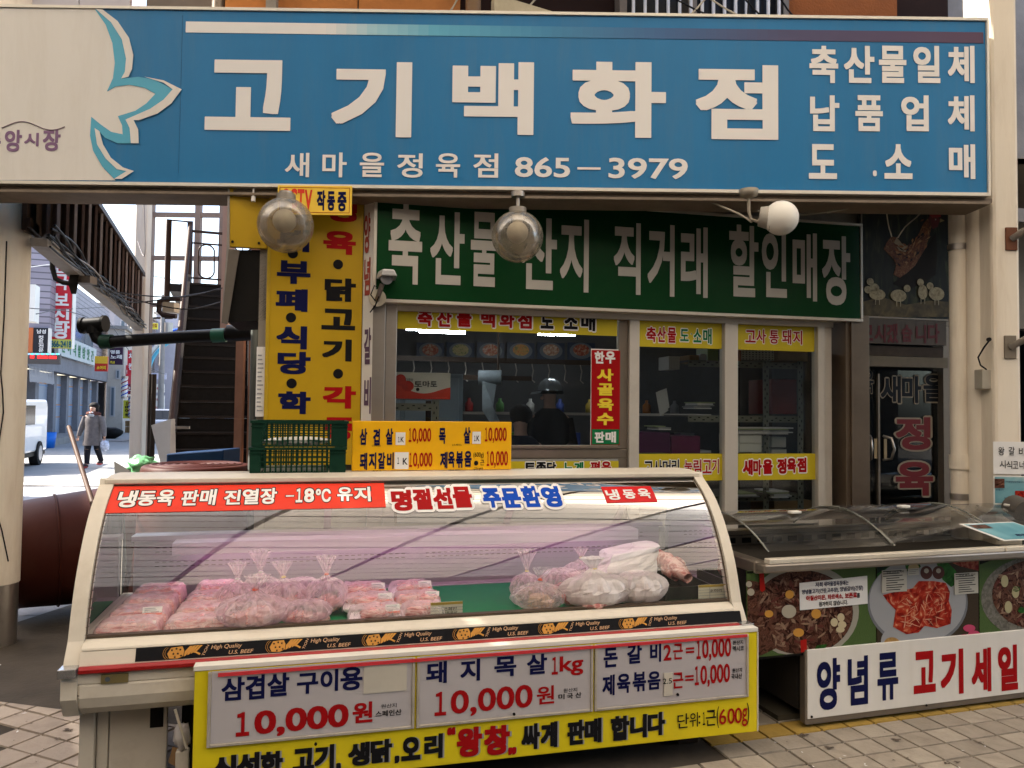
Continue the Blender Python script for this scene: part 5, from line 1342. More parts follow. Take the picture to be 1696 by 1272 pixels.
def bag(u, v, z, r, label, inner=meat, fm_=filmh, tall=.0, seed=0, knot=True, squash=.75, lumps=6, block=False, group='tied bags of meat', wx=1):
    q = Thing('meat_bag', CF, u, v, z, label, 'meat bag', group)
    rnd = random.Random(seed); b = MB()
    for i in range(lumps):
        a = rnd.uniform(0, 6.28); rr = r*rnd.uniform(.1, .58)
        cx, cy_, cz = u+math.cos(a)*rr*wx, v+math.sin(a)*rr, z+r*squash*rnd.uniform(.28, .75)
        if block:
            ang = rnd.uniform(0, 3.1); s_ = r*.36; c_, n_ = math.cos(ang), math.sin(ang)
            pts = [(cx+c_*dx*s_-n_*dy*s_, cy_+n_*dx*s_+c_*dy*s_, max(z+.003, cz-s_*.7)+dz) for dz in (0, s_*1.3) for dx, dy in ((-1, -.8), (1, -.8), (1, .8), (-1, .8))]
            b.hexa(pts)
        else:
            o = Vector((rnd.random()*9, i, 0)); b.ell((cx, cy_, max(cz, z+r*.3)), (r*.42*wx, r*.38, r*.32), 14, 9, lambda d: 1+.35*noise.noise(d*2.6+o))
    q.part('blocks' if block else 'meat', b, inner)
    o = Vector((seed*3.1, 0, 0)); b = MB(); n, m = 40, 26; V = []; H = r*squash*2
    for j in range(m+1):
        tt = j/m
        if tt < .62: h_ = tt/.62; ph = math.pi*(.98-.80*h_); rr = math.sin(ph)*r*1.06; zz = z+.004+r*squash*(1-math.cos(math.pi-ph))*.98
        else: h_ = (tt-.62)/.38; rr = None
        if rr is None:
            base = math.sin(math.pi*.18)*r*1.06
            kz = z+.004+r*squash*(1-math.cos(math.pi*.82))*.98
            neck = .10*r
            if h_ < .5: s_ = h_/.5; rr = base+(neck-base)*s_**.6; zz = kz+r*.30*s_
            else: s_ = (h_-.5)/.5; rr = neck+r*(.24+tall*.3)*s_**1.3; zz = kz+r*.30+r*(.35+tall)*s_
            if not knot: rr = base*(1-h_)+.001; zz = kz+r*.1*h_
        for i in range(n):
            a = 2*math.pi*i/n; d = Vector((math.cos(a), math.sin(a), tt*1.5))
            w2 = 1+.13*noise.noise(d*2.4+o)-.10*abs(noise.noise(d*5+o))-.07*abs(noise.noise(d*12+o))+(.09*math.sin(a*11+seed) if tt > .4 else .03*math.sin(a*9))
            V.append((u+math.cos(a)*rr*w2*wx+(.10*r*max(0, tt-.62)*math.sin(seed)*4), v+math.sin(a)*rr*w2, zz+.03*r*noise.noise(d*5+o)))
    fs = [(j*n+i, j*n+(i+1) % n, (j+1)*n+(i+1) % n, (j+1)*n+i) for j in range(m) for i in range(n)]
    q.part('bag', b.add(V, fs, False), fm_)
    if knot:
        kz = z+.004+r*squash*(1-math.cos(math.pi*.82))*.98+r*.30; q.part('tie', MB().ell((u+.05*r*math.sin(seed), v, kz), (r*.13, r*.13, r*.07), 10, 6), rnd.choice([stick_r, stick_w, stick_y]))
    return q
D = .634
for (px, py, v_, r, kw, lb) in [
    (420, 1046, .24, .105, dict(seed=1, wx=1.35, squash=.66, tall=.2), 'big tied bag of pale pork chunks beside the long packs'),
    (505, 1034, .25, .085, dict(seed=2, wx=1.25, squash=.62, knot=False), 'knotted bag of pork chunks in front of the tall tied bag'),
    (392, 985, .50, .085, dict(seed=3, wx=1.0, squash=.8, tall=.5), 'hazy tied bag at the back left of the bag group'),
    (432, 975, .55, .09, dict(seed=4, wx=1.0, squash=.85, tall=.7), 'tall tied bag standing at the back of the bag group'),
    (470, 985, .46, .09, dict(seed=5, wx=1.1, squash=.8, tall=.4), 'tied bag of pink meat behind the knotted bag'),
    (500, 985, .60, .08, dict(seed=8, wx=1.1, squash=.8, knot=False), 'hazy bag of pink meat at the very back of the bag group'),
    (540, 1000, .42, .088, dict(seed=6, wx=1.0, squash=.9, tall=.55), 'single tied pink bag standing right of the bag group')]:
    u_ = CF.hit(px, 1010, v_)[0]; bag(u_, v_, D, r, lb, **kw)
# trays of sliced meat under film
def tray(px, v_, z, w_, d, label, seed, st=True, yaw=0):
    u = CF.hit(px, 1010, v_)[0]; q = Thing('meat_tray', CF, u, v_, z, label, 'meat tray', 'film wrapped meat trays')
    rnd = random.Random(seed)
    q.part('tray', MB().hexa([(u-w_*.44, v_-d*.44, z), (u+w_*.44, v_-d*.44, z), (u+w_*.44, v_+d*.44, z), (u-w_*.44, v_+d*.44, z), (u-w_/2, v_-d/2, z+.02), (u+w_/2, v_-d/2, z+.02), (u+w_/2, v_+d/2, z+.02), (u-w_/2, v_+d/2, z+.02)]), stick_w, bevel=.005)
    b = MB()
    for i in range(5):
        o = Vector((seed, i, 3)); b.ell((u+rnd.uniform(-.25, .25)*w_, v_+(i-2)*d*.17, z+.032), (w_*.26, d*.16, .028), 16, 8, lambda dd: 1+.4*noise.noise(dd*2+o))
    q.part('meat', b, pork)
    n, m = 18, 12; V = []
    for j in range(m+1):
        for i in range(n+1):
            a, c_ = i/n*2-1, j/m*2-1; e = ((1-a**6)*(1-c_**6))**.4
            V.append((u+a*w_*.51, v_+c_*d*.51, z+.008+.056*e*(1+.25*noise.noise(Vector((a*3+seed, c_*4, 0))))))
    fs = [(j*(n+1)+i, j*(n+1)+i+1, (j+1)*(n+1)+i+1, (j+1)*(n+1)+i) for j in range(m) for i in range(n)]
    q.part('film', MB().add(V, fs, True), filmc)
    if st: sticker(q, (u+w_*.30, v_-d*.36, z+.038), .062, .040, rnd.uniform(-12, 14), -38, rnd.choice([stick_r, stick_r, stick_y]))
tray(622, .27, D, .235, .15, 'front left film wrapped tray of sliced meat with red striped label', 11)
tray(610, .42, D+.014, .235, .15, 'second tray of sliced meat in the left stack of trays', 12)
tray(600, .57, D+.028, .225, .15, 'rear tray of sliced meat in the left stack of trays', 13)
tray(700, .27, D, .19, .14, 'front right wrapped meat tray beside the handwritten price card', 14, False)
tray(690, .41, D+.014, .21, .14, 'middle wrapped meat tray in the right stack of trays', 15)
tray(680, .56, D+.028, .21, .14, 'rear wrapped meat tray in the right stack of trays', 16)
# price cards
def card(x0, x1, y0, y1, label, hand, vv=.215):
    a0, a1 = CF.hit(x0, (y0+y1)/2, vv)[0], CF.hit(x1, (y0+y1)/2, vv)[0]; z1, z0 = CF.hit((x0+x1)/2, y0, vv)[1], CF.hit((x0+x1)/2, y1, vv)[1]
    q = Thing('price_card', CF, a0, vv, z0, label, 'price card', 'price cards in the case')
    c_ = q.part('card', MB().box(a0, a1, vv, vv+.003, z0, z1), mat('card_cream', (.75, .72, .56), .4))
    q.part('header', MB().box(a0, a1, vv-.001, vv, z1-(z1-z0)*.15, z1), mat('card_gold', (.45, .33, .06), .4), parent=c_)
    b = MB()
    for i in range(1, 5): zz = z0+(z1-z0)*.85*i/5; b.box(a0, a1, vv-.0012, vv-.0002, zz, zz+.0015)
    b.box(a0+(a1-a0)*.38, a0+(a1-a0)*.39, vv-.0012, vv-.0002, z0, z1-(z1-z0)*.15)
    q.part('ruling', b, greyink, c_)
    words(q, CF, vv-.0025, hand, blackink, .015, 'handwriting', shear=.15, parent=c_, vp=vv)
card(713, 766, 997, 1026, 'cream price card with handwritten Korean in front of the meat trays', [('스페인', 735, 756, 1008, 6), ('냉동목살', 733, 757, 1015, 6)])
card(1157, 1205, 968, 995, 'faded cream price card in front of the dark tray at the right end', [('소머리', 1175, 1195, 978, 5)])
# white shopping bags on the right
for (px, v_, r, kw, lb) in [
    (893, .27, .095, dict(seed=21, wx=1.3, squash=.62, tall=.2, block=True, lumps=7, inner=tofu, fm_=filmc), 'clear tied bag of brownish frozen blocks at the front'),
    (872, .42, .075, dict(seed=22, wx=1.0, squash=.9, tall=.9, block=True, lumps=6, inner=tofu, fm_=filmh), 'tall twisted clear bag of frozen blocks behind another'),
    (930, .45, .10, dict(seed=23, wx=1.1, squash=.75, fm_=filmh, knot=False), 'pinkish hazy bag between the block bags and white bags'),
    (985, .25, .112, dict(seed=24, wx=1.5, squash=.72, fm_=filmw, tall=.1), 'crumpled white plastic bag lying at the front of the right group'),
    (962, .58, .085, dict(seed=25, wx=1.1, squash=.9, fm_=filmh, tall=.25), 'translucent pink bag at the back behind the big white bag'),
    (1058, .26, .105, dict(seed=26, wx=1.25, squash=.78, fm_=filmw, knot=False), 'white bag of meat with yellow tape beside the dark tray')]:
    u_ = CF.hit(px, 1000, v_)[0]; bag(u_, v_, D, r, lb, **kw)
# big square white bag
u_ = CF.hit(1035, 960, .5)[0]
q = Thing('white_bag', CF, u_, .5, D, 'large square white plastic bag leaning in the right half of the case', 'bag')
V = []; n, m = 26, 18; base = []
for j in range(m+1):
    for i in range(n):
        a = 2*math.pi*i/n; ca, sa = math.cos(a), math.sin(a); k_ = 1/max(abs(ca), abs(sa))**.75; tt = j/m
        s_ = (1-.12*tt) if tt < .85 else (1-.12*tt)*(1-((tt-.85)/.15)**2)
        wob = 1+.10*noise.noise(Vector((ca*2, sa*2, tt*4)))-.13*abs(noise.noise(Vector((ca*4, sa*4, tt*6))))
        V.append((u_+ca*k_*.155*s_*wob-.03+.07*tt, .50+sa*k_*.11*s_*wob, D+.225*min(1, tt/.85)*(1+.10*ca)+.004))
q.part('bag', MB().add(V, [(j*n+i, j*n+(i+1) % n, (j+1)*n+(i+1) % n, (j+1)*n+i) for j in range(m) for i in range(n)], False), mat('thick_bag', (.84, .80, .79), .4, var=.06, vscale=9, bump=.8, bscale=9))
# dark tray with bones of meat
u0, u1 = CF.hit(1096, 985, .28)[0], CF.hit(1210, 985, .28)[0]; u1 = min(u1, inr-.03)
q = Thing('dark_tray', CF, u0, .3, D, 'dark steel tray holding raw ribs at the right end of the case', 'tray')
dm = mat('tray_dark', (.04, .05, .04), .3, metal=.6, var=.3)
q.part('tray', MB().box(u0, u1, .24, .25, D, D+.08).box(u0, u1, .60, .61, D, D+.08).box(u0, u0+.01, .251, .599, D, D+.08).box(u1-.01, u1, .251, .599, D, D+.08).box(u0+.011, u1-.011, .251, .599, D, D+.006), dm)
for i, (pa, pb2) in enumerate((((1085, 915), (1135, 945)), ((1100, 925), (1122, 955)), ((1110, 918), (1142, 938)))):
    a = CF.hit(*pa, .5); c_ = CF.hit(*pb2, .36); o = Vector((i*4, 1, 2)); f = Vector((a[0], .54-.03*i, D+.19-.02*i)); e = Vector((c_[0], .33+.05*i, D+.10)); b = MB(); pts = []; n = 14
    for j in range(17):
        p = f.lerp(e, j/16); r0 = .045*(1-.5*abs(j/8-1)**2)
        for k in range(n):
            aa = 2*math.pi*k/n; w2 = 1+.35*noise.noise(Vector((math.cos(aa)*1.5, math.sin(aa)*1.5, j*.4))+o); pts.append((p.x+math.cos(aa)*r0*w2, p.y, p.z+math.sin(aa)*r0*w2))
    q2 = solid('rib_meat', MB().add(pts, [(j*n+k, j*n+(k+1) % n, (j+1)*n+(k+1) % n, (j+1)*n+k) for j in range(16) for k in range(n)], True), ramp_mat('rib%d' % i, [(.3, (.30, .05, .05)), (.45, (.55, .20, .18)), (.6, (.78, .52, .46)), (.75, (.45, .12, .11))], 26, 7, .35, bump=.6, distort=1.5, coat=.3), CF, tuple(f), ['long piece of raw ribs reaching over the back of the dark tray', 'shorter raw rib piece at the front of the dark tray', 'raw rib piece lying across the right of the dark tray'][i], 'meat', 'raw ribs in the dark tray')
gr = MB()
for i in range(420):
    u_ = random.uniform(u0-.02, u1); v_ = random.uniform(.196, .236); a = random.uniform(0, 6.28); h = random.uniform(.01, .03)
    gr.add([(u_, v_, D), (u_+.004*math.cos(a), v_+.004*math.sin(a), D), (u_+.012*math.cos(a*3), v_+.004*math.sin(a*2), D+h)], [(0, 1, 2)])
solid('green_garnish', gr, mat('garnish', (.05, .22, .03), .5), CF, (u0, .2, D), kind='stuff')

# ---------------------------------------------------------------- board on the front of the case
bz0, bz1 = .105, .553
bu0, bu1 = CF.hit(320, 1200, 0)[0], CF.hit(1254, 1120, 0)[0]
t = Thing('price_board', CF, (bu0+bu1)/2, 0, bz0, 'long yellow board with white Korean meat price panels on the case front', 'price board')
t.part('board', MB().box(bu0, bu1, .0, .040, bz0, bz1), yellowb, bevel=.003)
t.part('top_edge', MB().box(bu0-.004, bu1+.004, -.004, .046, bz1+.001, bz1+.020).box(bu1+.001, bu1+.006, -.003, .043, bz0, bz1), whitep, bevel=.003)
bm = mat('panel_white', (.50, .47, .485), .4, var=.05, vscale=3, dirt=.16, dscale=4, dcol=(.4, .33, .26)); fr_ = mat('panel_frame', (.52, .47, .40), .45, metal=.2, dirt=.5, dscale=8, dcol=(.12, .08, .05))
z1p, z0p = bz1-.004, .268
for i, (a, b_) in enumerate(((344, 686), (690, 981), (984, 1238))):
    ym = (1175, 1130, 1095)[i]
    ua, ub = CF.hit(a, ym, 0)[0], CF.hit(b_, ym, 0)[0]
    k = t.part('price_panel', MB().box(ua+.012, ub-.012, -.006, -.0005, z0p+.012, z1p), bm)
    t.part('panel_frame', MB().box(ua, ua+.011, -.012, -.0005, z0p, z1p).box(ub-.011, ub, -.012, -.0005, z0p, z1p).box(ua+.0115, ub-.0115, -.012, -.0005, z0p, z0p+.011), fr_, bevel=.002)
    V_ = -.008
    if i == 0:
        words(t, CF, V_, [('삼', 367, 405, 1141, 38), ('겹', 407, 438, 1138, 40), ('살', 443, 479, 1134, 38), ('구', 492, 527, 1132, 34), ('이', 531, 560, 1127, 36), ('용', 564, 600, 1124, 38)], navy, .03, parent=k)
        words(t, CF, V_, [('10,000', 391, 577, 1195, 44), ('원', 584, 617, 1180, 34)], redink, .03, parent=k)
        words(t, CF, V_, [('원산지', 631, 657, 1169, 7), ('스페인산', 622, 665, 1181, 10)], blackink, .02, parent=k)
        ux, zx = CF.hit(638, 1124, 0); t.part('taped_paper', MB().box(ux-.085, ux+.085, -.0095, -.008, zx-.05, zx+.055), mat('yellowed_paper', (.58, .54, .46), .6, var=.08), parent=k)
    elif i == 1:
        words(t, CF, V_, [('돼', 706, 740, 1114, 36), ('지', 763, 795, 1110, 36), ('목', 819, 855, 1104, 33), ('살', 873, 906, 1100, 33)], navy, .03, parent=k)
        words(t, CF, V_, [('1kg', 914, 966, 1103, 33), ('10,000', 720, 882, 1162, 44), ('원', 889, 918, 1151, 30)], redink, .02, parent=k)
        words(t, CF, V_, [('원산지', 933, 956, 1143, 7), ('미', 925, 935, 1154, 9), ('국', 939, 949, 1153, 9), ('산', 953, 963, 1151, 9)], blackink, .02, parent=k)
    else:
        words(t, CF, V_, [('돈', 1000, 1023, 1089, 32), ('갈', 1039, 1063, 1083, 32), ('비', 1077, 1095, 1081, 31), ('제', 998, 1018, 1135, 34), ('육', 1022, 1044, 1132, 32), ('볶', 1048, 1070, 1129, 32), ('음', 1073, 1094, 1127, 30)], navy, .03, parent=k)
        words(t, CF, V_, [('2', 1099, 1112, 1081, 26), ('근', 1115, 1131, 1079, 26), ('=', 1136, 1150, 1077, 9), ('10,000', 1154, 1211, 1076, 36), ('근', 1114, 1132, 1127, 26), ('=', 1135, 1149, 1123, 9), ('10,000', 1151, 1209, 1119, 36)], redink, .02, parent=k)
        words(t, CF, V_, [('원산지', 1214, 1231, 1064, 7), ('멕시코', 1214, 1232, 1074, 9), ('원산지', 1213, 1229, 1110, 7), ('국내산', 1211, 1229, 1120, 9)], blackink, .02, parent=k)
        ux, zx = CF.hit(1105, 1132, 0); t.part('taped_paper', MB().box(ux-.020, ux+.022, -.0105, -.009, zx-.05, zx+.05), mat('yellowed_paper', (.58, .54, .46), .6, var=.08), parent=k)
        words(t, CF, -.0115, [('2.5', 1098, 1113, 1128, 9)], blackink, .0, parent=k)
ra, rb = CF.hit(362, 1110, 0)[0], CF.hit(1235, 1060, 0)[0]
t.part('red_tape', MB().hexa([(ra, -.0155, bz1-.022), (rb, -.0155, bz1-.016), (rb, -.013, bz1-.016), (ra, -.013, bz1-.022), (ra, -.0155, bz1-.008), (rb, -.0155, bz1-.004), (rb, -.013, bz1-.004), (ra, -.013, bz1-.008)]), mat('pink_red_tape', (.65, .05, .06), .35))
words(t, CF, -.004, [('신', 352, 392, 1273, 42), ('선', 392, 430, 1268, 42), ('한', 432, 468, 1265, 40), ('고', 485, 520, 1258, 36), ('기', 521, 553, 1254, 40), (',', 557, 564, 1270, 12), ('생', 577, 612, 1249, 38), ('닭', 614, 649, 1244, 38), (',', 654, 661, 1258, 12), ('오', 665, 696, 1240, 38), ('리', 703, 733, 1236, 40)], blackink, .05, shadow=greyink)
words(t, CF, -.004, [('“', 741, 754, 1211, 12), ('왕', 757, 798, 1229, 48), ('창', 802, 844, 1226, 48), ('„', 842, 855, 1244, 12)], redink, .05, shadow=greyink)
words(t, CF, -.004, [('싸', 864, 894, 1220, 42), ('게', 896, 923, 1217, 42), ('판', 940, 968, 1213, 40), ('매', 969, 996, 1210, 40), ('합', 1012, 1042, 1206, 40), ('니', 1044, 1071, 1203, 38), ('다', 1073, 1101, 1199, 38)], blackink, .05, shadow=greyink)
words(t, CF, -.004, [('단', 1122, 1141, 1194, 24), ('위', 1142, 1156, 1192, 24), (':', 1157, 1160, 1192, 14), ('1', 1164, 1168, 1190, 22), ('근', 1169, 1186, 1189, 26), ('(', 1187, 1191, 1188, 36), (')', 1237, 1241, 1182, 36)], blackink, .0)
words(t, CF, -.004, [('6', 1191, 1203, 1187, 26), ('0', 1205, 1217, 1186, 26), ('0', 1217, 1229, 1185, 26), ('g', 1229, 1238, 1188, 30)], redink, .01)
for px, py in ((523, 1227), (850, 1178), (1120, 1146)):
    a, z = CF.hit(px, py, 0); t.part('screw', MB().cyl((a, -.012, z-.006), (a, -.018, z-.006), .006, n=8), dark)
# power cord dangling beside the board
a, z = CF.hit(292, 1175, .1)
pts = [CF.hit(x, y, .10) for x, y in ((290, 1175), (295, 1192), (302, 1215), (308, 1236), (311, 1240))]
solid('mains_cable', MB().tube([(p[0], .10, p[1]) for p in pts], .006, 6), cream2, CF, (a, .1, z), 'cream cord hanging from the case beside the yellow board', 'cord')
q = Thing('power_strip', CF, a, .14, 0, 'cream power strip and crumpled wrapping hanging in the dark gap under the case', 'power strip')
a, z = CF.hit(305, 1262, .14)
q.part('body', MB().box(a-.03, a+.02, .12, .16, z-.07, z+.05), cream2, bevel=.006)
q.part('wrapping', MB().ell((a-.01, .14, z+.10), (.03, .03, .05), 14, 9, lambda d: 1+.5*noise.noise(d*3)), filmw)
q.part('carton_scrap', MB().hexa([(a-.06, .15, z-.0), (a-.03, .15, z-.02), (a-.03, .155, z-.02), (a-.06, .155, z), (a-.045, .15, z+.06), (a-.01, .15, z+.04), (a-.01, .155, z+.04), (a-.045, .155, z+.06)]), mat('cardboard', (.28, .17, .08), .8))

# ---------------------------------------------------------------- things standing on the case
vv = .66
a0, a1 = CF.hit(583, 745, vv)[0], CF.hit(847, 745, vv)[0]; z0, z1 = 1.248, CF.hit(715, 698, vv)[1]
t = Thing('price_board', CF, a0, vv, z0, 'small amber price board standing on top of the display case', 'price board')
t.part('board', MB().box(a0, a1, vv, vv+.03, z0, z1), orangey, bevel=.003)
PB = lambda items, m_, of=.03, nm='lettering': words(t, CF, vv-.0025, items, m_, of, nm, vp=vv)
PB([('삼', 596, 608, 723, 27), ('겹', 618, 629, 724, 27), ('살', 639, 651, 723, 27), ('목', 727, 738, 722, 26), ('살', 768, 779, 721, 27), ('돼', 596, 608, 764, 28), ('지', 611, 623, 763, 27), ('갈', 626, 638, 763, 27), ('비', 641, 652, 763, 27), ('제', 729, 741, 762, 27), ('육', 742, 753, 761, 26), ('볶', 755, 767, 761, 27), ('음', 769, 781, 760, 26)], navy, .035)
PB([('10,000', 677, 714, 722, 26), ('10,000', 803, 839, 721, 26), ('10,000', 678, 716, 763, 27), ('10,000', 806, 841, 761, 28)], redink, .015)
for x0, x1, y0, y1 in ((655, 671, 716, 737), (782, 796, 715, 735), (654, 677, 749, 777)):
    q0, q1 = CF.hit(x0, 740, vv)[0], CF.hit(x1, 740, vv)[0]; r0, r1 = CF.hit(x0, y1, vv)[1], CF.hit(x0, y0, vv)[1]
    t.part('paper_patch', MB().box(q0, q1, vv-.0015, vv-.0003, r0, r1), paper)
PB([('1K', 659, 669, 728, 9), ('1K', 785, 794, 726, 9), ('1', 658, 661, 763, 11), ('K', 667, 675, 764, 11)], blackink, .015)
PB([('(600g)', 784, 801, 754, 10), ('근', 795, 802, 766, 9), ('근반', 784, 800, 777, 6), ('(스페인)', 616, 630, 738, 4), ('(스페인)', 749, 764, 737, 4), ('(칠레산)', 616, 632, 781, 4), ('(국내 돼지)', 742, 762, 779, 4), ('●', 785, 792, 767, 8)], blackink, .0)
# green crates (two, stacked) behind, resting on the case top
gm = mat('crate_green', (.008, .036, .022), .45, var=.15, vscale=5, dirt=.25, dcol=(.03, .05, .04))
vc = .60
def net_crate(x0, x1, y0, y1, label):
    a0, a1 = CF.hit(x0, 740, vc)[0], CF.hit(x1, 740, vc)[0]; z0, z1 = (max(1.247, CF.hit(490, y1, vc)[1]) if y1 > 760 else CF.hit(490, y1, vc)[1]), CF.hit(490, y0, vc)[1]; d = .30; h = z1-z0; w_ = a1-a0
    q = Thing('crate', CF, a0, vc, z0, label, 'crate', 'green plastic crates on the case')
    q.part('rim', MB().box(a0-.006, a1+.006, vc-.006, vc+.006, z1-h*.10, z1).box(a0-.006, a1+.006, vc+d-.006, vc+d+.006, z1-h*.10, z1).box(a0-.006, a0+.006, vc+.007, vc+d-.007, z1-h*.10, z1).box(a1-.006, a1+.006, vc+.007, vc+d-.007, z1-h*.10, z1).box(a0-.003, a1+.003, vc-.004, vc+.004, z1-h*.24, z1-h*.20), gm)
    for x0_, x1_, y0_, y1_ in ((a0, a0+.042, vc, vc+.03), (a1-.075, a1, vc, vc+.03), (a0, a0+.045, vc+d-.02, vc+d), (a1-.045, a1, vc+d-.02, vc+d)): q.part('corner_post', MB().box(x0_, x1_, y0_, y1_, z0, z1-h*.101), gm)
    b = MB(); n = 13
    for i in range(n+1):
        u_ = a0+.045+(w_-.13)*i/n
        b.box(u_-.0045, u_+.0045, vc+.002, vc+.007, z0, z1-h*.102); b.box(u_-.003, u_+.003, vc+d-.007, vc+d-.002, z0, z1-h*.102)
    for j in range(5):
        z_ = z0+h*.88*j/4.3; b.box(a0+.046, a1-.086, vc+.0015, vc+.0075, z_, z_+.005); b.box(a0+.046, a1-.046, vc+d-.0075, vc+d-.0015, z_, z_+.005); b.box(a0+.002, a0+.008, vc+.061, vc+d-.021, z_, z_+.005); b.box(a1-.008, a1-.002, vc+.061, vc+d-.021, z_, z_+.005)
    for i in range(6): v_ = vc+.06+.18*i/5; b.box(a0+.002, a0+.008, v_, v_+.006, z0, z1-h*.102); b.box(a1-.008, a1-.002, v_, v_+.006, z0, z1-h*.102)
    for i in range(10): u_ = a0+w_*i/9; b.box(min(u_, a1-.006), min(u_, a1-.006)+.006, vc+.01, vc+d-.01, z0, z0+.004)
    q.part('lattice', b, gm)
    return q, z0, z1, a0, a1
q, z0, z1, a0, a1 = net_crate(414, 573, 741, 789, 'lower green mesh crate of the two stacked on the display case')
solid('packing', MB().box(a0+.06, a1-.1, vc+.05, vc+.22, z0+.006, z0+.02), mat('bag_white_soft', (.6, .58, .54), .5), CF, (a0, vc, z0), 'pale folded wrapping lying in the lower green crate', 'wrapping')
q, z0, z1, a0, a1 = net_crate(416, 575, 697, 740, 'upper green mesh crate of the two stacked on the display case')
solid('packing', MB().ell(((a0+a1)/2-.02, vc+.15, z0+.022), (.16, .09, .02), 20, 8, lambda d: 1+.3*noise.noise(d*4)), mat('bag_white_soft', (.6, .58, .54), .5), CF, (a0, vc, z0), 'crumpled white plastic lying in the upper green crate', 'wrapping')
# ================================================================ CHEST FREEZERS on the right
fz = Thing('chest_freezer', RF, 1.4, .3, 0, 'dark chest freezer with curved glass lids and big food posters on its front', 'freezer')
RFL, RFR, RD = -.32, 3.1, .72
body_m = mat('freezer_dark', (.045, .04, .035), .5, var=.15, dirt=.3)
fz.part('body', MB().box(RFL+.30, RFR, .06, RD, .07, .36).box(RFL+.03, RFR, .0, RD, .36, .78), body_m, bevel=.006)
fz.part('plinth', MB().box(RFL+.42, RFR, .12, RD-.05, 0, .069), dark)
rimm = mat('rim_metal', (.36, .31, .26), .32, metal=.7, var=.12, dirt=.25, dcol=(.12, .09, .07))
fz.part('rim', MB().box(RFL, RFR, -.105, -.03, .792, .834).box(RFL, RFR, RD, RD+.05, .80, .86).box(RFL, RFL+.07, -.029, RD-.001, .775, .835), rimm, bevel=.009)
fz.part('white_track', MB().box(RFL+.03, 1.15, -.10, -.055, .8325, .856).box(1.16, RFR, -.10, -.055, .8325, .856), mat('track_cream', (.68, .62, .52), .4, var=.05, dirt=.3), bevel=.004)
inm = mat('freezer_inside', (.14, .14, .12), .5, metal=.2, var=.15)
fz.part('well', MB().box(RFL+.08, RFR, .02, .03, .50, .82).box(RFL+.08, RFR, RD-.03, RD-.02, .50, .84).box(RFL+.08, RFR, .031, RD-.031, .50, .52), inm)
fz.part('back_rail', MB().box(RFL+.05, RFR, RD-.06, RD, .84, .865), rimm)
bs = MB(); bs.box(RFL+.1, RFR, RD-.045, RD-.034, .78, .83); fz.part('basket_rail', bs, rimm)
b = MB()
for i in range(30): a = RFL+.18+i*.105; b.box(a, a+.06, RD-.050, RD-.046, .79, .82)
fz.part('vent_slot', b, dark, kind='stuff')
lid = glassm('lid_glass', (.94, .95, .93), 1.5, base=.03, film=.03)
lp = [(-.075+.795*k/12, .858+.165*math.sin(math.pi*(.04+.92*k/12))**.8) for k in range(13)]
edge_m = glassm('lid_edge', (.75, .78, .74), 1.0, film=.5, fcol=(.5, .5, .45))
def lidpart(a, b_, dz, label=None):
    b = MB()
    b.add([(u_, v_, z_+dz) for v_, z_ in lp for u_ in (a, b_)], [(2*i, 2*i+1, 2*i+3, 2*i+2) for i in range(12)], True)
    k = fz.part('glass_lid', b, lid)
    fz.part('lid_edge', MB().tube([(a, v_, z_+dz) for v_, z_ in lp], .005, 5).tube([(b_, v_, z_+dz) for v_, z_ in lp], .005, 5), edge_m, parent=k)
    fz.part('lid_handle', MB().box((a+b_)/2-.03, (a+b_)/2+.03, .20, .24, lp[5][1]+dz+.002, lp[5][1]+dz+.016), whitep, parent=k, bevel=.004)
for a, b_, dz in ((RFL+.04, .46, 0), (.44, 1.16, .012), (1.14, 2.0, 0), (1.98, 2.9, .012)): lidpart(a, b_, dz)
fz.part('front_panel', MB().box(RFL+.02, RFR, -.006, -.001, .36, .788), dark)
# food posters on the freezer front
def RP(x, y, v=-.008): return RF.hit(x, y, v)
def poster(px0, px1, label, base):
    a0, a1 = RP(px0, 1000)[0], RP(px1, 1000)[0]
    q = Thing('food_poster', RF, a0, -.01, .37, label, 'poster', 'food photo posters on the freezer'); q.part('print', MB().box(a0, a1, -.010, -.0065, .372, .787), base); return q
def rpoly(q, pts, y, m_, name='print_shape'):
    b = MB(); P_ = [RP(x, y_) for x, y_ in pts]; b.add([(p[0], y, max(.373, min(.786, p[1]))) for p in P_], [tuple(range(len(P_)))]); return q.part(name, b, m_)
def rdisc(q, px, py, rx, ry, y, m_, name='print_shape', clip=None):
    pts = []
    for k in range(40):
        a = 2*math.pi*k/40; x, y_ = px+rx*math.cos(a), py+ry*math.sin(a)
        if clip: x = max(clip[0], min(clip[1], x))
        pts.append((x, y_))
    return rpoly(q, pts, y, m_, name)
leaf = ramp_mat('leaf_print', [(.35, (.01, .05, .008)), (.6, (.03, .14, .02)), (.8, (.05, .2, .04))], 30, bump=0)
greencloth = ramp_mat('green_cloth_print', [(.4, (.035, .07, .018)), (.6, (.10, .16, .05))], 60, kind='wave', bump=0)
platew = mat('plate_print', (.34, .35, .37), .4, var=.1, vscale=1.5); plateb = mat('plate_shadow', (.16, .17, .19), .4)
dmeat = ramp_mat('bulgogi_print', [(.30, (.006, .003, .002)), (.42, (.045, .016, .010)), (.52, (.13, .055, .035)), (.60, (.055, .018, .012)), (.72, (.24, .13, .085))], 20, 10, .3, distort=2.5, bump=.4)
rmeat = ramp_mat('red_meat_print', [(.36, (.13, .006, .004)), (.47, (.30, .015, .008)), (.58, (.42, .045, .022)), (.68, (.60, .28, .17))], 13, 9, .3, distort=2.5, bump=.3)
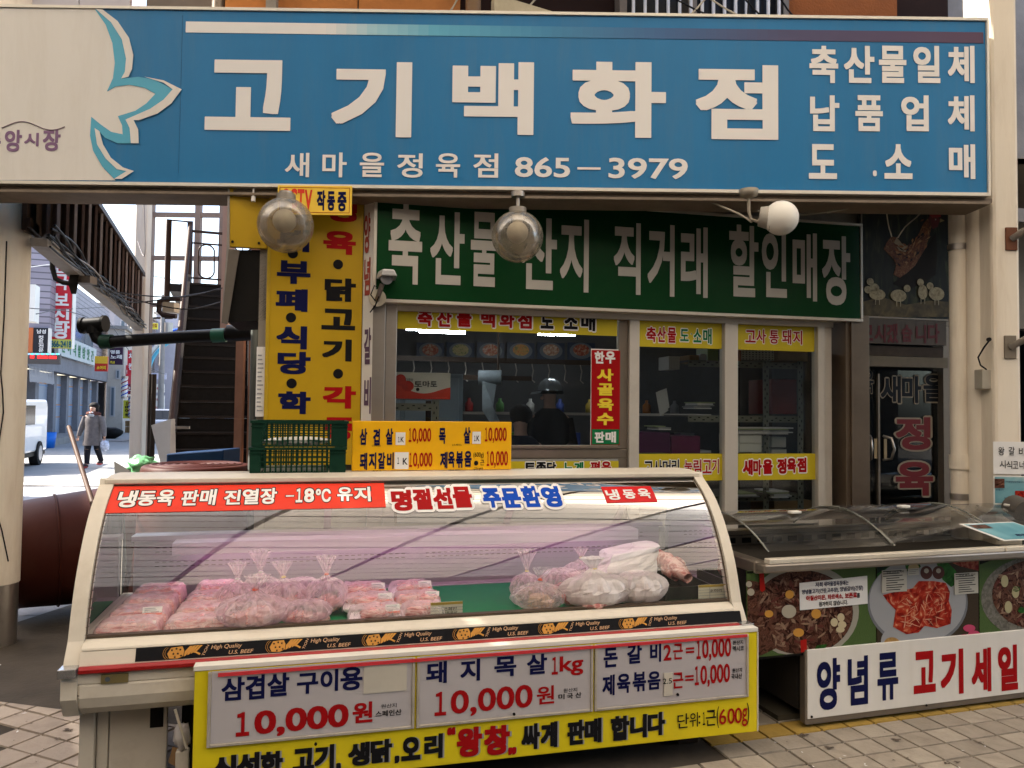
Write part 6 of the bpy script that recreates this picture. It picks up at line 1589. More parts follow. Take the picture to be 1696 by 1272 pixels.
def shreds(q, cx, cy, rx, ry, n, cols, y, seed, L0=9, L1=20, W=2.4, clip=1237):
    rn = random.Random(seed); b = MB()
    for i in range(n):
        a, r_ = rn.uniform(0, 6.28), rn.random()**.5; x, yy = cx+rx*r_*math.cos(a), cy+ry*r_*math.sin(a); d = rn.uniform(0, 3.14); l_ = rn.uniform(L0, L1)/2; w_ = rn.uniform(.5, 1)*W; bend = rn.uniform(-.5, .5)
        pts = []
        for s_, t_ in ((-1, 0), (-.5, 1), (0, 1.15), (.5, .9), (1, 0), (.5, -.8), (0, -1), (-.5, -.9)):
            xx, y2 = s_*l_, t_*w_*rn.uniform(.7, 1.2)+bend*(1-s_*s_)*3; pts.append((max(clip, x+xx*math.cos(d)-y2*math.sin(d)), yy+xx*math.sin(d)+y2*math.cos(d)))
        P_ = [RP(*p) for p in pts]
        b.use(cols[rn.randrange(len(cols))]).add([(p[0], y-i*6e-6, max(.373, min(.786, p[1]))) for p in P_], [tuple(range(8))])
    return q.part('print_shreds', b, kind='stuff')
beefs = [mat('beef_%d' % i, c, .4, var=.3, vscale=60) for i, c in enumerate([(.05, .018, .012), (.09, .035, .022), (.15, .07, .045), (.22, .125, .085), (.03, .010, .008), (.12, .03, .022), (.28, .18, .12)])]
fats = [mat('fat_%d' % i, c, .4) for i, c in enumerate([(.55, .25, .15), (.62, .36, .24), (.48, .15, .08)])]
q = poster(1236, 1450, 'food photo of dark marinated beef in a wide bowl with garlic and carrot slices', greencloth)
rpoly(q, [(1236, 905), (1450, 905), (1450, 935), (1236, 950)], -.0105, mat('dark_print', (.010, .012, .008), .5, var=.5, vscale=20))
rdisc(q, 1330, 1012, 92, 78, -.011, mat('bowl_print', (.32, .31, .26), .4), clip=(1236, 1430))
rdisc(q, 1328, 1014, 84, 70, -.012, dmeat, clip=(1237, 1430))
rpoly(q, [(1237, 960), (1262, 965), (1300, 1000), (1312, 1060), (1260, 1085), (1237, 1085)], -.0125, dmeat)
shreds(q, 1328, 1014, 76, 62, 330, beefs, -.01262, 3)
for (x, y, rx, ry, m_) in [(1305, 1012, 12, 11, 'w'), (1272, 1016, 7, 6, 'c'), (1306, 984, 7, 7, 'c'), (1350, 1016, 8, 8, 'c'), (1321, 1047, 9, 7, 'c'), (1391, 1022, 6, 7, 'g'), (1380, 1030, 6, 7, 'g'), (1393, 1034, 7, 6, 'g'), (1390, 1042, 7, 5, 'g'), (1239, 967, 5, 5, 'w'), (1242, 980, 6, 6, 'w')]:
    rdisc(q, x, y, rx, ry, -.0158, {'w': mat('garlic_print', (.42, .38, .30), .4), 'c': mat('carrot_print', (.55, .27, .05), .4), 'g': mat('garlic_print2', (.55, .47, .30), .4)}[m_])
chili = mat('chili_print', (.38, .012, .008), .3)
rpoly(q, [(1256, 945), (1263, 944), (1266, 976), (1261, 980), (1257, 976)], -.0158, chili); rpoly(q, [(1324, 1060), (1334, 1058), (1335, 1078), (1325, 1080)], -.0158, chili)
rpoly(q, [(1345, 1078), (1352, 1068), (1368, 1066), (1364, 1076)], -.0158, leaf)
q = poster(1452, 1620, 'food photo of red marinated pork steaks on a pale round plate', ramp_mat('mat_print', [(.4, (.03, .02, .012)), (.6, (.07, .05, .03))], 90, kind='wave', bump=0))
rdisc(q, 1437+15, 948, 26, 42, -.0105, leaf, clip=(1452, 1600)); rpoly(q, [(1452, 905), (1490, 905), (1480, 925), (1460, 945), (1452, 950)], -.011, mat('seaweed_print', (.012, .03, .02), .5, var=.4, vscale=40))
rpoly(q, [(1565, 905), (1620, 905), (1620, 945), (1590, 938)], -.0105, ramp_mat('kimchi_print', [(.4, (.18, .01, .01)), (.6, (.40, .12, .07))], 40, bump=0))
rdisc(q, 1519, 998, 83, 72, -.0115, plateb); rdisc(q, 1519, 995, 80, 70, -.012, platew)
rdisc(q, 1478, 1062, 20, 22, -.0125, platew, clip=(1453, 1500)); rdisc(q, 1476, 1065, 13, 10, -.013, mat('sprout_print', (.42, .25, .08), .5, var=.4, vscale=60), clip=(1453, 1500))
rpoly(q, [(1497, 930), (1506, 922), (1520, 925), (1524, 938), (1516, 946), (1500, 946)], -.0125, leaf)
rpoly(q, [(1549, 930), (1565, 928), (1582, 945), (1586, 965), (1574, 972), (1560, 960)], -.0125, leaf)
for x, y in ((1533, 948), (1553, 948)): rdisc(q, x, y, 10, 11, -.013, mat('mushroom_print', (.08, .025, .018), .4)); rdisc(q, x, y-3, 4, 4, -.0135, mat('garlic_print', (.42, .38, .30), .4))
rdisc(q, 1512, 940, 9, 7, -.013, mat('enoki_print', (.45, .36, .20), .4))
rpoly(q, [(1461, 985), (1480, 980), (1510, 974), (1520, 962), (1545, 962), (1565, 965), (1572, 980), (1570, 995), (1575, 1010), (1573, 1033), (1550, 1040), (1530, 1036), (1520, 1047), (1500, 1050), (1478, 1038), (1482, 1010), (1468, 995)], -.0135, rmeat)
rpoly(q, [(1478, 1036), (1484, 1005), (1495, 985), (1520, 980), (1534, 995), (1530, 1018), (1520, 1040), (1505, 1048), (1490, 1043)], -.0142, ramp_mat('red_meat_print2', [(.36, (.20, .008, .005)), (.5, (.38, .03, .014)), (.60, (.48, .09, .04)), (.68, (.66, .36, .22))], 10, 9, .3, distort=3.5, bump=.3))
shreds(q, 1548, 1002, 22, 34, 34, fats, -.0146, 4, 6, 18, .8); shreds(q, 1505, 1012, 20, 28, 34, fats, -.0146, 5, 6, 18, .8)
for x, y in ((1604, 1040), (1612, 1050), (1597, 1056)): rdisc(q, x, y, 10, 6, -.013, mat('flower_print', (.52, .06, .14), .5))
q = poster(1622, 1760, 'food photo of stone bowl filled with bulgogi on green cloth at the right edge', greencloth)
rpoly(q, [(1622, 905), (1760, 905), (1760, 925), (1650, 925), (1622, 935)], -.0105, mat('dark_print', (.010, .012, .008), .5))
rdisc(q, 1712, 990, 88, 68, -.011, ramp_mat('stone_print', [(.3, (.09, .085, .07)), (.7, (.22, .21, .18))], 60, bump=0), clip=(1622, 1760))
rdisc(q, 1718, 984, 76, 58, -.012, dmeat, clip=(1622, 1760))
shreds(q, 1718, 984, 72, 54, 230, beefs, -.01262, 6, clip=1623)
for (x, y, m_) in ((1662, 962, 1), (1680, 980, 1), (1681, 975, 2), (1668, 1005, 1), (1690, 1010, 2)): rdisc(q, x, y, 6, 10 if m_ == 1 else 5, -.0155, mat('onion_print', (.42, .38, .22), .4) if m_ == 1 else leaf)
# paper notices on the freezer
q = Thing('notice', RF, RP(1323, 990)[0], -.015, RP(1323, 1010)[1], 'white paper notice with blue and red Korean lines taped over the dark beef poster', 'notice')
c4 = [RP(x, y) for x, y in ((1323, 1010), (1435, 999), (1434, 953), (1322, 965))]
q.part('sheet', MB().hexa([(c4[0][0], -.0175, c4[0][1]), (c4[1][0], -.0175, c4[1][1]), (c4[1][0], -.0165, c4[1][1]), (c4[0][0], -.0165, c4[0][1]), (c4[3][0], -.0175, c4[3][1]), (c4[2][0], -.0175, c4[2][1]), (c4[2][0], -.0165, c4[2][1]), (c4[3][0], -.0165, c4[3][1])]), paper)
words(q, RF, -.0195, [('저희', 1350, 1362, 968, 8), ('새마을정육점에는', 1364, 1405, 966, 8), ('양념불고기(간장,고추장),', 1328, 1389, 979, 9), ('양념갈비(간장)', 1391, 1429, 975, 9)], navy, .02, vp=-.0175)
words(q, RF, -.0195, [('아질산이온,', 1335, 1368, 990, 9), ('타르색소,', 1371, 1396, 988, 9), ('보존료', 1399, 1419, 986, 9)], redink, .04, vp=-.0175)
words(q, RF, -.0195, [('를', 1419, 1424, 986, 8), ('첨가하지', 1356, 1377, 1000, 8), ('않습니다.', 1380, 1404, 998, 8)], blackink, .02, vp=-.0175)
for i, (x0, x1, y0, y1, lb) in enumerate([(1459, 1500, 943, 980, 'wide price slip with fine print on the left rim of the plate poster'), (1502, 1520, 941, 952, 'small price slip beside the mushrooms on the plate poster'), (1579, 1618, 948, 983, 'price slip with fine print on the right rim of the plate poster')]):
    q = Thing('price_slip', RF, RP(x0, y1)[0], -.015, RP(x0, y1)[1], lb, 'notice', 'price slips on the plate poster')
    a0, a1, r0, r1 = RP(x0, y1)[0], RP(x1, y1)[0], RP((x0+x1)/2, y1)[1], RP((x0+x1)/2, y0)[1]
    q.part('sheet', MB().box(a0, a1, -.0165, -.0150, r0, r1), mat('slip_paper', (.50, .48, .42), .5, var=.05))
    b = MB(); n = 9 if i != 1 else 3
    for k in range(n): zz = r1-(r1-r0)*(k+.7)/(n+.6); b.box(a0+.006+(.02 if k > 2 else 0), a0+(a1-a0)*random.uniform(.6, .95), -.0175, -.0167, zz, zz+(r1-r0)*.035)
    b.box(a0+.004, a0+.018, -.0175, -.0167, r0+.006, r1-.006) if False else None
    q.part('print_lines', b, blackink)
    if i != 1: words(q, RF, -.0175, [('양념 고추장 제육' if i == 0 else '양념 돼지 갈비', x0+9, x1-3, y0+4, 4)], blackink, .02, vp=-.0165)
# white sale board
q = Thing('sale_board', RF, RP(1338, 1195)[0], -.03, .035, 'long white board with blue and red Korean sale letters on the freezer base', 'signboard')
s0, s1 = RF.hit(1337, 1137, -.02)[0], RF.hit(1720, 1100, -.02)[0]
q.part('board', MB().box(s0, s1, -.022, .012, .052, .388), signwhite, bevel=.003)
q.part('edge', MB().box(s0-.006, s1, -.018, .02, .025, .051).box(s0-.012, s0-.001, -.018, .02, .03, .388), alud)
words(q, RF, -.024, [('양', 1353, 1391, 1133, 84), ('념', 1404, 1437, 1127, 80), ('류', 1453, 1487, 1120, 78)], navy, .032, vp=-.022)
words(q, RF, -.024, [('고', 1513, 1549, 1113, 68), ('기', 1558, 1595, 1113, 74), ('세', 1609, 1641, 1110, 72), ('일', 1653, 1685, 1106, 74)], redink, .04, vp=-.022)
for px, py in ((1344, 1187), (1534, 1168)):
    a, z = RF.hit(px, py, -.022); q.part('screw', MB().cyl((a, -.022, z), (a, -.026, z), .006, n=8), dark)
# things in the freezer
def FD(px, py, z=.60): return RF.hz(px, py, z)
for i, (px, py, lb) in enumerate([(1348, 905, 'white tied bag end standing in the open left freezer well, left one'), (1361, 900, 'white tied bag end standing in the freezer well, right one')]):
    a, v_ = RF.hz(px, py, .72); solid('bag_end', MB().cyl((a, v_, .52), (a+.02*(1-2*i), v_+.01, .77), .022, .010, n=8).ell((a, v_, .53), (.05, .05, .03), 10, 6), mat('thick_bag', (.84, .8, .79), .4), RF, (a, v_, .52), lb, 'bag')
a, v_ = RF.hz(1460, 895, .70)
q = Thing('bone_meat', RF, a, v_, .52, 'pale bony meat piece with white knobs in the middle freezer well', 'meat')
q.part('meat', MB().ell((a, v_, .66), (.13, .07, .045), 18, 10, lambda d: 1+.3*noise.noise(d*3)).ell((a, v_, .58), (.11, .07, .06), 14, 8), mat('pale_meat', (.50, .36, .27), .4, var=.3, vscale=30))
for dx in (-.10, -.03): q.part('bone', MB().cyl((a+dx, v_, .66), (a+dx, v_, .735), .012).ell((a+dx, v_, .74), .018, 10, 6), stick_w)
a, v_ = RF.hz(1535, 888, .72); solid('meat_bone', MB().ell((a, v_, .70), (.02, .02, .03), 12, 8).cyl((a, v_, .52), (a, v_, .70), .012), stick_w, RF, (a, v_, .52), 'single white bone knob right of the bony meat in the freezer', 'bone')
for i in range(3):
    a, v_ = RF.hz(1290-i*14, 915, .66); solid('bag_scrap', MB().ell((a, v_, .55), (.035, .03, .025), 10, 6, lambda d: 1+.4*noise.noise(d*4+Vector((i, 0, 0)))), filmw, RF, (a, v_, .52), ['small crumpled bag at the left of the freezer well, nearest the board', 'small crumpled bag in the left freezer well, middle one', 'small crumpled bag in the left freezer well, farthest left'][i], 'bag')
# blue leaflet lying on the glass lid and the notices on the pillar
a, v_ = RF.hz(1668, 884, .985)
LF = Fr(*(RF.P(a, v_, 0).xy), 16.5, .998, -72)
teal = ramp_mat('teal_print', [(.3, (.06, .22, .28)), (.5, (.20, .40, .45)), (.62, (.55, .62, .62))], 3, 4, .3, bump=0)
q = Thing('leaflet', LF, 0, 0, 0, 'pale blue food leaflet lying on the right freezer lid', 'leaflet')
q.part('sheet', MB().hexa([(-.12, 0, -.09), (.22, 0, -.09), (.22, .002, -.09), (-.12, .002, -.09), (-.20, 0, .09), (.14, 0, .09), (.14, .002, .09), (-.20, .002, .09)]), signwhite)
q.part('print', MB().add([(-.105, -.001, -.082), (.21, -.001, -.082), (.135, -.001, .082), (-.18, -.001, .082)], [(0, 1, 2, 3)]), teal)
q.part('photo_print', MB().add([(-.15, -.002, .03), (-.05, -.002, .03), (-.06, -.002, .07), (-.165, -.002, .07)], [(0, 1, 2, 3)]), dmeat)
b = MB(); put(b, '새마을정육점', .0, .12, -.06, -.035, -.002, .02); q.part('lettering', b, navy)
a0, z0 = W0.hit(1645, 785, 4.545); a1, z1 = W0.hit(1712, 732, 4.545)
q = Thing('notice', W0, a0, 4.545, z0, 'white paper notice with black Korean lines taped to the right pillar', 'notice')
q.part('sheet', MB().box(a0, a1, 4.541, 4.545, z0, z1), paper)
words(q, W0, 4.538, [('왕', 1653, 1663, 747, 14), ('갈', 1670, 1680, 747, 14), ('비', 1687, 1697, 748, 14), ('시', 1655, 1665, 769, 13), ('식', 1666, 1676, 770, 13), ('코', 1677, 1686, 770, 12), ('너', 1688, 1696, 770, 13)], blackink, .0, vp=4.541)
a0, z0 = W0.hit(1644, 835, 4.54); a1, z1 = W0.hit(1712, 788, 4.54)
q = Thing('leaflet', W0, a0, 4.53, z0, 'pale blue food leaflet fixed under the white notice on the right pillar', 'leaflet')
q.part('sheet', MB().box(a0, a1, 4.530, 4.534, z0, z1), signwhite); q.part('print', MB().box(a0+.008, a1-.008, 4.5285, 4.5298, z0+.008, z1-.008), teal)
m0, m1 = W0.hit(1647, 808, 4.53), W0.hit(1663, 793, 4.53); q.part('photo_print', MB().box(m0[0], m1[0], 4.526, 4.528, m0[1], m1[1]), dmeat)
m0, m1 = W0.hit(1681, 827, 4.53), W0.hit(1696, 813, 4.53); q.part('photo_print', MB().box(m0[0], m1[0], 4.526, 4.528, m0[1], m1[1]), rmeat)
words(q, W0, 4.526, [('구이용양념갈비입니다', 1664, 1695, 798, 3), ('소이불고기', 1649, 1661, 811, 3), ('새마을정육점', 1662, 1679, 825, 3)], navy, .02, vp=4.53)
pts = [W0.hit(x, y, 4.45) for x, y in [(1617, 840), (1630, 845), (1650, 847), (1668, 845)]]
q = Thing('hose', W0, pts[0][0], 4.45, pts[0][1], 'grey ribbed hose end with round grey cap beside the right pillar base', 'hose')
q.part('hose', MB().tube([(p[0], 4.45-.0*i, p[1]) for i, p in enumerate(pts)], .016, 8), mat('hose_grey', (.30, .26, .21), .6))
a, z = W0.hit(1690, 848, 4.42); q.part('cap', MB().cyl((a, 4.36, z), (a, 4.48, z+.02), .075, n=20), mat('cap_dark', (.10, .09, .08), .5, var=.2))
solid('slab_edge', MB().box(-.1, 3.0, .10, .5, .0, .03), mat('slab_wet', (.08, .07, .05), .5, var=.3), RF, (1, .2, 0), kind='structure')
# ================================================================ LEFT: TUBS, STAIRS, CANOPY
tubm = mat('rubber_tub', (.052, .012, .008), .5, var=.15, vscale=3, dirt=.3, dcol=(.10, .05, .03), bump=.05)
c0 = Vector((-3.62, 5.42, .47)); c1 = Vector((-2.72, 6.05, .52)); 
t = Thing('rubber_tub', W0, -3.3, 5.6, 0, 'huge reddish brown rubber tub lying on its side behind the case', 'tub', 'reddish brown rubber tubs')
d = (c1-c0).normalized(); sd2 = d.orthogonal().normalized(); sd3 = d.cross(sd2)
pr_ = [(0, .0), (0, .34), (.05, .375), (.3, .40), (.62, .43), (.66, .45), (.98, .475), (1.0, .50), (1.06, .50), (1.06, .475), (1.0, .46), (.08, .36), (.06, 0)]
V = []; n = 40; Ld = (c1-c0).length
for h_, r_ in pr_:
    for k in range(n):
        a = 2*math.pi*k/n; p = c0+d*(h_*Ld)+(sd2*math.cos(a)+sd3*math.sin(a))*max(r_, .001); V.append(p)
t.part('tub', MB().add(V, [(j*n+k, (j+1)*n+k, (j+1)*n+(k+1) % n, j*n+(k+1) % n) for j in range(len(pr_)-1) for k in range(n)], True), tubm)
for hh, rr in ((.30, .405), (.62, .435), (.93, .475)):
    t.part('hoop', MB().tube([c0+d*(hh*Ld)+(sd2*math.cos(2*math.pi*k/40)+sd3*math.sin(2*math.pi*k/40))*rr for k in range(41)], .008, 6), tubm)
# upturned tub on another behind the case
ax_, ay_ = -2.33, 5.62; zt = W0.hit(312, 769, 5.62)[1]
t = Thing('rubber_tub', W0, ax_, ay_, 0, 'upturned reddish brown tub with ringed base showing above the case', 'tub', 'reddish brown rubber tubs')
t.part('tub', MB().lathe([(.48, 0), (.48, .06), (.45, .08), (.40, .6), (.385, zt-.05), (.375, zt-.012), (.36, zt-.002), (.345, zt), (0, zt)], (ax_, ay_, 0), n=44), tubm)
for i, rr in enumerate((.31, .26, .21, .16, .11, .06)): t.part('ring', MB().lathe([(rr+.012, zt), (rr+.006, zt+.008), (rr-.006, zt+.008), (rr-.012, zt)], (ax_, ay_, 0), n=36), tubm)
# blue box, green bag and small things there
a0, z0 = W0.hit(275, 768, 6.4); a1, z1 = W0.hit(370, 747, 6.4)
t = Thing('plastic_box', W0, a0, 6.4, z0-.1, 'dark blue plastic box standing behind the upturned tub', 'box')
t.part('box', MB().hexa([(a0, 6.4, z0-.12), (a1, 6.4, z0-.12), (a1, 6.8, z0-.12), (a0, 6.8, z0-.12), (a0, 6.4, z1-.03), (a1, 6.4, z1+.01), (a1, 6.8, z1+.01), (a0, 6.8, z1-.03)]), mat('dark_blue_plastic', (.006, .03, .09), .4, var=.1), bevel=.01)
solid('stand', MB().box(a0+.02, a1-.02, 6.42, 6.78, 0, z0-.125), mat('stand_dark', (.03, .03, .03), .6), W0, (a0, 6.4, 0), 'dark stand hidden under the blue plastic box', 'stand')
a, z = W0.hit(236, 772, 5.72)
solid('plastic_bag', MB().ell((a+.0, 5.72, z-.0), (.11, .08, .07), 22, 14, lambda d: 1+.6*noise.noise(d*2.6)).cyl((a, 5.72, 0), (a, 5.72, z), .08, n=10), mat('green_bag', (.16, .42, .20), .3, var=.3, vscale=12, bump=.7, bscale=18), W0, (a, 5.7, 0), 'crumpled light green plastic bag left of the upturned tub', 'bag')
a, z = W0.hit(218, 785, 5.6)
solid('plastic_sheet', MB().add([(a-.08, 5.5, z+.10), (a+.03, 5.52, z+.03), (a+.08, 5.5, z-.14), (a-.01, 5.48, z-.16), (a-.04, 5.44, z-.02)], [(0, 1, 2, 3, 4)]), mat('grey_bag2', (.32, .33, .32), .35), W0, (a, 5.5, z), 'grey torn plastic sheet left of the green bag', 'plastic sheet')
p0, p1 = W0.hit(114, 707, 5.75), W0.hit(143, 800, 5.2)
e = Vector((p1[0], 5.2, p1[1])); s_ = Vector((p0[0], 5.75, p0[1])); dd = (e-s_); e2 = s_+dd*(s_.z/(s_.z-e.z))
solid('broomstick', MB().cyl(s_, e2, .016, n=10), mat('stick_brown', (.07, .035, .02), .6, var=.2), W0, tuple(e2), 'dark brown broomstick leaning behind the left end of the case', 'stick')
# steel stairs going up and away
ironm = mat('stair_iron', (.028, .022, .018), .5, var=.3, vscale=5, dirt=.4, dcol=(.06, .045, .035))
Y0 = 8.4; NS = 17; rise, run = .205, .22
q0 = W0.hit(280, 740, Y0)[0]; q1 = W0.hit(410, 740, Y0)[0]; SW = (q1-q0)*.97
ST = Fr(q0, Y0, 20.5)       # stairs run along v
xl0 = q0
t = Thing('outdoor_stairs', ST, SW/2, 0, 0, 'dark steel outdoor staircase with handrail climbing beside the shop', 'stairs')
for i in range(NS):
    y = i*run; z = rise*(i+1)
    if z > .6: k = t.part('step', MB().box(0, SW, y, y+run+.03, z-.03, z), ironm); t.part('riser', MB().box(0, SW, y+.02, y+.03, z-rise, z-.031), mat('riser_iron', (.016, .014, .012), .6, var=.3, vscale=20), parent=k)
yt, ztop = NS*run, rise*NS
t.part('stringer', MB().hexa([(SW, 0, -.15), (SW+.05, 0, -.15), (SW+.05, yt, ztop-.15), (SW, yt, ztop-.15), (SW, 0, .25), (SW+.05, 0, .25), (SW+.05, yt, ztop+.2), (SW, yt, ztop+.2)]), ironm); t.part('stringer', MB().hexa([(-.05, 0, -.15), (0, 0, -.15), (0, yt, ztop-.15), (-.05, yt, ztop-.15), (-.05, 0, .25), (0, 0, .25), (0, yt, ztop+.2), (-.05, yt, ztop+.2)]), ironm)
t.part('landing', MB().box(-.3, SW+1.6, yt, yt+1.6, ztop-.12, ztop), ironm)
railm = mat('rail_brown', (.055, .030, .02), .45, var=.2, dirt=.3)
t.part('handrail', MB().tube([(-.03, .2, .9), (-.03, yt-.1, ztop+.85), (-.03, yt+.02, ztop+.98)], .035, 8), railm); t.part('newel_post', MB().tube([(-.34, yt, ztop-.5), (-.34, yt, ztop+1.0), (-.03, yt, ztop+1.0), (-.03, yt-.0, ztop-.0)], .045, 8), railm)
t.part('railing', MB().box(-.03, SW+1.5, yt+.01, yt+.03, ztop+.84, ztop+.88).box(-.03, SW+1.5, yt+.01, yt+.03, ztop+.66, ztop+.685).box(-.03, SW+1.5, yt+.01, yt+.03, ztop+.10, ztop+.125), railm)
for i in range(5):
    x = .22+i*.36
    t.part('oval_bar', MB().tube([(x+.12*math.cos(a), yt+.02, ztop+.39+(.15 if math.sin(a) > 0 else -.15)+.12*math.sin(a)) for a in [2*math.pi*k/20 for k in range(21)]], .013, 5), railm); t.part('baluster', MB().box(x+.173, x+.187, yt+.012, yt+.028, ztop+.0, ztop+.84), railm)
pr0 = W0.hit(272, 600, Y0-.5)[0]
t = Thing('iron_bars', W0, pr0, 8, 0, 'dark iron uprights and latch at the foot of the stairs', 'gate')
t.part('upright', MB().cyl((xl0-.14, Y0-.1, .0), (xl0-.14, Y0-.1, W0.hit(282, 620, Y0-.1)[1]), .025).cyl((xl0-.22, Y0, 0), (xl0-.22, Y0, W0.hit(278, 620, Y0)[1]), .025), ironm)
a, z = W0.hit(284, 701, Y0-.15); t.part('latch', MB().ell((a, Y0-.15, z), .04, 12, 8).box(a-.03, a+.20, Y0-.16, Y0-.14, z-.06, z-.03), steel)
a, z = W0.hit(270, 720, 8.1); 
solid('white_sack', MB().hexa([(a-.02, 8.1, z-.3), (a+.08, 8.1, z-.3), (a+.08, 8.25, z-.3), (a-.02, 8.25, z-.3), (a-.13, 8.1, z+.10), (a+.08, 8.1, z+.17), (a+.08, 8.2, z+.17), (a-.13, 8.2, z+.10)]).cyl((a+.04, 8.2, 0), (a+.04, 8.2, z-.3), .05), mat('sack_white', (.5, .5, .5), .6, var=.1), W0, (a, 8.1, 0), 'white wedge of hanging plastic beside the iron uprights', 'plastic sheet')
# wall right of the stairs, stand pipe
wx0, wx1 = W0.hit(396, 600, 8.0)[0], W0.hit(415, 600, 8.0)[0]
t = Thing('side_wall', W0, wx0, 8, 0, 'dark narrow wall with drain pipes between stairs and shop', 'wall')
t.part('wall', MB().box(wx0+.1, wx0+.8, 8.0, 8.3, 0, 5.2).box(wx0-.02, wx0+.06, 7.95, 8.02, 0, 2.4), mat('terracotta_wall', (.22, .11, .07), .8, var=.2))
px_ = W0.hit(421, 600, 5.6)[0]
t.part('drain', MB().cyl((px_, 5.6, 0), (px_, 5.6, 2.6), .028), mat('drain_grey', (.12, .13, .12), .5)); t.part('drain', MB().cyl((px_+.07, 5.62, 0), (px_+.07, 5.62, 2.6), .04), dark)
t.part('dark_boards', MB().box(px_+.05, px_+.32, 5.7, 5.8, 0, 3.2), mat('board_black', (.02, .016, .013), .7))
# black vent pipe with T cap
Yp = 6.4
def V3(x, y, Y=Yp): a, z = W0.hit(x, y, Y); return Vector((a, Y, z))
pm = mat('vent_pipe_black', (.010, .010, .010), .35, var=.2)
t = Thing('vent_pipe', W0, V3(410, 553).x, Yp, V3(410, 553).z, 'black plastic vent pipe with T shaped end crossing in front of the stairs', 'pipe')
t.part('pipe', MB().tube([V3(440, 551), V3(400, 553), V3(300, 558), V3(190, 566), V3(172, 566), V3(161, 560), V3(157, 550)], .052, 14), pm)
t.part('coupling', MB().cyl(V3(374, 555), V3(352, 556), .060, n=16), mat('pipe_green', (.02, .10, .06), .4)); t.part('coupling', MB().cyl(V3(186, 566), V3(168, 566), .062, n=16), mat('pipe_green_black', (.012, .04, .025), .4))
t.part('coupling', MB().cyl(V3(378, 552), V3(440, 549), .072, n=16), pm)
t.part('tee', MB().cyl(V3(157, 552), V3(155, 538), .062, n=16).cyl(V3(137, 539), V3(173, 536), .062, n=18), pm)
for x in (137, 173):
    c_ = V3(x, 539 if x == 137 else 536); t.part('lip', MB().cyl(c_-Vector((.012, 0, 0)), c_+Vector((.012, 0, 0)), .072, n=18), pm)
# white steel post and louvred canopy edge
xp, _ = W0.hit(233, 600, 10.4)
t = Thing('canopy_post', W0, xp, 10.4, 0, 'cream steel post at the far end of the brown louvred canopy edge', 'post')
t.part('post', MB().box(xp-.085, xp+.085, 10.3, 10.45, 0, 6.2), pillar_m, bevel=.02)
pb_ = Vector((W0.hit(237, 545, 10.25)[0], 10.25, 0)); 
n0 = W0.hit(42, 372, 4.33); pa = Vector((n0[0], 4.33, 0)); pa = pa+(pb_-pa)*.09; zb2 = W0.hit(235, 548, 10.25)[1]; zt2 = W0.hit(238, 452, 10.25)[1]
CFm = Fr(pa.x, pa.y, math.degrees(math.atan2(pb_.y-pa.y, pb_.x-pa.x))); Lc = (pb_-pa).length
zb_ = zb2; ztc = zt2
t = Thing('canopy_edge', CFm, Lc/2, 0, zb_, 'brown louvred metal canopy edge running from the left pillar to the far post', 'canopy')
slm = mat('louvre_brown', (.085, .055, .045), .5, var=.15, vscale=3, dirt=.35, dcol=(.20, .17, .15)); slm_lit = mat('louvre_lit', (.36, .32, .31), .5, var=.15, dirt=.3)  # paler copy for alternate slats: light on their faces put into the colour
b = bpy.data.meshes
n = 19
for i in range(n):
    u_ = (i+.5)*Lc/n
    w_ = Lc/n
    t.part('slat', MB().hexa([(u_-w_*.34, .0, zb_+.10), (u_+w_*.34, .07, zb_+.10), (u_+w_*.34, .09, zb_+.10), (u_-w_*.34, .02, zb_+.10), (u_-w_*.34, .0, ztc-.05), (u_+w_*.34, .07, ztc-.05), (u_+w_*.34, .09, ztc-.05), (u_-w_*.34, .02, ztc-.05)]), slm_lit if i % 2 == 1 else slm)
t.part('backing_rail', MB().box(0, Lc, .10, .13, zb_+.12, zb_+.18).box(0, Lc, .10, .13, zb_+.5, zb_+.56).box(0, Lc, -.01, .12, ztc-.05, ztc+.0).box(0, Lc, .12, .15, zb_+.1, ztc-.05), darkbrown)
t.part('gutter', MB().box(0, Lc, .0, .10, zb_-.0, zb_+.055), mat('gutter_cream', (.32, .28, .24), .5, var=.15, dirt=.4), bevel=.005)
for i in range(7):
    pts = []; 
    for k in range(24): u_ = Lc*k/23; pts.append((u_, -.02-.02*math.sin(k*.7+i), zb_+.12+.04*math.sin(k*.5+i*1.7)-.03*i*.5))
    solid('cable', MB().tube(pts, .008, 5), blackink if i != 3 else mat('cable_grey', (.25, .23, .22), .5), CFm, (0, -.08, zb_), ['lowest', 'second lowest', 'third', 'middle', 'fifth', 'second highest', 'highest'][6-i]+' of the tangled cables strung along the cream gutter of the canopy', 'cable', 'cables along the canopy gutter')
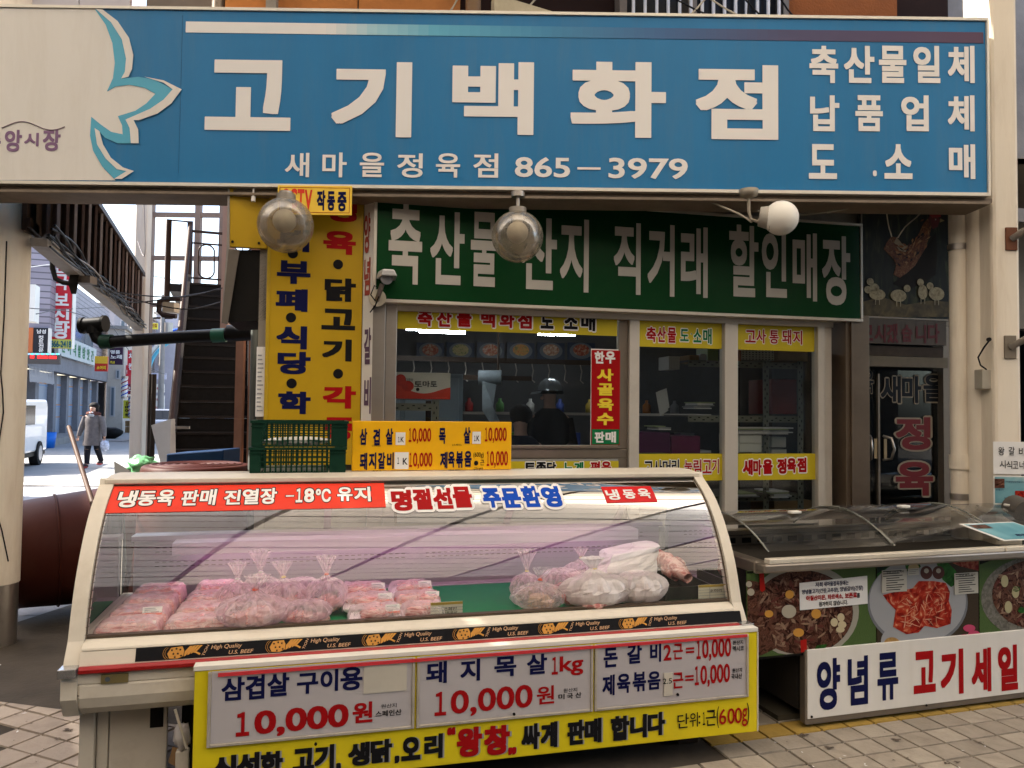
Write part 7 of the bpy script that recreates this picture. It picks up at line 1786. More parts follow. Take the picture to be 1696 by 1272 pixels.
# speaker lamp hanging from the canopy
q = Thing('floodlight', W0, V3(118, 460, 6.0).x, 6.0, V3(118, 460, 6.0).z, 'black outdoor floodlight on a bent arm under the canopy', 'floodlight')
q.part('arm', MB().tube([V3(87, 400, 6), V3(87, 445, 6), V3(92, 462, 6), V3(105, 468, 6), V3(120, 470, 6)], .020, 8), dark)
q.part('head', MB().hexa([V3(112, 470, 5.9), V3(128, 470, 5.9), V3(128, 470, 6.1), V3(112, 470, 6.1), V3(118, 448, 5.9), V3(132, 450, 5.9), V3(132, 450, 6.1), V3(118, 448, 6.1)]).hexa([V3(118, 487, 5.92), V3(126, 487, 5.92), V3(126, 487, 6.1), V3(118, 487, 6.1), V3(112, 468, 5.92), V3(130, 468, 5.92), V3(130, 468, 6.1), V3(112, 468, 6.1)]), dark)
q.part('ballast', MB().box(V3(130, 465, 6).x, V3(155, 465, 6).x, 5.95, 6.05, V3(140, 470, 6).z, V3(140, 458, 6).z), mat('ballast_grey', (.16, .13, .11), .5))
# steel window frame (no glazing) between the post and the stairs
Yg = 12.6; fm2 = mat('frame_beige', (.30, .21, .16), .5, var=.15, dirt=.3)
xa = W0.hit(247, 400, Yg)[0]; xb = W0.hit(368, 400, Yg)[0]
q = Thing('steel_frame', W0, xa, Yg, 0, 'tall beige steel grid frame against the bright sky behind the stairs', 'frame')
for px, w_ in ((247, .05), (326, .045), (368, .06)):
    x = W0.hit(px, 400, Yg)[0]; q.part('upright', MB().box(x-w_, x+w_, Yg, Yg+.1, 0, 7.0), fm2)
for py in (355, 427, 505):
    z = W0.hit(310, py, Yg)[1]; q.part('crossbar', MB().box(xa+.051, xb-.061, Yg+.01, Yg+.09, z-.035, z+.035), fm2)
x = W0.hit(380, 400, 9)[0]
solid('corner_column', MB().box(W0.hit(368, 400, 8.9)[0], W0.hit(379, 400, 8.9)[0], 8.9, 9.1, 2.35, 6), mat('column_pinkish', (.36, .24, .18), .6, var=.1), W0, (x, 9, 0), 'pinkish column at the left of the amber board', 'column')
for i, pts in enumerate([[(237, 300, 10), (240, 420, 10), (228, 400, 10.2)], [(160, 470, 6.5), (200, 485, 7), (300, 492, 8), (368, 477, 8.6)], [(165, 475, 6.5), (215, 500, 7.5), (275, 495, 8), (366, 480, 8.6)], [(135, 465, 6.2), (230, 498, 7.5), (310, 512, 8), (366, 500, 8.6)]]):
    cable(pts, 0, .007, blackink if i else w_ if False else mat('cable_grey', (.25, .23, .22), .5) if i == 0 else blackink, ['white cable hanging down beside the far post', 'black cable sagging across the stairs, upper one', 'black cable sagging across the stairs, middle one', 'black cable sagging across the stairs, lowest one'][i])
q = Thing('meter_box', W0, V3(283, 508, 9).x, 9, V3(283, 515, 9).z, 'beige box held by a black bent pipe left of the stair landing', 'utility box')
q.part('box', MB().box(V3(272, 516, 9).x, V3(291, 516, 9).x, 8.95, 9.1, V3(280, 517, 9).z, V3(280, 501, 9).z), mat('beige_box', (.45, .38, .26), .5)); q.part('bent_pipe', MB().tube([V3(300, 495, 8.95), V3(272, 495, 8.95), V3(264, 500, 8.95), V3(263, 515, 8.95), V3(270, 522, 8.95), V3(292, 524, 8.95)], .03, 8), mat('bent_dark', (.05, .035, .03), .5))

# ================================================================ THE ALLEY
def A(x, y, v=0): return AF.hit(x, y, v)
tilem = grid_mat('wall_tiles', (.30, .27, .32), (.10, .09, .11), .22, .22, .10, .5, 'XZ', .12)
stone = mat('grey_stone', (.22, .22, .24), .8, var=.2, vscale=1, dirt=.3, bump=.3, bscale=5)
uE = A(178, 640)[0]
t = Thing('tiled_building', AF, 5, 1, 0, 'two storey alley building with mauve wall tiles above grey roller shutters', 'building')
t.part('upper_wall', MB().box(-4.5, uE, .0, 6, 3.9, 7.3), tilem)
t.part('corner_bay', MB().box(-4.5, A(70, 500)[0], -1.2, -.005, 4.0, 7.2), tilem)
t.part('fascia', MB().box(-4.5, uE+.2, -.35, .1, 2.95, 3.6), stone)
t.part('ground_wall', MB().box(-4.5, uE, .35, 6, 0, 2.94), stone)
t.part('step', MB().box(-4.5, uE+.2, -.9, .34, 0, .28), concrete)
piers = [A(x, 660)[0] for x in (66, 100, 119, 136, 151, 166)]
shm = mat('roller_shutter', (.30, .35, .44), .45, metal=.2, var=.1)
for x in (61, 91, 112, 131, 147, 161, 174):
    u_ = A(x, 660)[0]; t.part('pier', MB().box(u_-.28, u_+.28, .0, .349, .28, 2.94), stone)
so, sb2 = mat('shutter_orange', (.5, .22, .10), .5), mat('shutter_blue', (.15, .28, .5), .5)
for a, b_ in ((61, 91), (91, 112), (112, 131), (131, 147), (147, 161)):
    ua, ub = A(a, 660)[0]+.29, A(b_, 660)[0]-.29
    k = t.part('roller_shutter', MB().box(ua, ub, .25, .32, .3, 2.9), shm)
    sl = MB()
    for i in range(26): sl.box(ua, ub, .240, .249, .32+i*.1, .32+i*.1+.07)
    t.part('shutter_ribs', sl, shm, parent=k)
    for z_, m_ in ((1.0, so), (1.55, so), (1.47, sb2), (2.35, sb2), (2.45, so)): t.part('stripe', MB().box(ua, ub, .235, .2395, z_, z_+.05), m_, parent=k)
for (x0, x1, y0, y1) in ((74, 82, 490, 530), (121, 136, 520, 575), (139, 152, 530, 580)):
    ua, z1 = A(x0, y0); ub, z0 = A(x1, y1)
    k = t.part('window', MB().box(ua, ub, -.04, .03, z0, z1), mat('win_frame_grey', (.3, .3, .33), .5)); t.part('pane', MB().box(ua+.08, ub-.08, -.06, -.041, z0+.08, z1-.08), mat('alley_pane', (.10, .13, .16), .1), parent=k)
ua, z1 = A(40, 470, -1.2); ub, z0 = A(46, 535, -1.2)
t.part('white_box_sign', MB().box(ua, ub, -1.5, -1.21, z0, z1), whitep)
aw = MB()
for i in range(18): u_ = A(48+i*2.3, 620, -.4)[0]; aw.add([(u_, -.40, 2.95), (u_+.12, -.40, 2.95), (u_+.14, -.45, 2.45-.1*random.random()), (u_+.02, -.42, 2.40)], [(0, 1, 2, 3)])
t.part('torn_awning', aw, mat('awning_grey', (.35, .34, .35), .7))
# signs along the alley: each faces the viewer, set at its own distance
def sign(x0, x1, y0, y1, Y, label, m_, name='alley_sign', yaw=12, thick=.12, group=None):
    f = Fr(0, 0, yaw); p = W0.hit((x0+x1)/2, (y0+y1)/2, Y); c = W0.P(p[0], Y, p[1]); f = Fr(c.x, c.y, yaw)
    u0, u1 = f.hit(x0, (y0+y1)/2)[0], f.hit(x1, (y0+y1)/2)[0]; z1, z0 = f.hit((x0+x1)/2, y0)[1], f.hit((x0+x1)/2, y1)[1]
    q = Thing(name, f, u0, 0, z0, label, 'signboard', group); q.part('panel', MB().box(u0, u1, 0, thick, z0, z1), m_); return q, f
rs = mat('banner_red', (.60, .03, .045), .5)
q, f = sign(83, 119, 430, 577, 27, 'tall red vertical sign with white brush style Korean letters over the alley', rs)
words(q, f, -.02, [('전', 88, 112, 441, 22), ('국', 88, 113, 467, 26), ('보', 89, 114, 496, 20), ('신', 87, 115, 523, 24), ('탕', 88, 115, 547, 28)], whiteink, .03)
u0, z0 = f.hit(83, 577); u1, z1 = f.hit(119, 562)
q.part('number_strip', MB().box(u0, u1, -.015, -.001, f.hit(101, 577)[1], f.hit(101, 562)[1]), mat('strip_yellow_green', (.55, .55, .12), .5)); words(q, f, -.03, [('866-2418', 84, 118, 570, 11)], mat('sign_teal', (.02, .12, .16), .5), .03)
q.part('edge', MB().box(f.hit(119.5, 500)[0], f.hit(121, 500)[0], 0, .3, f.hit(101, 577)[1], f.hit(101, 430)[1]), whitep)
q, f = sign(55, 79, 543, 584, 26, 'black barber sign with white Korean letters and an orange edge', mat('sign_charcoal', (.03, .03, .035), .5)); words(q, f, -.02, [('남성', 61, 76, 549, 7), ('컷', 64, 72, 559, 7), ('트', 64, 72, 566, 6), ('전', 64, 72, 573, 6), ('문', 64, 72, 580, 6)], whiteink, .02)
u0, u1 = f.hit(47, 560)[0], f.hit(54.5, 560)[0]; q.part('orange_edge', MB().box(u0, u1, 0, .1, f.hit(65, 584)[1], f.hit(65, 543)[1]), mat('sign_orange', (.5, .14, .05), .5)); q.part('side', MB().box(f.hit(79.5, 560)[0], f.hit(82, 560)[0], 0, .2, f.hit(65, 584)[1], f.hit(65, 543)[1]), whitep)
q, f = sign(43, 99, 585, 603, 25, 'dark LED display board with red glowing letters and coloured dots under the barber sign', mat('led_board', (.07, .065, .065), .5))
lr = mat('led_red', (.6, .02, .02), .4, emit=(1, .03, .03), es=.35); b = MB()
for x0, x1 in ((50, 57), (62, 70), (71, 79), (81, 94)): b.box(f.hit(x0, 592)[0], f.hit(x1, 592)[0], -.02, -.001, f.hit(70, 594)[1], f.hit(70, 589)[1])
q.part('glowing_text', b, lr)
for i in range(20): a, z = f.hit(45+i*2.8, 586.5); q.part('led_dot', MB().ell((a, -.02, z), .03, 6, 4), [mat('led_g', (.1, .5, .4), .4, emit=(.1, 1, .7), es=.4), mat('led_b', (.1, .2, .5), .4, emit=(.2, .5, 1), es=.4), signwhite][i % 3])
# long white sign on the fascia
t = Thing('fascia_sign', AF, A(100, 585, -.4)[0], -.4, 3.6, 'long pale sign with green Korean letters on the tiled building', 'signboard')
ua, ub = A(92, 580, -.4)[0], A(156, 590, -.4)[0]; t.part('panel', MB().box(ua, ub, -.5, -.36, 3.62, 4.5), mat('pale_sign', (.5, .55, .55), .5))
b = MB()
for i, c_ in enumerate('간이역쌀방앗간'): put(b, c_, ua+.6+i*(ub-ua-1)/7, ua+.6+(i+.62)*(ub-ua-1)/7, 3.78, 4.35, -.51, .03)
t.part('lettering', b, greenink)
q, f = sign(157, 178, 590, 615, 30, 'red and yellow round edged sign beside the black vent pipe', mat('sign_red_y', (.45, .03, .02), .5)); q.part('yellow_band', MB().box(f.hit(157, 600)[0], f.hit(178, 600)[0], -.01, -.001, f.hit(168, 602)[1], f.hit(168, 590)[1]), mat('sign_ylw', (.65, .42, .04), .5)); words(q, f, -.03, [('소머리', 160, 175, 609, 6)], yellowink, .03)
q, f = sign(181, 203, 575, 604, 38, 'dark purple sign with white Korean letters further up the alley', mat('sign_plum', (.05, .025, .05), .5)); words(q, f, -.04, [('명품', 183, 199, 583, 6), ('노래', 183, 202, 591, 7)], whiteink, .03); words(q, f, -.04, [('PLUS', 183, 190, 600, 4)], yellowink, .03)
q, f = sign(211, 227, 580, 622, 36, 'red hanging sign with white Korean letters just left of the far post', rs); words(q, f, -.04, [('치', 213, 221, 590, 10), ('킨', 213, 221, 607, 11)], whiteink, .03)
q, f = sign(207, 226, 636, 653, 46, 'maroon sign with white circle letters beyond the barber pole', mat('sign_maroon', (.20, .02, .05), .5)); words(q, f, -.05, [('오리', 208, 225, 644, 8)], whiteink, .03)
q, f = sign(204, 216, 663, 693, 42, 'yellow upright sign with dark Korean letters at street level', mat('sign_ylw2', (.65, .6, .05), .5)); words(q, f, -.04, [('1', 208, 212, 668, 4), ('0', 207, 212, 674, 4), ('0', 207, 212, 680, 4), ('원', 207, 213, 687, 5)], blackink, .03)
q, f = sign(208, 222, 605, 636, 45, 'small red sign behind the far post beside the barber pole', mat('sign_pinkred', (.5, .06, .08), .5)); words(q, f, -.05, [('정육', 209, 219, 616, 7)], whiteink, .03)
q, f = sign(244, 261, 535, 545, 45, 'small yellow lettered sign right of the far post', mat('sign_ylw3', (.85, .75, .08), .5)); words(q, f, -.05, [('수선집', 246, 260, 539, 6)], mat('brown_ink', (.3, .1, .02), .5), .03)
q, f = sign(246, 275, 618, 628, 50, 'pale lilac sign with blue mark behind the far post', mat('sign_lilac', (.55, .55, .68), .5)); words(q, f, -.05, [('회관', 252, 258, 622, 5)], blueink, .03)
for i, (y0, y1) in enumerate(((636, 650), (655, 668), (668, 682))):
    q, f = sign(247, 272, y0, y1, 48, ['white stacked panel with red print behind the silver car, top one', 'white stacked panel behind the silver car, middle one', 'white stacked panel behind the silver car, lowest one'][i], whitep, group='white panels behind the silver car'); words(q, f, -.05, [('새마을', 250, 264, (y0+y1)/2, 4)], redink, .02)
# barber pole
a, z0 = W0.hit(206, 657, 40); _, z1 = W0.hit(206, 627, 40)
for (px, ya, yb, Y, lb) in ((206, 627, 657, 40, 'red white and blue barber pole above the yellow upright sign'), (217, 660, 688, 42, 'lower red and blue barber pole beside the far post')):
    a, z0 = W0.hit(px, yb, Y); z1 = W0.hit(px, ya, Y)[1]; q = Thing('barber_pole', W0, a, Y, z0, lb, 'barber pole', 'barber poles'); r_ = .14
    q.part('tube', MB().cyl((a, Y, z0), (a, Y, z1), r_, n=16), signwhite); q.part('cap', MB().cyl((a, Y, z1), (a, Y, z1+.12), r_*1.15, n=14).cyl((a, Y, z0-.1), (a, Y, z0), r_*1.15, n=14), steel)
    for ph, m_ in ((0, redink), (3.14, blueink)): q.part('stripe', MB().tube([(a+(r_+.004)*math.cos(ph+k*.35), Y+(r_+.004)*math.sin(ph+k*.35), z0+(z1-z0)*k/40) for k in range(41)], .028, 5), m_)
# far houses
def house(x0, x1, yt, Y, dep, col, label, yaw=10, wins=(), kind='far_house'):
    p = W0.hit((x0+x1)/2, 650, Y); f = Fr(p[0], Y, yaw); u0, u1 = f.hit(x0, 650)[0], f.hit(x1, 650)[0]; z1 = f.hit((x0+x1)/2, yt)[1]
    q = Thing(kind, f, (u0+u1)/2, dep/2, 0, label, 'house'); q.part('wall', MB().box(u0, u1, 0, dep, -.2, z1), mat('house_%d' % x0, col, .8, var=.12, vscale=.5, dirt=.2))
    q.part('roof_slab', MB().box(u0-.15, u1+.15, -.15, dep+.1, z1+.001, z1+.2), concrete)
    for (a, b_, c_, d_) in wins:
        ua, zt_ = f.hit(a, c_); ub, zb3 = f.hit(b_, d_); k = q.part('window', MB().box(ua, ub, -.06, -.002, zb3, zt_), mat('far_frame', (.4, .4, .42), .5)); q.part('pane', MB().box(ua+.07, ub-.07, -.075, -.061, zb3+.07, zt_-.07), mat('alley_pane', (.10, .13, .16), .1), parent=k)
    return q
house(176, 204, 545, 44, 7, (.48, .43, .38), 'beige three storey house beyond the tiled building', 20, [(182, 190, 560, 575), (192, 199, 612, 628), (183, 190, 640, 690)])
house(196, 226, 520, 58, 8, (.40, .38, .40), 'grey house with signs at the bend of the alley', 12, [(200, 208, 530, 545), (212, 220, 535, 552)])
house(222, 262, 555, 74, 8, (.42, .36, .33), 'low brownish house far up the alley', 5, [(243, 250, 575, 590), (252, 259, 600, 615)])
house(255, 300, 520, 62, 8, (.40, .40, .46), 'pale lilac house behind the silver car', -10, [(262, 270, 560, 580), (262, 270, 590, 605)])
house(150, 186, 505, 70, 8, (.36, .34, .36), 'distant house behind the tiled building with a flat roof', 15)
# utility poles and wires
for px, Y, h, lb in ((212, 52, 9, 'concrete utility pole far up the alley near the red signs'), (268, 40, 7.5, 'grey utility pole behind the silver car')):
    a, _ = W0.hit(px, 600, Y); q = Thing('utility_pole', W0, a, Y, 0, lb, 'utility pole'); q.part('pole', MB().cyl((a, Y, 0), (a, Y, h), .17, .11, n=12), concrete); q.part('crossarm', MB().box(a-.8, a+.8, Y-.05, Y+.05, h-.6, h-.5).box(a-.5, a+.5, Y-.05, Y+.05, h-1.3, h-1.2), darkbrown); q.part('transformer', MB().cyl((a+.3, Y, h-2.3), (a+.3, Y, h-1.5), .22), steel)
for i, pts in enumerate([[(30, 445, 24), (90, 437, 26), (110, 434, 28)], [(40, 510, 20), (110, 512, 26), (200, 507, 40)], [(60, 520, 20), (130, 520, 28), (230, 560, 50)], [(180, 530, 40), (230, 600, 30), (275, 620, 40)], [(246, 455, 20), (300, 470, 30), (340, 500, 35)], [(215, 612, 40), (240, 608, 34), (268, 618, 40)], [(272, 560, 38), (320, 530, 20)]]):
    cable(pts, 0, .014, blackink if i not in (0,) else signwhite, ['white rope and cable strung before the tiled building, topmost', 'thin overhead cable crossing the tiled building, upper', 'thin overhead cable crossing the tiled building, lower', 'overhead cable dropping to the right behind the far post', 'thin overhead cable seen through the steel grid frame', 'short overhead cable near the barber pole', 'overhead cable rising to the right behind the stairs'][i])
q = Thing('arch_gate', W0, W0.hit(290, 590, 50)[0], 50, 0, 'blue and white curved market arch behind the stairs', 'arch')
for rr, m_ in ((3.0, blueink), (2.7, signwhite), (2.4, bluem2)):
    cx, cz = W0.hit(305, 620, 50); q.part('arch_band', MB().tube([(cx+rr*math.cos(a), 50+.2*(3-rr), cz+rr*math.sin(a)) for a in [math.pi*k/20 for k in range(21)]], .12, 6), m_)
q.part('pole', MB().cyl((W0.hit(305, 620, 50)[0]-2.9, 50, 0), (W0.hit(305, 620, 50)[0]-2.9, 50, 4), .1), steel)
# bins, boxes
a, z = W0.hit(73, 730, 27.5)
q = Thing('blue_bin', W0, a, 27.5, 0, 'bright blue plastic bin in front of the roller shutters', 'bin'); zt_ = W0.hit(73, 716, 27.5)[1]
q.part('bin', MB().lathe([(.01, 0), (.33, 0), (.40, zt_), (.37, zt_), (.31, .05), (0, .05)], (a, 27.5, 0), n=20), mat('bright_blue', (.01, .14, .55), .4))
for i in range(6):
    Y = 44; a, _ = W0.hit(211+(i % 3)*4.2, 700, Y); z = .35*(i//3)
    solid('carton', MB().box(a-.13, a+.05, Y, Y+.3, z+.01, z+.34), mat('cardboard', (.28, .17, .08), .8), W0, (a, Y, z), ['left', 'middle', 'right'][i % 3]+' cardboard carton in the '+('bottom' if i < 3 else 'top')+' row stacked near the far post', 'box', 'cartons stacked near the far post')
a, _ = W0.hit(183, 705, 36); solid('black_bags', MB().ell((a, 36, .25), (.6, .4, .28), 16, 8, lambda d: 1+.3*noise.noise(d*2)), dark, W0, (a, 36, 0), 'black rubbish heap at the edge of the alley', 'rubbish')
solid('doormat', MB().box(W0.hit(188, 710, 34)[0], W0.hit(222, 710, 34)[0], 33, 36, .002, .03), concrete, W0, (-14, 34, 0), kind='structure')
# unseen building added left of the frame to shade the paving
q = Thing('unseen_shade_building', W0, -17, 9, 0, 'plain grey unseen building added left of the view to shade the paving', 'building')
q.part('wall', MB().box(-22, -13.2, -9, 13.2, 0, 10.2), stone)

# ---------------------------------------------------------------- vehicles
def wheel(q, c, r, ax, n=20, w=.2):
    c = Vector(c); ax = Vector(ax).normalized()
    wl = q.part('wheel', MB().cyl(c-ax*w/2, c+ax*w/2, r, n=n), mat('tyre', (.02, .02, .02), .8)); q.part('rim', MB().cyl(c-ax*(w/2+.01), c+ax*(w/2+.01), r*.62, n=n), mat('alloy', (.45, .45, .47), .3, metal=.7), parent=wl)
# white van: local frame, u along its length towards the viewer
cx, cy = W0.hit(58, 783, 17.3)[0], 17.3
VF = Fr(cx-.55, cy, -70)      # u points along travel (towards viewer), v to its left
carw = mat('van_white', (.80, .80, .80), .25, coat=.6)
q = Thing('parked_van', VF, -1.7, -.8, 0, 'white van parked in the alley partly hidden by the left pillar', 'van')
side = [(-3.4, .35), (.55, .35), (.75, .55), (.72, .95), (.45, 1.08), (.0, 1.62), (-.25, 1.68), (-3.3, 1.70), (-3.42, 1.5)]
q.part('body', MB().prism(side, -1.6, 0, 'y'), carw, bevel=.06)
dgk = mat('car_glass', (.015, .02, .025), .08)
q.part('side_window', MB().prism([(-.05, 1.08), (.28, 1.10), (-.06, 1.52), (-.75, 1.54), (-.75, 1.06)], .002, .012, 'y'), dgk); q.part('side_window', MB().prism([(-.85, 1.06), (-.85, 1.54), (-2.0, 1.54), (-2.0, 1.06)], .002, .012, 'y'), dgk)
q.part('windscreen', MB().hexa([(.44, -1.5, 1.10), (.44, -.1, 1.10), (.46, -.1, 1.10), (.46, -1.5, 1.10), (.03, -1.4, 1.58), (.03, -.2, 1.58), (.05, -.2, 1.58), (.05, -1.4, 1.58)]), dgk)
q.part('mirror', MB().box(.15, .30, .03, .25, 1.05, 1.28), carw, bevel=.03); q.part('headlight', MB().box(.68, .77, -.35, -.05, .72, .90), stick_w, bevel=.02); q.part('headlight', MB().box(.68, .77, -1.55, -1.25, .72, .90), stick_w, bevel=.02)
q.part('lower_trim', MB().box(-3.3, .6, -1.58, -.02, .25, .345), dark)
for u_ in (.0, -2.5):
    for v_ in (-.06, -1.52): wheel(q, (u_, v_, .31), .31, (0, 1, 0))
# silver saloon seen from behind
cx, cy = W0.hit(262, 730, 32)[0], 32
VF = Fr(cx+.75, cy, 98)       # u forward (away from the viewer)
silver = mat('car_silver', (.55, .56, .58), .25, metal=.4, coat=.5)
q = Thing('parked_car', VF, 2.2, .85, 0, 'silver saloon car seen from behind between far post and stairs', 'car')
q.part('body', MB().prism([(0, .30), (4.4, .30), (4.5, .6), (4.3, .85), (3.3, .95), (.9, 1.02), (.08, .98), (-.03, .75), (-.02, .45)], 0, 1.75, 'y'), silver, bevel=.06)
q.part('cabin', MB().hexa([(.7, .08, .98), (3.4, .08, .93), (3.4, 1.67, .93), (.7, 1.67, .98), (1.35, .25, 1.44), (2.5, .25, 1.44), (2.5, 1.5, 1.44), (1.35, 1.5, 1.44)]), silver, bevel=.05)
q.part('rear_window', MB().hexa([(.70, .2, 1.03), (.72, .2, 1.03), (.72, 1.55, 1.03), (.70, 1.55, 1.03), (1.25, .32, 1.38), (1.27, .32, 1.38), (1.27, 1.43, 1.38), (1.25, 1.43, 1.38)]), dgk)
for v_ in (.05, 1.28): q.part('tail_light', MB().box(-.05, .1, v_, v_+.42, .74, .90), mat('tail_red', (.35, .01, .02), .2), bevel=.02)
q.part('number_plate', MB().box(-.05, -.03, .62, 1.12, .60, .72), signwhite); q.part('bumper', MB().box(-.06, .3, .05, 1.7, .30, .50), dark, bevel=.02)
for u_ in (.85, 3.5):
    for v_ in (.02, 1.73): wheel(q, (u_, v_, .31), .31, (0, 1, 0))

# ---------------------------------------------------------------- people
def skin_body(name, joints, edges, m_, th, root=0, sub=2):
    me = bpy.data.meshes.new(name); inv = th.inv
    me.from_pydata([tuple(inv @ Vector(j[:3])) for j in joints], edges, []); me.update()
    o = bpy.data.objects.new(name, me); COL.objects.link(o); o.parent = th.e
    s_ = o.modifiers.new('skin', 'SKIN'); s_.use_smooth_shade = True
    for i, j in enumerate(joints): me.skin_vertices[0].data[i].radius = (j[3], j[4] if len(j) > 4 else j[3]); me.skin_vertices[0].data[i].use_root = (i == root)
    u_ = o.modifiers.new('sub', 'SUBSURF'); u_.levels = sub; u_.render_levels = sub
    me.materials.append(m_); return o
skinm = mat('skin_tone', (.55, .33, .24), .5); hairm = mat('hair_black', (.012, .010, .010), .6, bump=.8, bscale=300)
Yw = 18.9; hx, _ = W0.hit(152, 775, Yw)
q = Thing('person', W0, hx, Yw, 0, 'woman in a long dark padded coat walking down the alley holding a plastic bag', 'person')
J = lambda dx, dy, z, r, r2=None: (hx+dx, Yw+dy, z, r, r2 or r)
trous = mat('trousers_black', (.015, .015, .02), .7)
jts = [J(0, 0, .86, .13, .11), J(0, 0, 1.02, .12, .10), J(0, .0, 1.22, .13, .10), J(0, 0, 1.33, .07, .07), J(0, -.01, 1.40, .05, .05), J(0, -.02, 1.47, .082, .085), J(0, -.02, 1.54, .075, .08),
    J(-.19, 0, 1.27, .055), J(-.28, -.02, 1.02, .045), J(-.32, -.06, .80, .032), J(-.33, -.07, .74, .03), J(.19, 0, 1.27, .055), J(.27, .0, 1.02, .045), J(.31, -.04, .80, .032), J(.32, -.05, .74, .03),
    J(-.09, 0, .80, .085), J(-.08, -.08, .46, .06), J(-.07, -.10, .10, .045), J(-.07, -.22, .04, .035), J(.09, 0, .80, .085), J(.09, .06, .48, .06), J(.10, .24, .16, .045), J(.10, .14, .07, .035)]
ed = [(0, 1), (1, 2), (2, 3), (3, 4), (4, 5), (5, 6), (2, 7), (7, 8), (8, 9), (9, 10), (2, 11), (11, 12), (12, 13), (13, 14), (0, 15), (15, 16), (16, 17), (17, 18), (0, 19), (19, 20), (20, 21), (21, 22)]
body = skin_body('body', jts, ed, skinm, q)
coatm = mat('coat_brown_black', (.13, .115, .115), .55, var=.3, vscale=14, bump=.5, bscale=20)
b = MB(); n = 28; V = []
cp = [(.56, .235, .17), (.62, .235, .165), (.75, .22, .155), (.90, .20, .15), (1.0, .185, .14), (1.10, .19, .14), (1.2, .205, .14), (1.28, .19, .12), (1.34, .12, .10), (1.37, .09, .09)]
for z, rx, ry in cp:
    for k in range(n): a = 2*math.pi*k/n; V.append((hx+rx*math.cos(a), Yw+ry*math.sin(a), z))
b.add(V, [(j*n+k, j*n+(k+1) % n, (j+1)*n+(k+1) % n, (j+1)*n+k) for j in range(len(cp)-1) for k in range(n)], True)
for s_ in (-1, 1): 
    pts = [(.17*s_, 0, 1.29, .085), (.225*s_, 0, 1.15, .078), (.275*s_, -.02, 1.0, .068), (.305*s_, -.05, .85, .056), (.315*s_, -.06, .79, .050)]; m2 = 14; VV = []
    for (dx, dy, z, r) in pts:
        for k in range(m2): a = 2*math.pi*k/m2; VV.append((hx+dx+r*math.cos(a), Yw+dy+r*math.sin(a), z))
    b.add(VV, [(j*m2+k, j*m2+(k+1) % m2, (j+1)*m2+(k+1) % m2, (j+1)*m2+k) for j in range(4) for k in range(m2)], True)
q.part('coat', b, coatm)
q.part('fur_collar', MB().ell((hx, Yw-.0, 1.35), (.17, .14, .065), 24, 12, lambda d: 1+.3*noise.noise(d*7)), mat('fur_brown', (.12, .045, .035), .9, var=.4, vscale=60)); q.part('scarf', MB().ell((hx, Yw-.09, 1.33), (.08, .06, .07), 16, 10, lambda d: 1+.3*noise.noise(d*5)), mat('scarf_grey', (.45, .47, .50), .8, var=.4, vscale=40))
q.part('hair', MB().ell((hx, Yw+.03, 1.545), (.115, .115, .095), 24, 14, lambda d: 1+.12*noise.noise(d*9)).ell((hx, Yw+.045, 1.47), (.11, .09, .09), 18, 10), hairm)
for s_ in (-1, 1): q.part('eye', MB().ell((hx+s_*.032, Yw-.108, 1.485), (.014, .006, .006), 8, 6), dark)
q.part('nose', MB().ell((hx, Yw-.112, 1.462), (.012, .012, .018), 10, 6), skinm); q.part('mouth', MB().ell((hx, Yw-.104, 1.432), (.022, .006, .005), 8, 6), mat('lip', (.35, .08, .07), .5))
for s_, (a_, b2, c_) in ((-1, ((-.085, 0, .80), (-.08, -.08, .46), (-.07, -.10, .10))), (1, ((.085, 0, .80), (.09, .06, .48), (.10, .24, .16)))):
    pts = [(Vector(a_), .098), (Vector(b2), .075), (Vector(c_), .058)]
    q.part('trouser_leg', MB().cyl((hx+a_[0], Yw+a_[1], a_[2]), (hx+b2[0], Yw+b2[1], b2[2]), .098, .075, n=14).cyl((hx+b2[0], Yw+b2[1], b2[2]), (hx+c_[0], Yw+c_[1], c_[2]), .075, .058, n=14), trous)
for (dx, dy, z, p) in ((-.07, -.17, .055, 0), (.10, .19, .11, 1)): q.part('shoe', MB().ell((hx+dx, Yw+dy, z), (.052, .12, .055), 16, 10), mat('shoe_dark', (.03, .02, .02), .6)); q.part('shoe_trim', MB().ell((hx+dx, Yw+dy-.02, z-.02), (.054, .115, .03), 14, 8), mat('shoe_red', (.5, .06, .05), .5))
def fingers(q, hx_, hy_, hz__):
    b = MB()
    for i in range(4): b.tube([(hx_+(i-1.5)*.014, hy_-.01, hz__+.01), (hx_+(i-1.5)*.015, hy_-.02, hz__-.03-.004*(1.5-abs(i-1.5))), (hx_+(i-1.5)*.014, hy_+.0, hz__-.055)], .008, 6)
    b.tube([(hx_+.03, hy_-.01, hz__+.01), (hx_+.042, hy_-.03, hz__-.015), (hx_+.03, hy_-.035, hz__-.035)], .009, 6)
    q.part('fingers', b, skinm)
fingers(q, hx-.33, Yw-.07, .725); fingers(q, hx+.32, Yw-.05, .725)
solid('plastic_bag', MB().ell((hx+.34, Yw-.06, .56), (.11, .07, .13), 22, 14, lambda d: 1+.3*noise.noise(d*3)).cyl((hx+.33, Yw-.055, .64), (hx+.322, Yw-.05, .71), .02), mat('blue_white_bag', (.50, .55, .68), .4, var=.5, vscale=18), W0, (hx+.34, Yw-.06, .43), 'white and blue plastic bag held by the woman in the alley', 'bag')
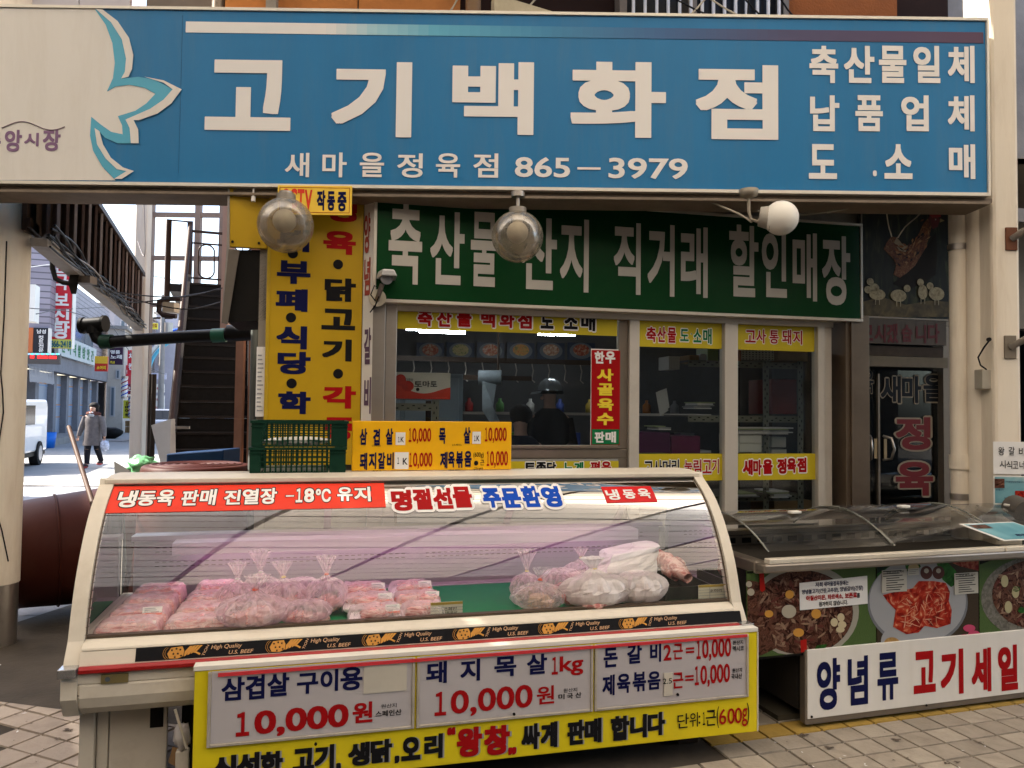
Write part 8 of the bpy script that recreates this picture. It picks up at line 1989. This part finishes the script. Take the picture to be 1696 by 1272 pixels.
# two people inside the shop
def bust(px, py, v, label, clothes, helmet=False, hz1=1.5, facing=-1, top=.0):
    a, z = G(px, py, v); q = Thing('person', FF, a, v, .03, label, 'person'); P_ = lambda du, dv, z_: FF.P(a+du, v+dv, z_)
    jt = lambda du, dv, z_, r, r2=None: (*P_(du, dv, z_), r, r2 or r)
    zz = z
    js = [jt(0, 0, zz-.72, .15, .11), jt(0, 0, zz-.45, .15, .10), jt(0, 0, zz-.26, .13, .09), jt(.0, 0, zz-.16, .055), jt(facing*.01, 0, zz-.02, .085, .10), jt(facing*.01, 0, zz+.06, .08, .095), jt(-.19, 0, zz-.28, .06), jt(-.24, -.06, zz-.55, .048), jt(-.12, -.22, zz-.62, .036), jt(.19, 0, zz-.28, .06), jt(.24, -.06, zz-.55, .048), jt(.12, -.22, zz-.62, .036), jt(-.1, 0, .55, .08), jt(-.1, 0, .10, .055), jt(.1, 0, .55, .08), jt(.1, 0, .10, .055)]
    es = [(0, 1), (1, 2), (2, 3), (3, 4), (4, 5), (2, 6), (6, 7), (7, 8), (2, 9), (9, 10), (10, 11), (0, 12), (12, 13), (0, 14), (14, 15)]
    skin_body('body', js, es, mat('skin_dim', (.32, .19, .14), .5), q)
    b = MB(); n = 24; V = []
    for z_, rx, ry in ((zz-1.0, .24, .17), (zz-.7, .23, .16), (zz-.45, .24, .16), (zz-.3, .25, .14), (zz-.2, .15, .11), (zz-.16, .09, .09)):
        for k in range(n): t_ = 2*math.pi*k/n; V.append((a+rx*math.cos(t_), v+ry*math.sin(t_), z_))
    b.add(V, [(j*n+k, j*n+(k+1) % n, (j+1)*n+(k+1) % n, (j+1)*n+k) for j in range(5) for k in range(n)], True)
    for s_ in (-1, 1): b.cyl((a+s_*.19, v, zz-.28), (a+s_*.245, v-.06, zz-.56), .075, .06).cyl((a+s_*.245, v-.06, zz-.56), (a+s_*.13, v-.21, zz-.61), .06, .048)
    q.part('jacket', b, clothes)
    if helmet:
        b = MB(); pr2 = [(.001, .155), (.06, .145), (.11, .105), (.14, .045), (.145, 0), (.14, -.02), (.13, -.02)]
        q.part('helmet', b.lathe(pr2, (a, v, zz+.02), n=28), mat('helmet_grey', (.30, .33, .35), .2, metal=.5)); q.part('helmet_band', MB().lathe([(.146, .012), (.150, 0), (.150, -.02), (.146, -.025)], (a, v, zz+.02), n=28), dark)
        q.part('visor', MB().hexa([(a-.14, v-.12, zz+.0), (a-.24, v-.07, zz-.01), (a-.24, v+.05, zz-.01), (a-.14, v+.1, zz+.0), (a-.12, v-.11, zz+.03), (a-.22, v-.06, zz+.01), (a-.22, v+.04, zz+.01), (a-.12, v+.09, zz+.03)]), mat('helmet_grey', (.3, .33, .35), .2))
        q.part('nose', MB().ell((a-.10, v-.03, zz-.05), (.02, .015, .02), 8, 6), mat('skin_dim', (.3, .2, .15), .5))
    else: q.part('hair', MB().ell((a, v+.01, zz+.04), (.115, .12, .11), 20, 12, lambda d: 1+.08*noise.noise(d*6)), hairm)
    return q
bust(911, 652, 3.2, 'person in dark clothes wearing a silver grey helmet inside the shop', mat('jacket_black', (.008, .008, .010), .6), True)
bust(863, 694, 2.5, 'dark haired person bending at the counter inside the shop', mat('jacket_navy', (.010, .011, .02), .7))
bpy.data.objects.remove(_fo); bpy.data.scenes.remove(_ts)
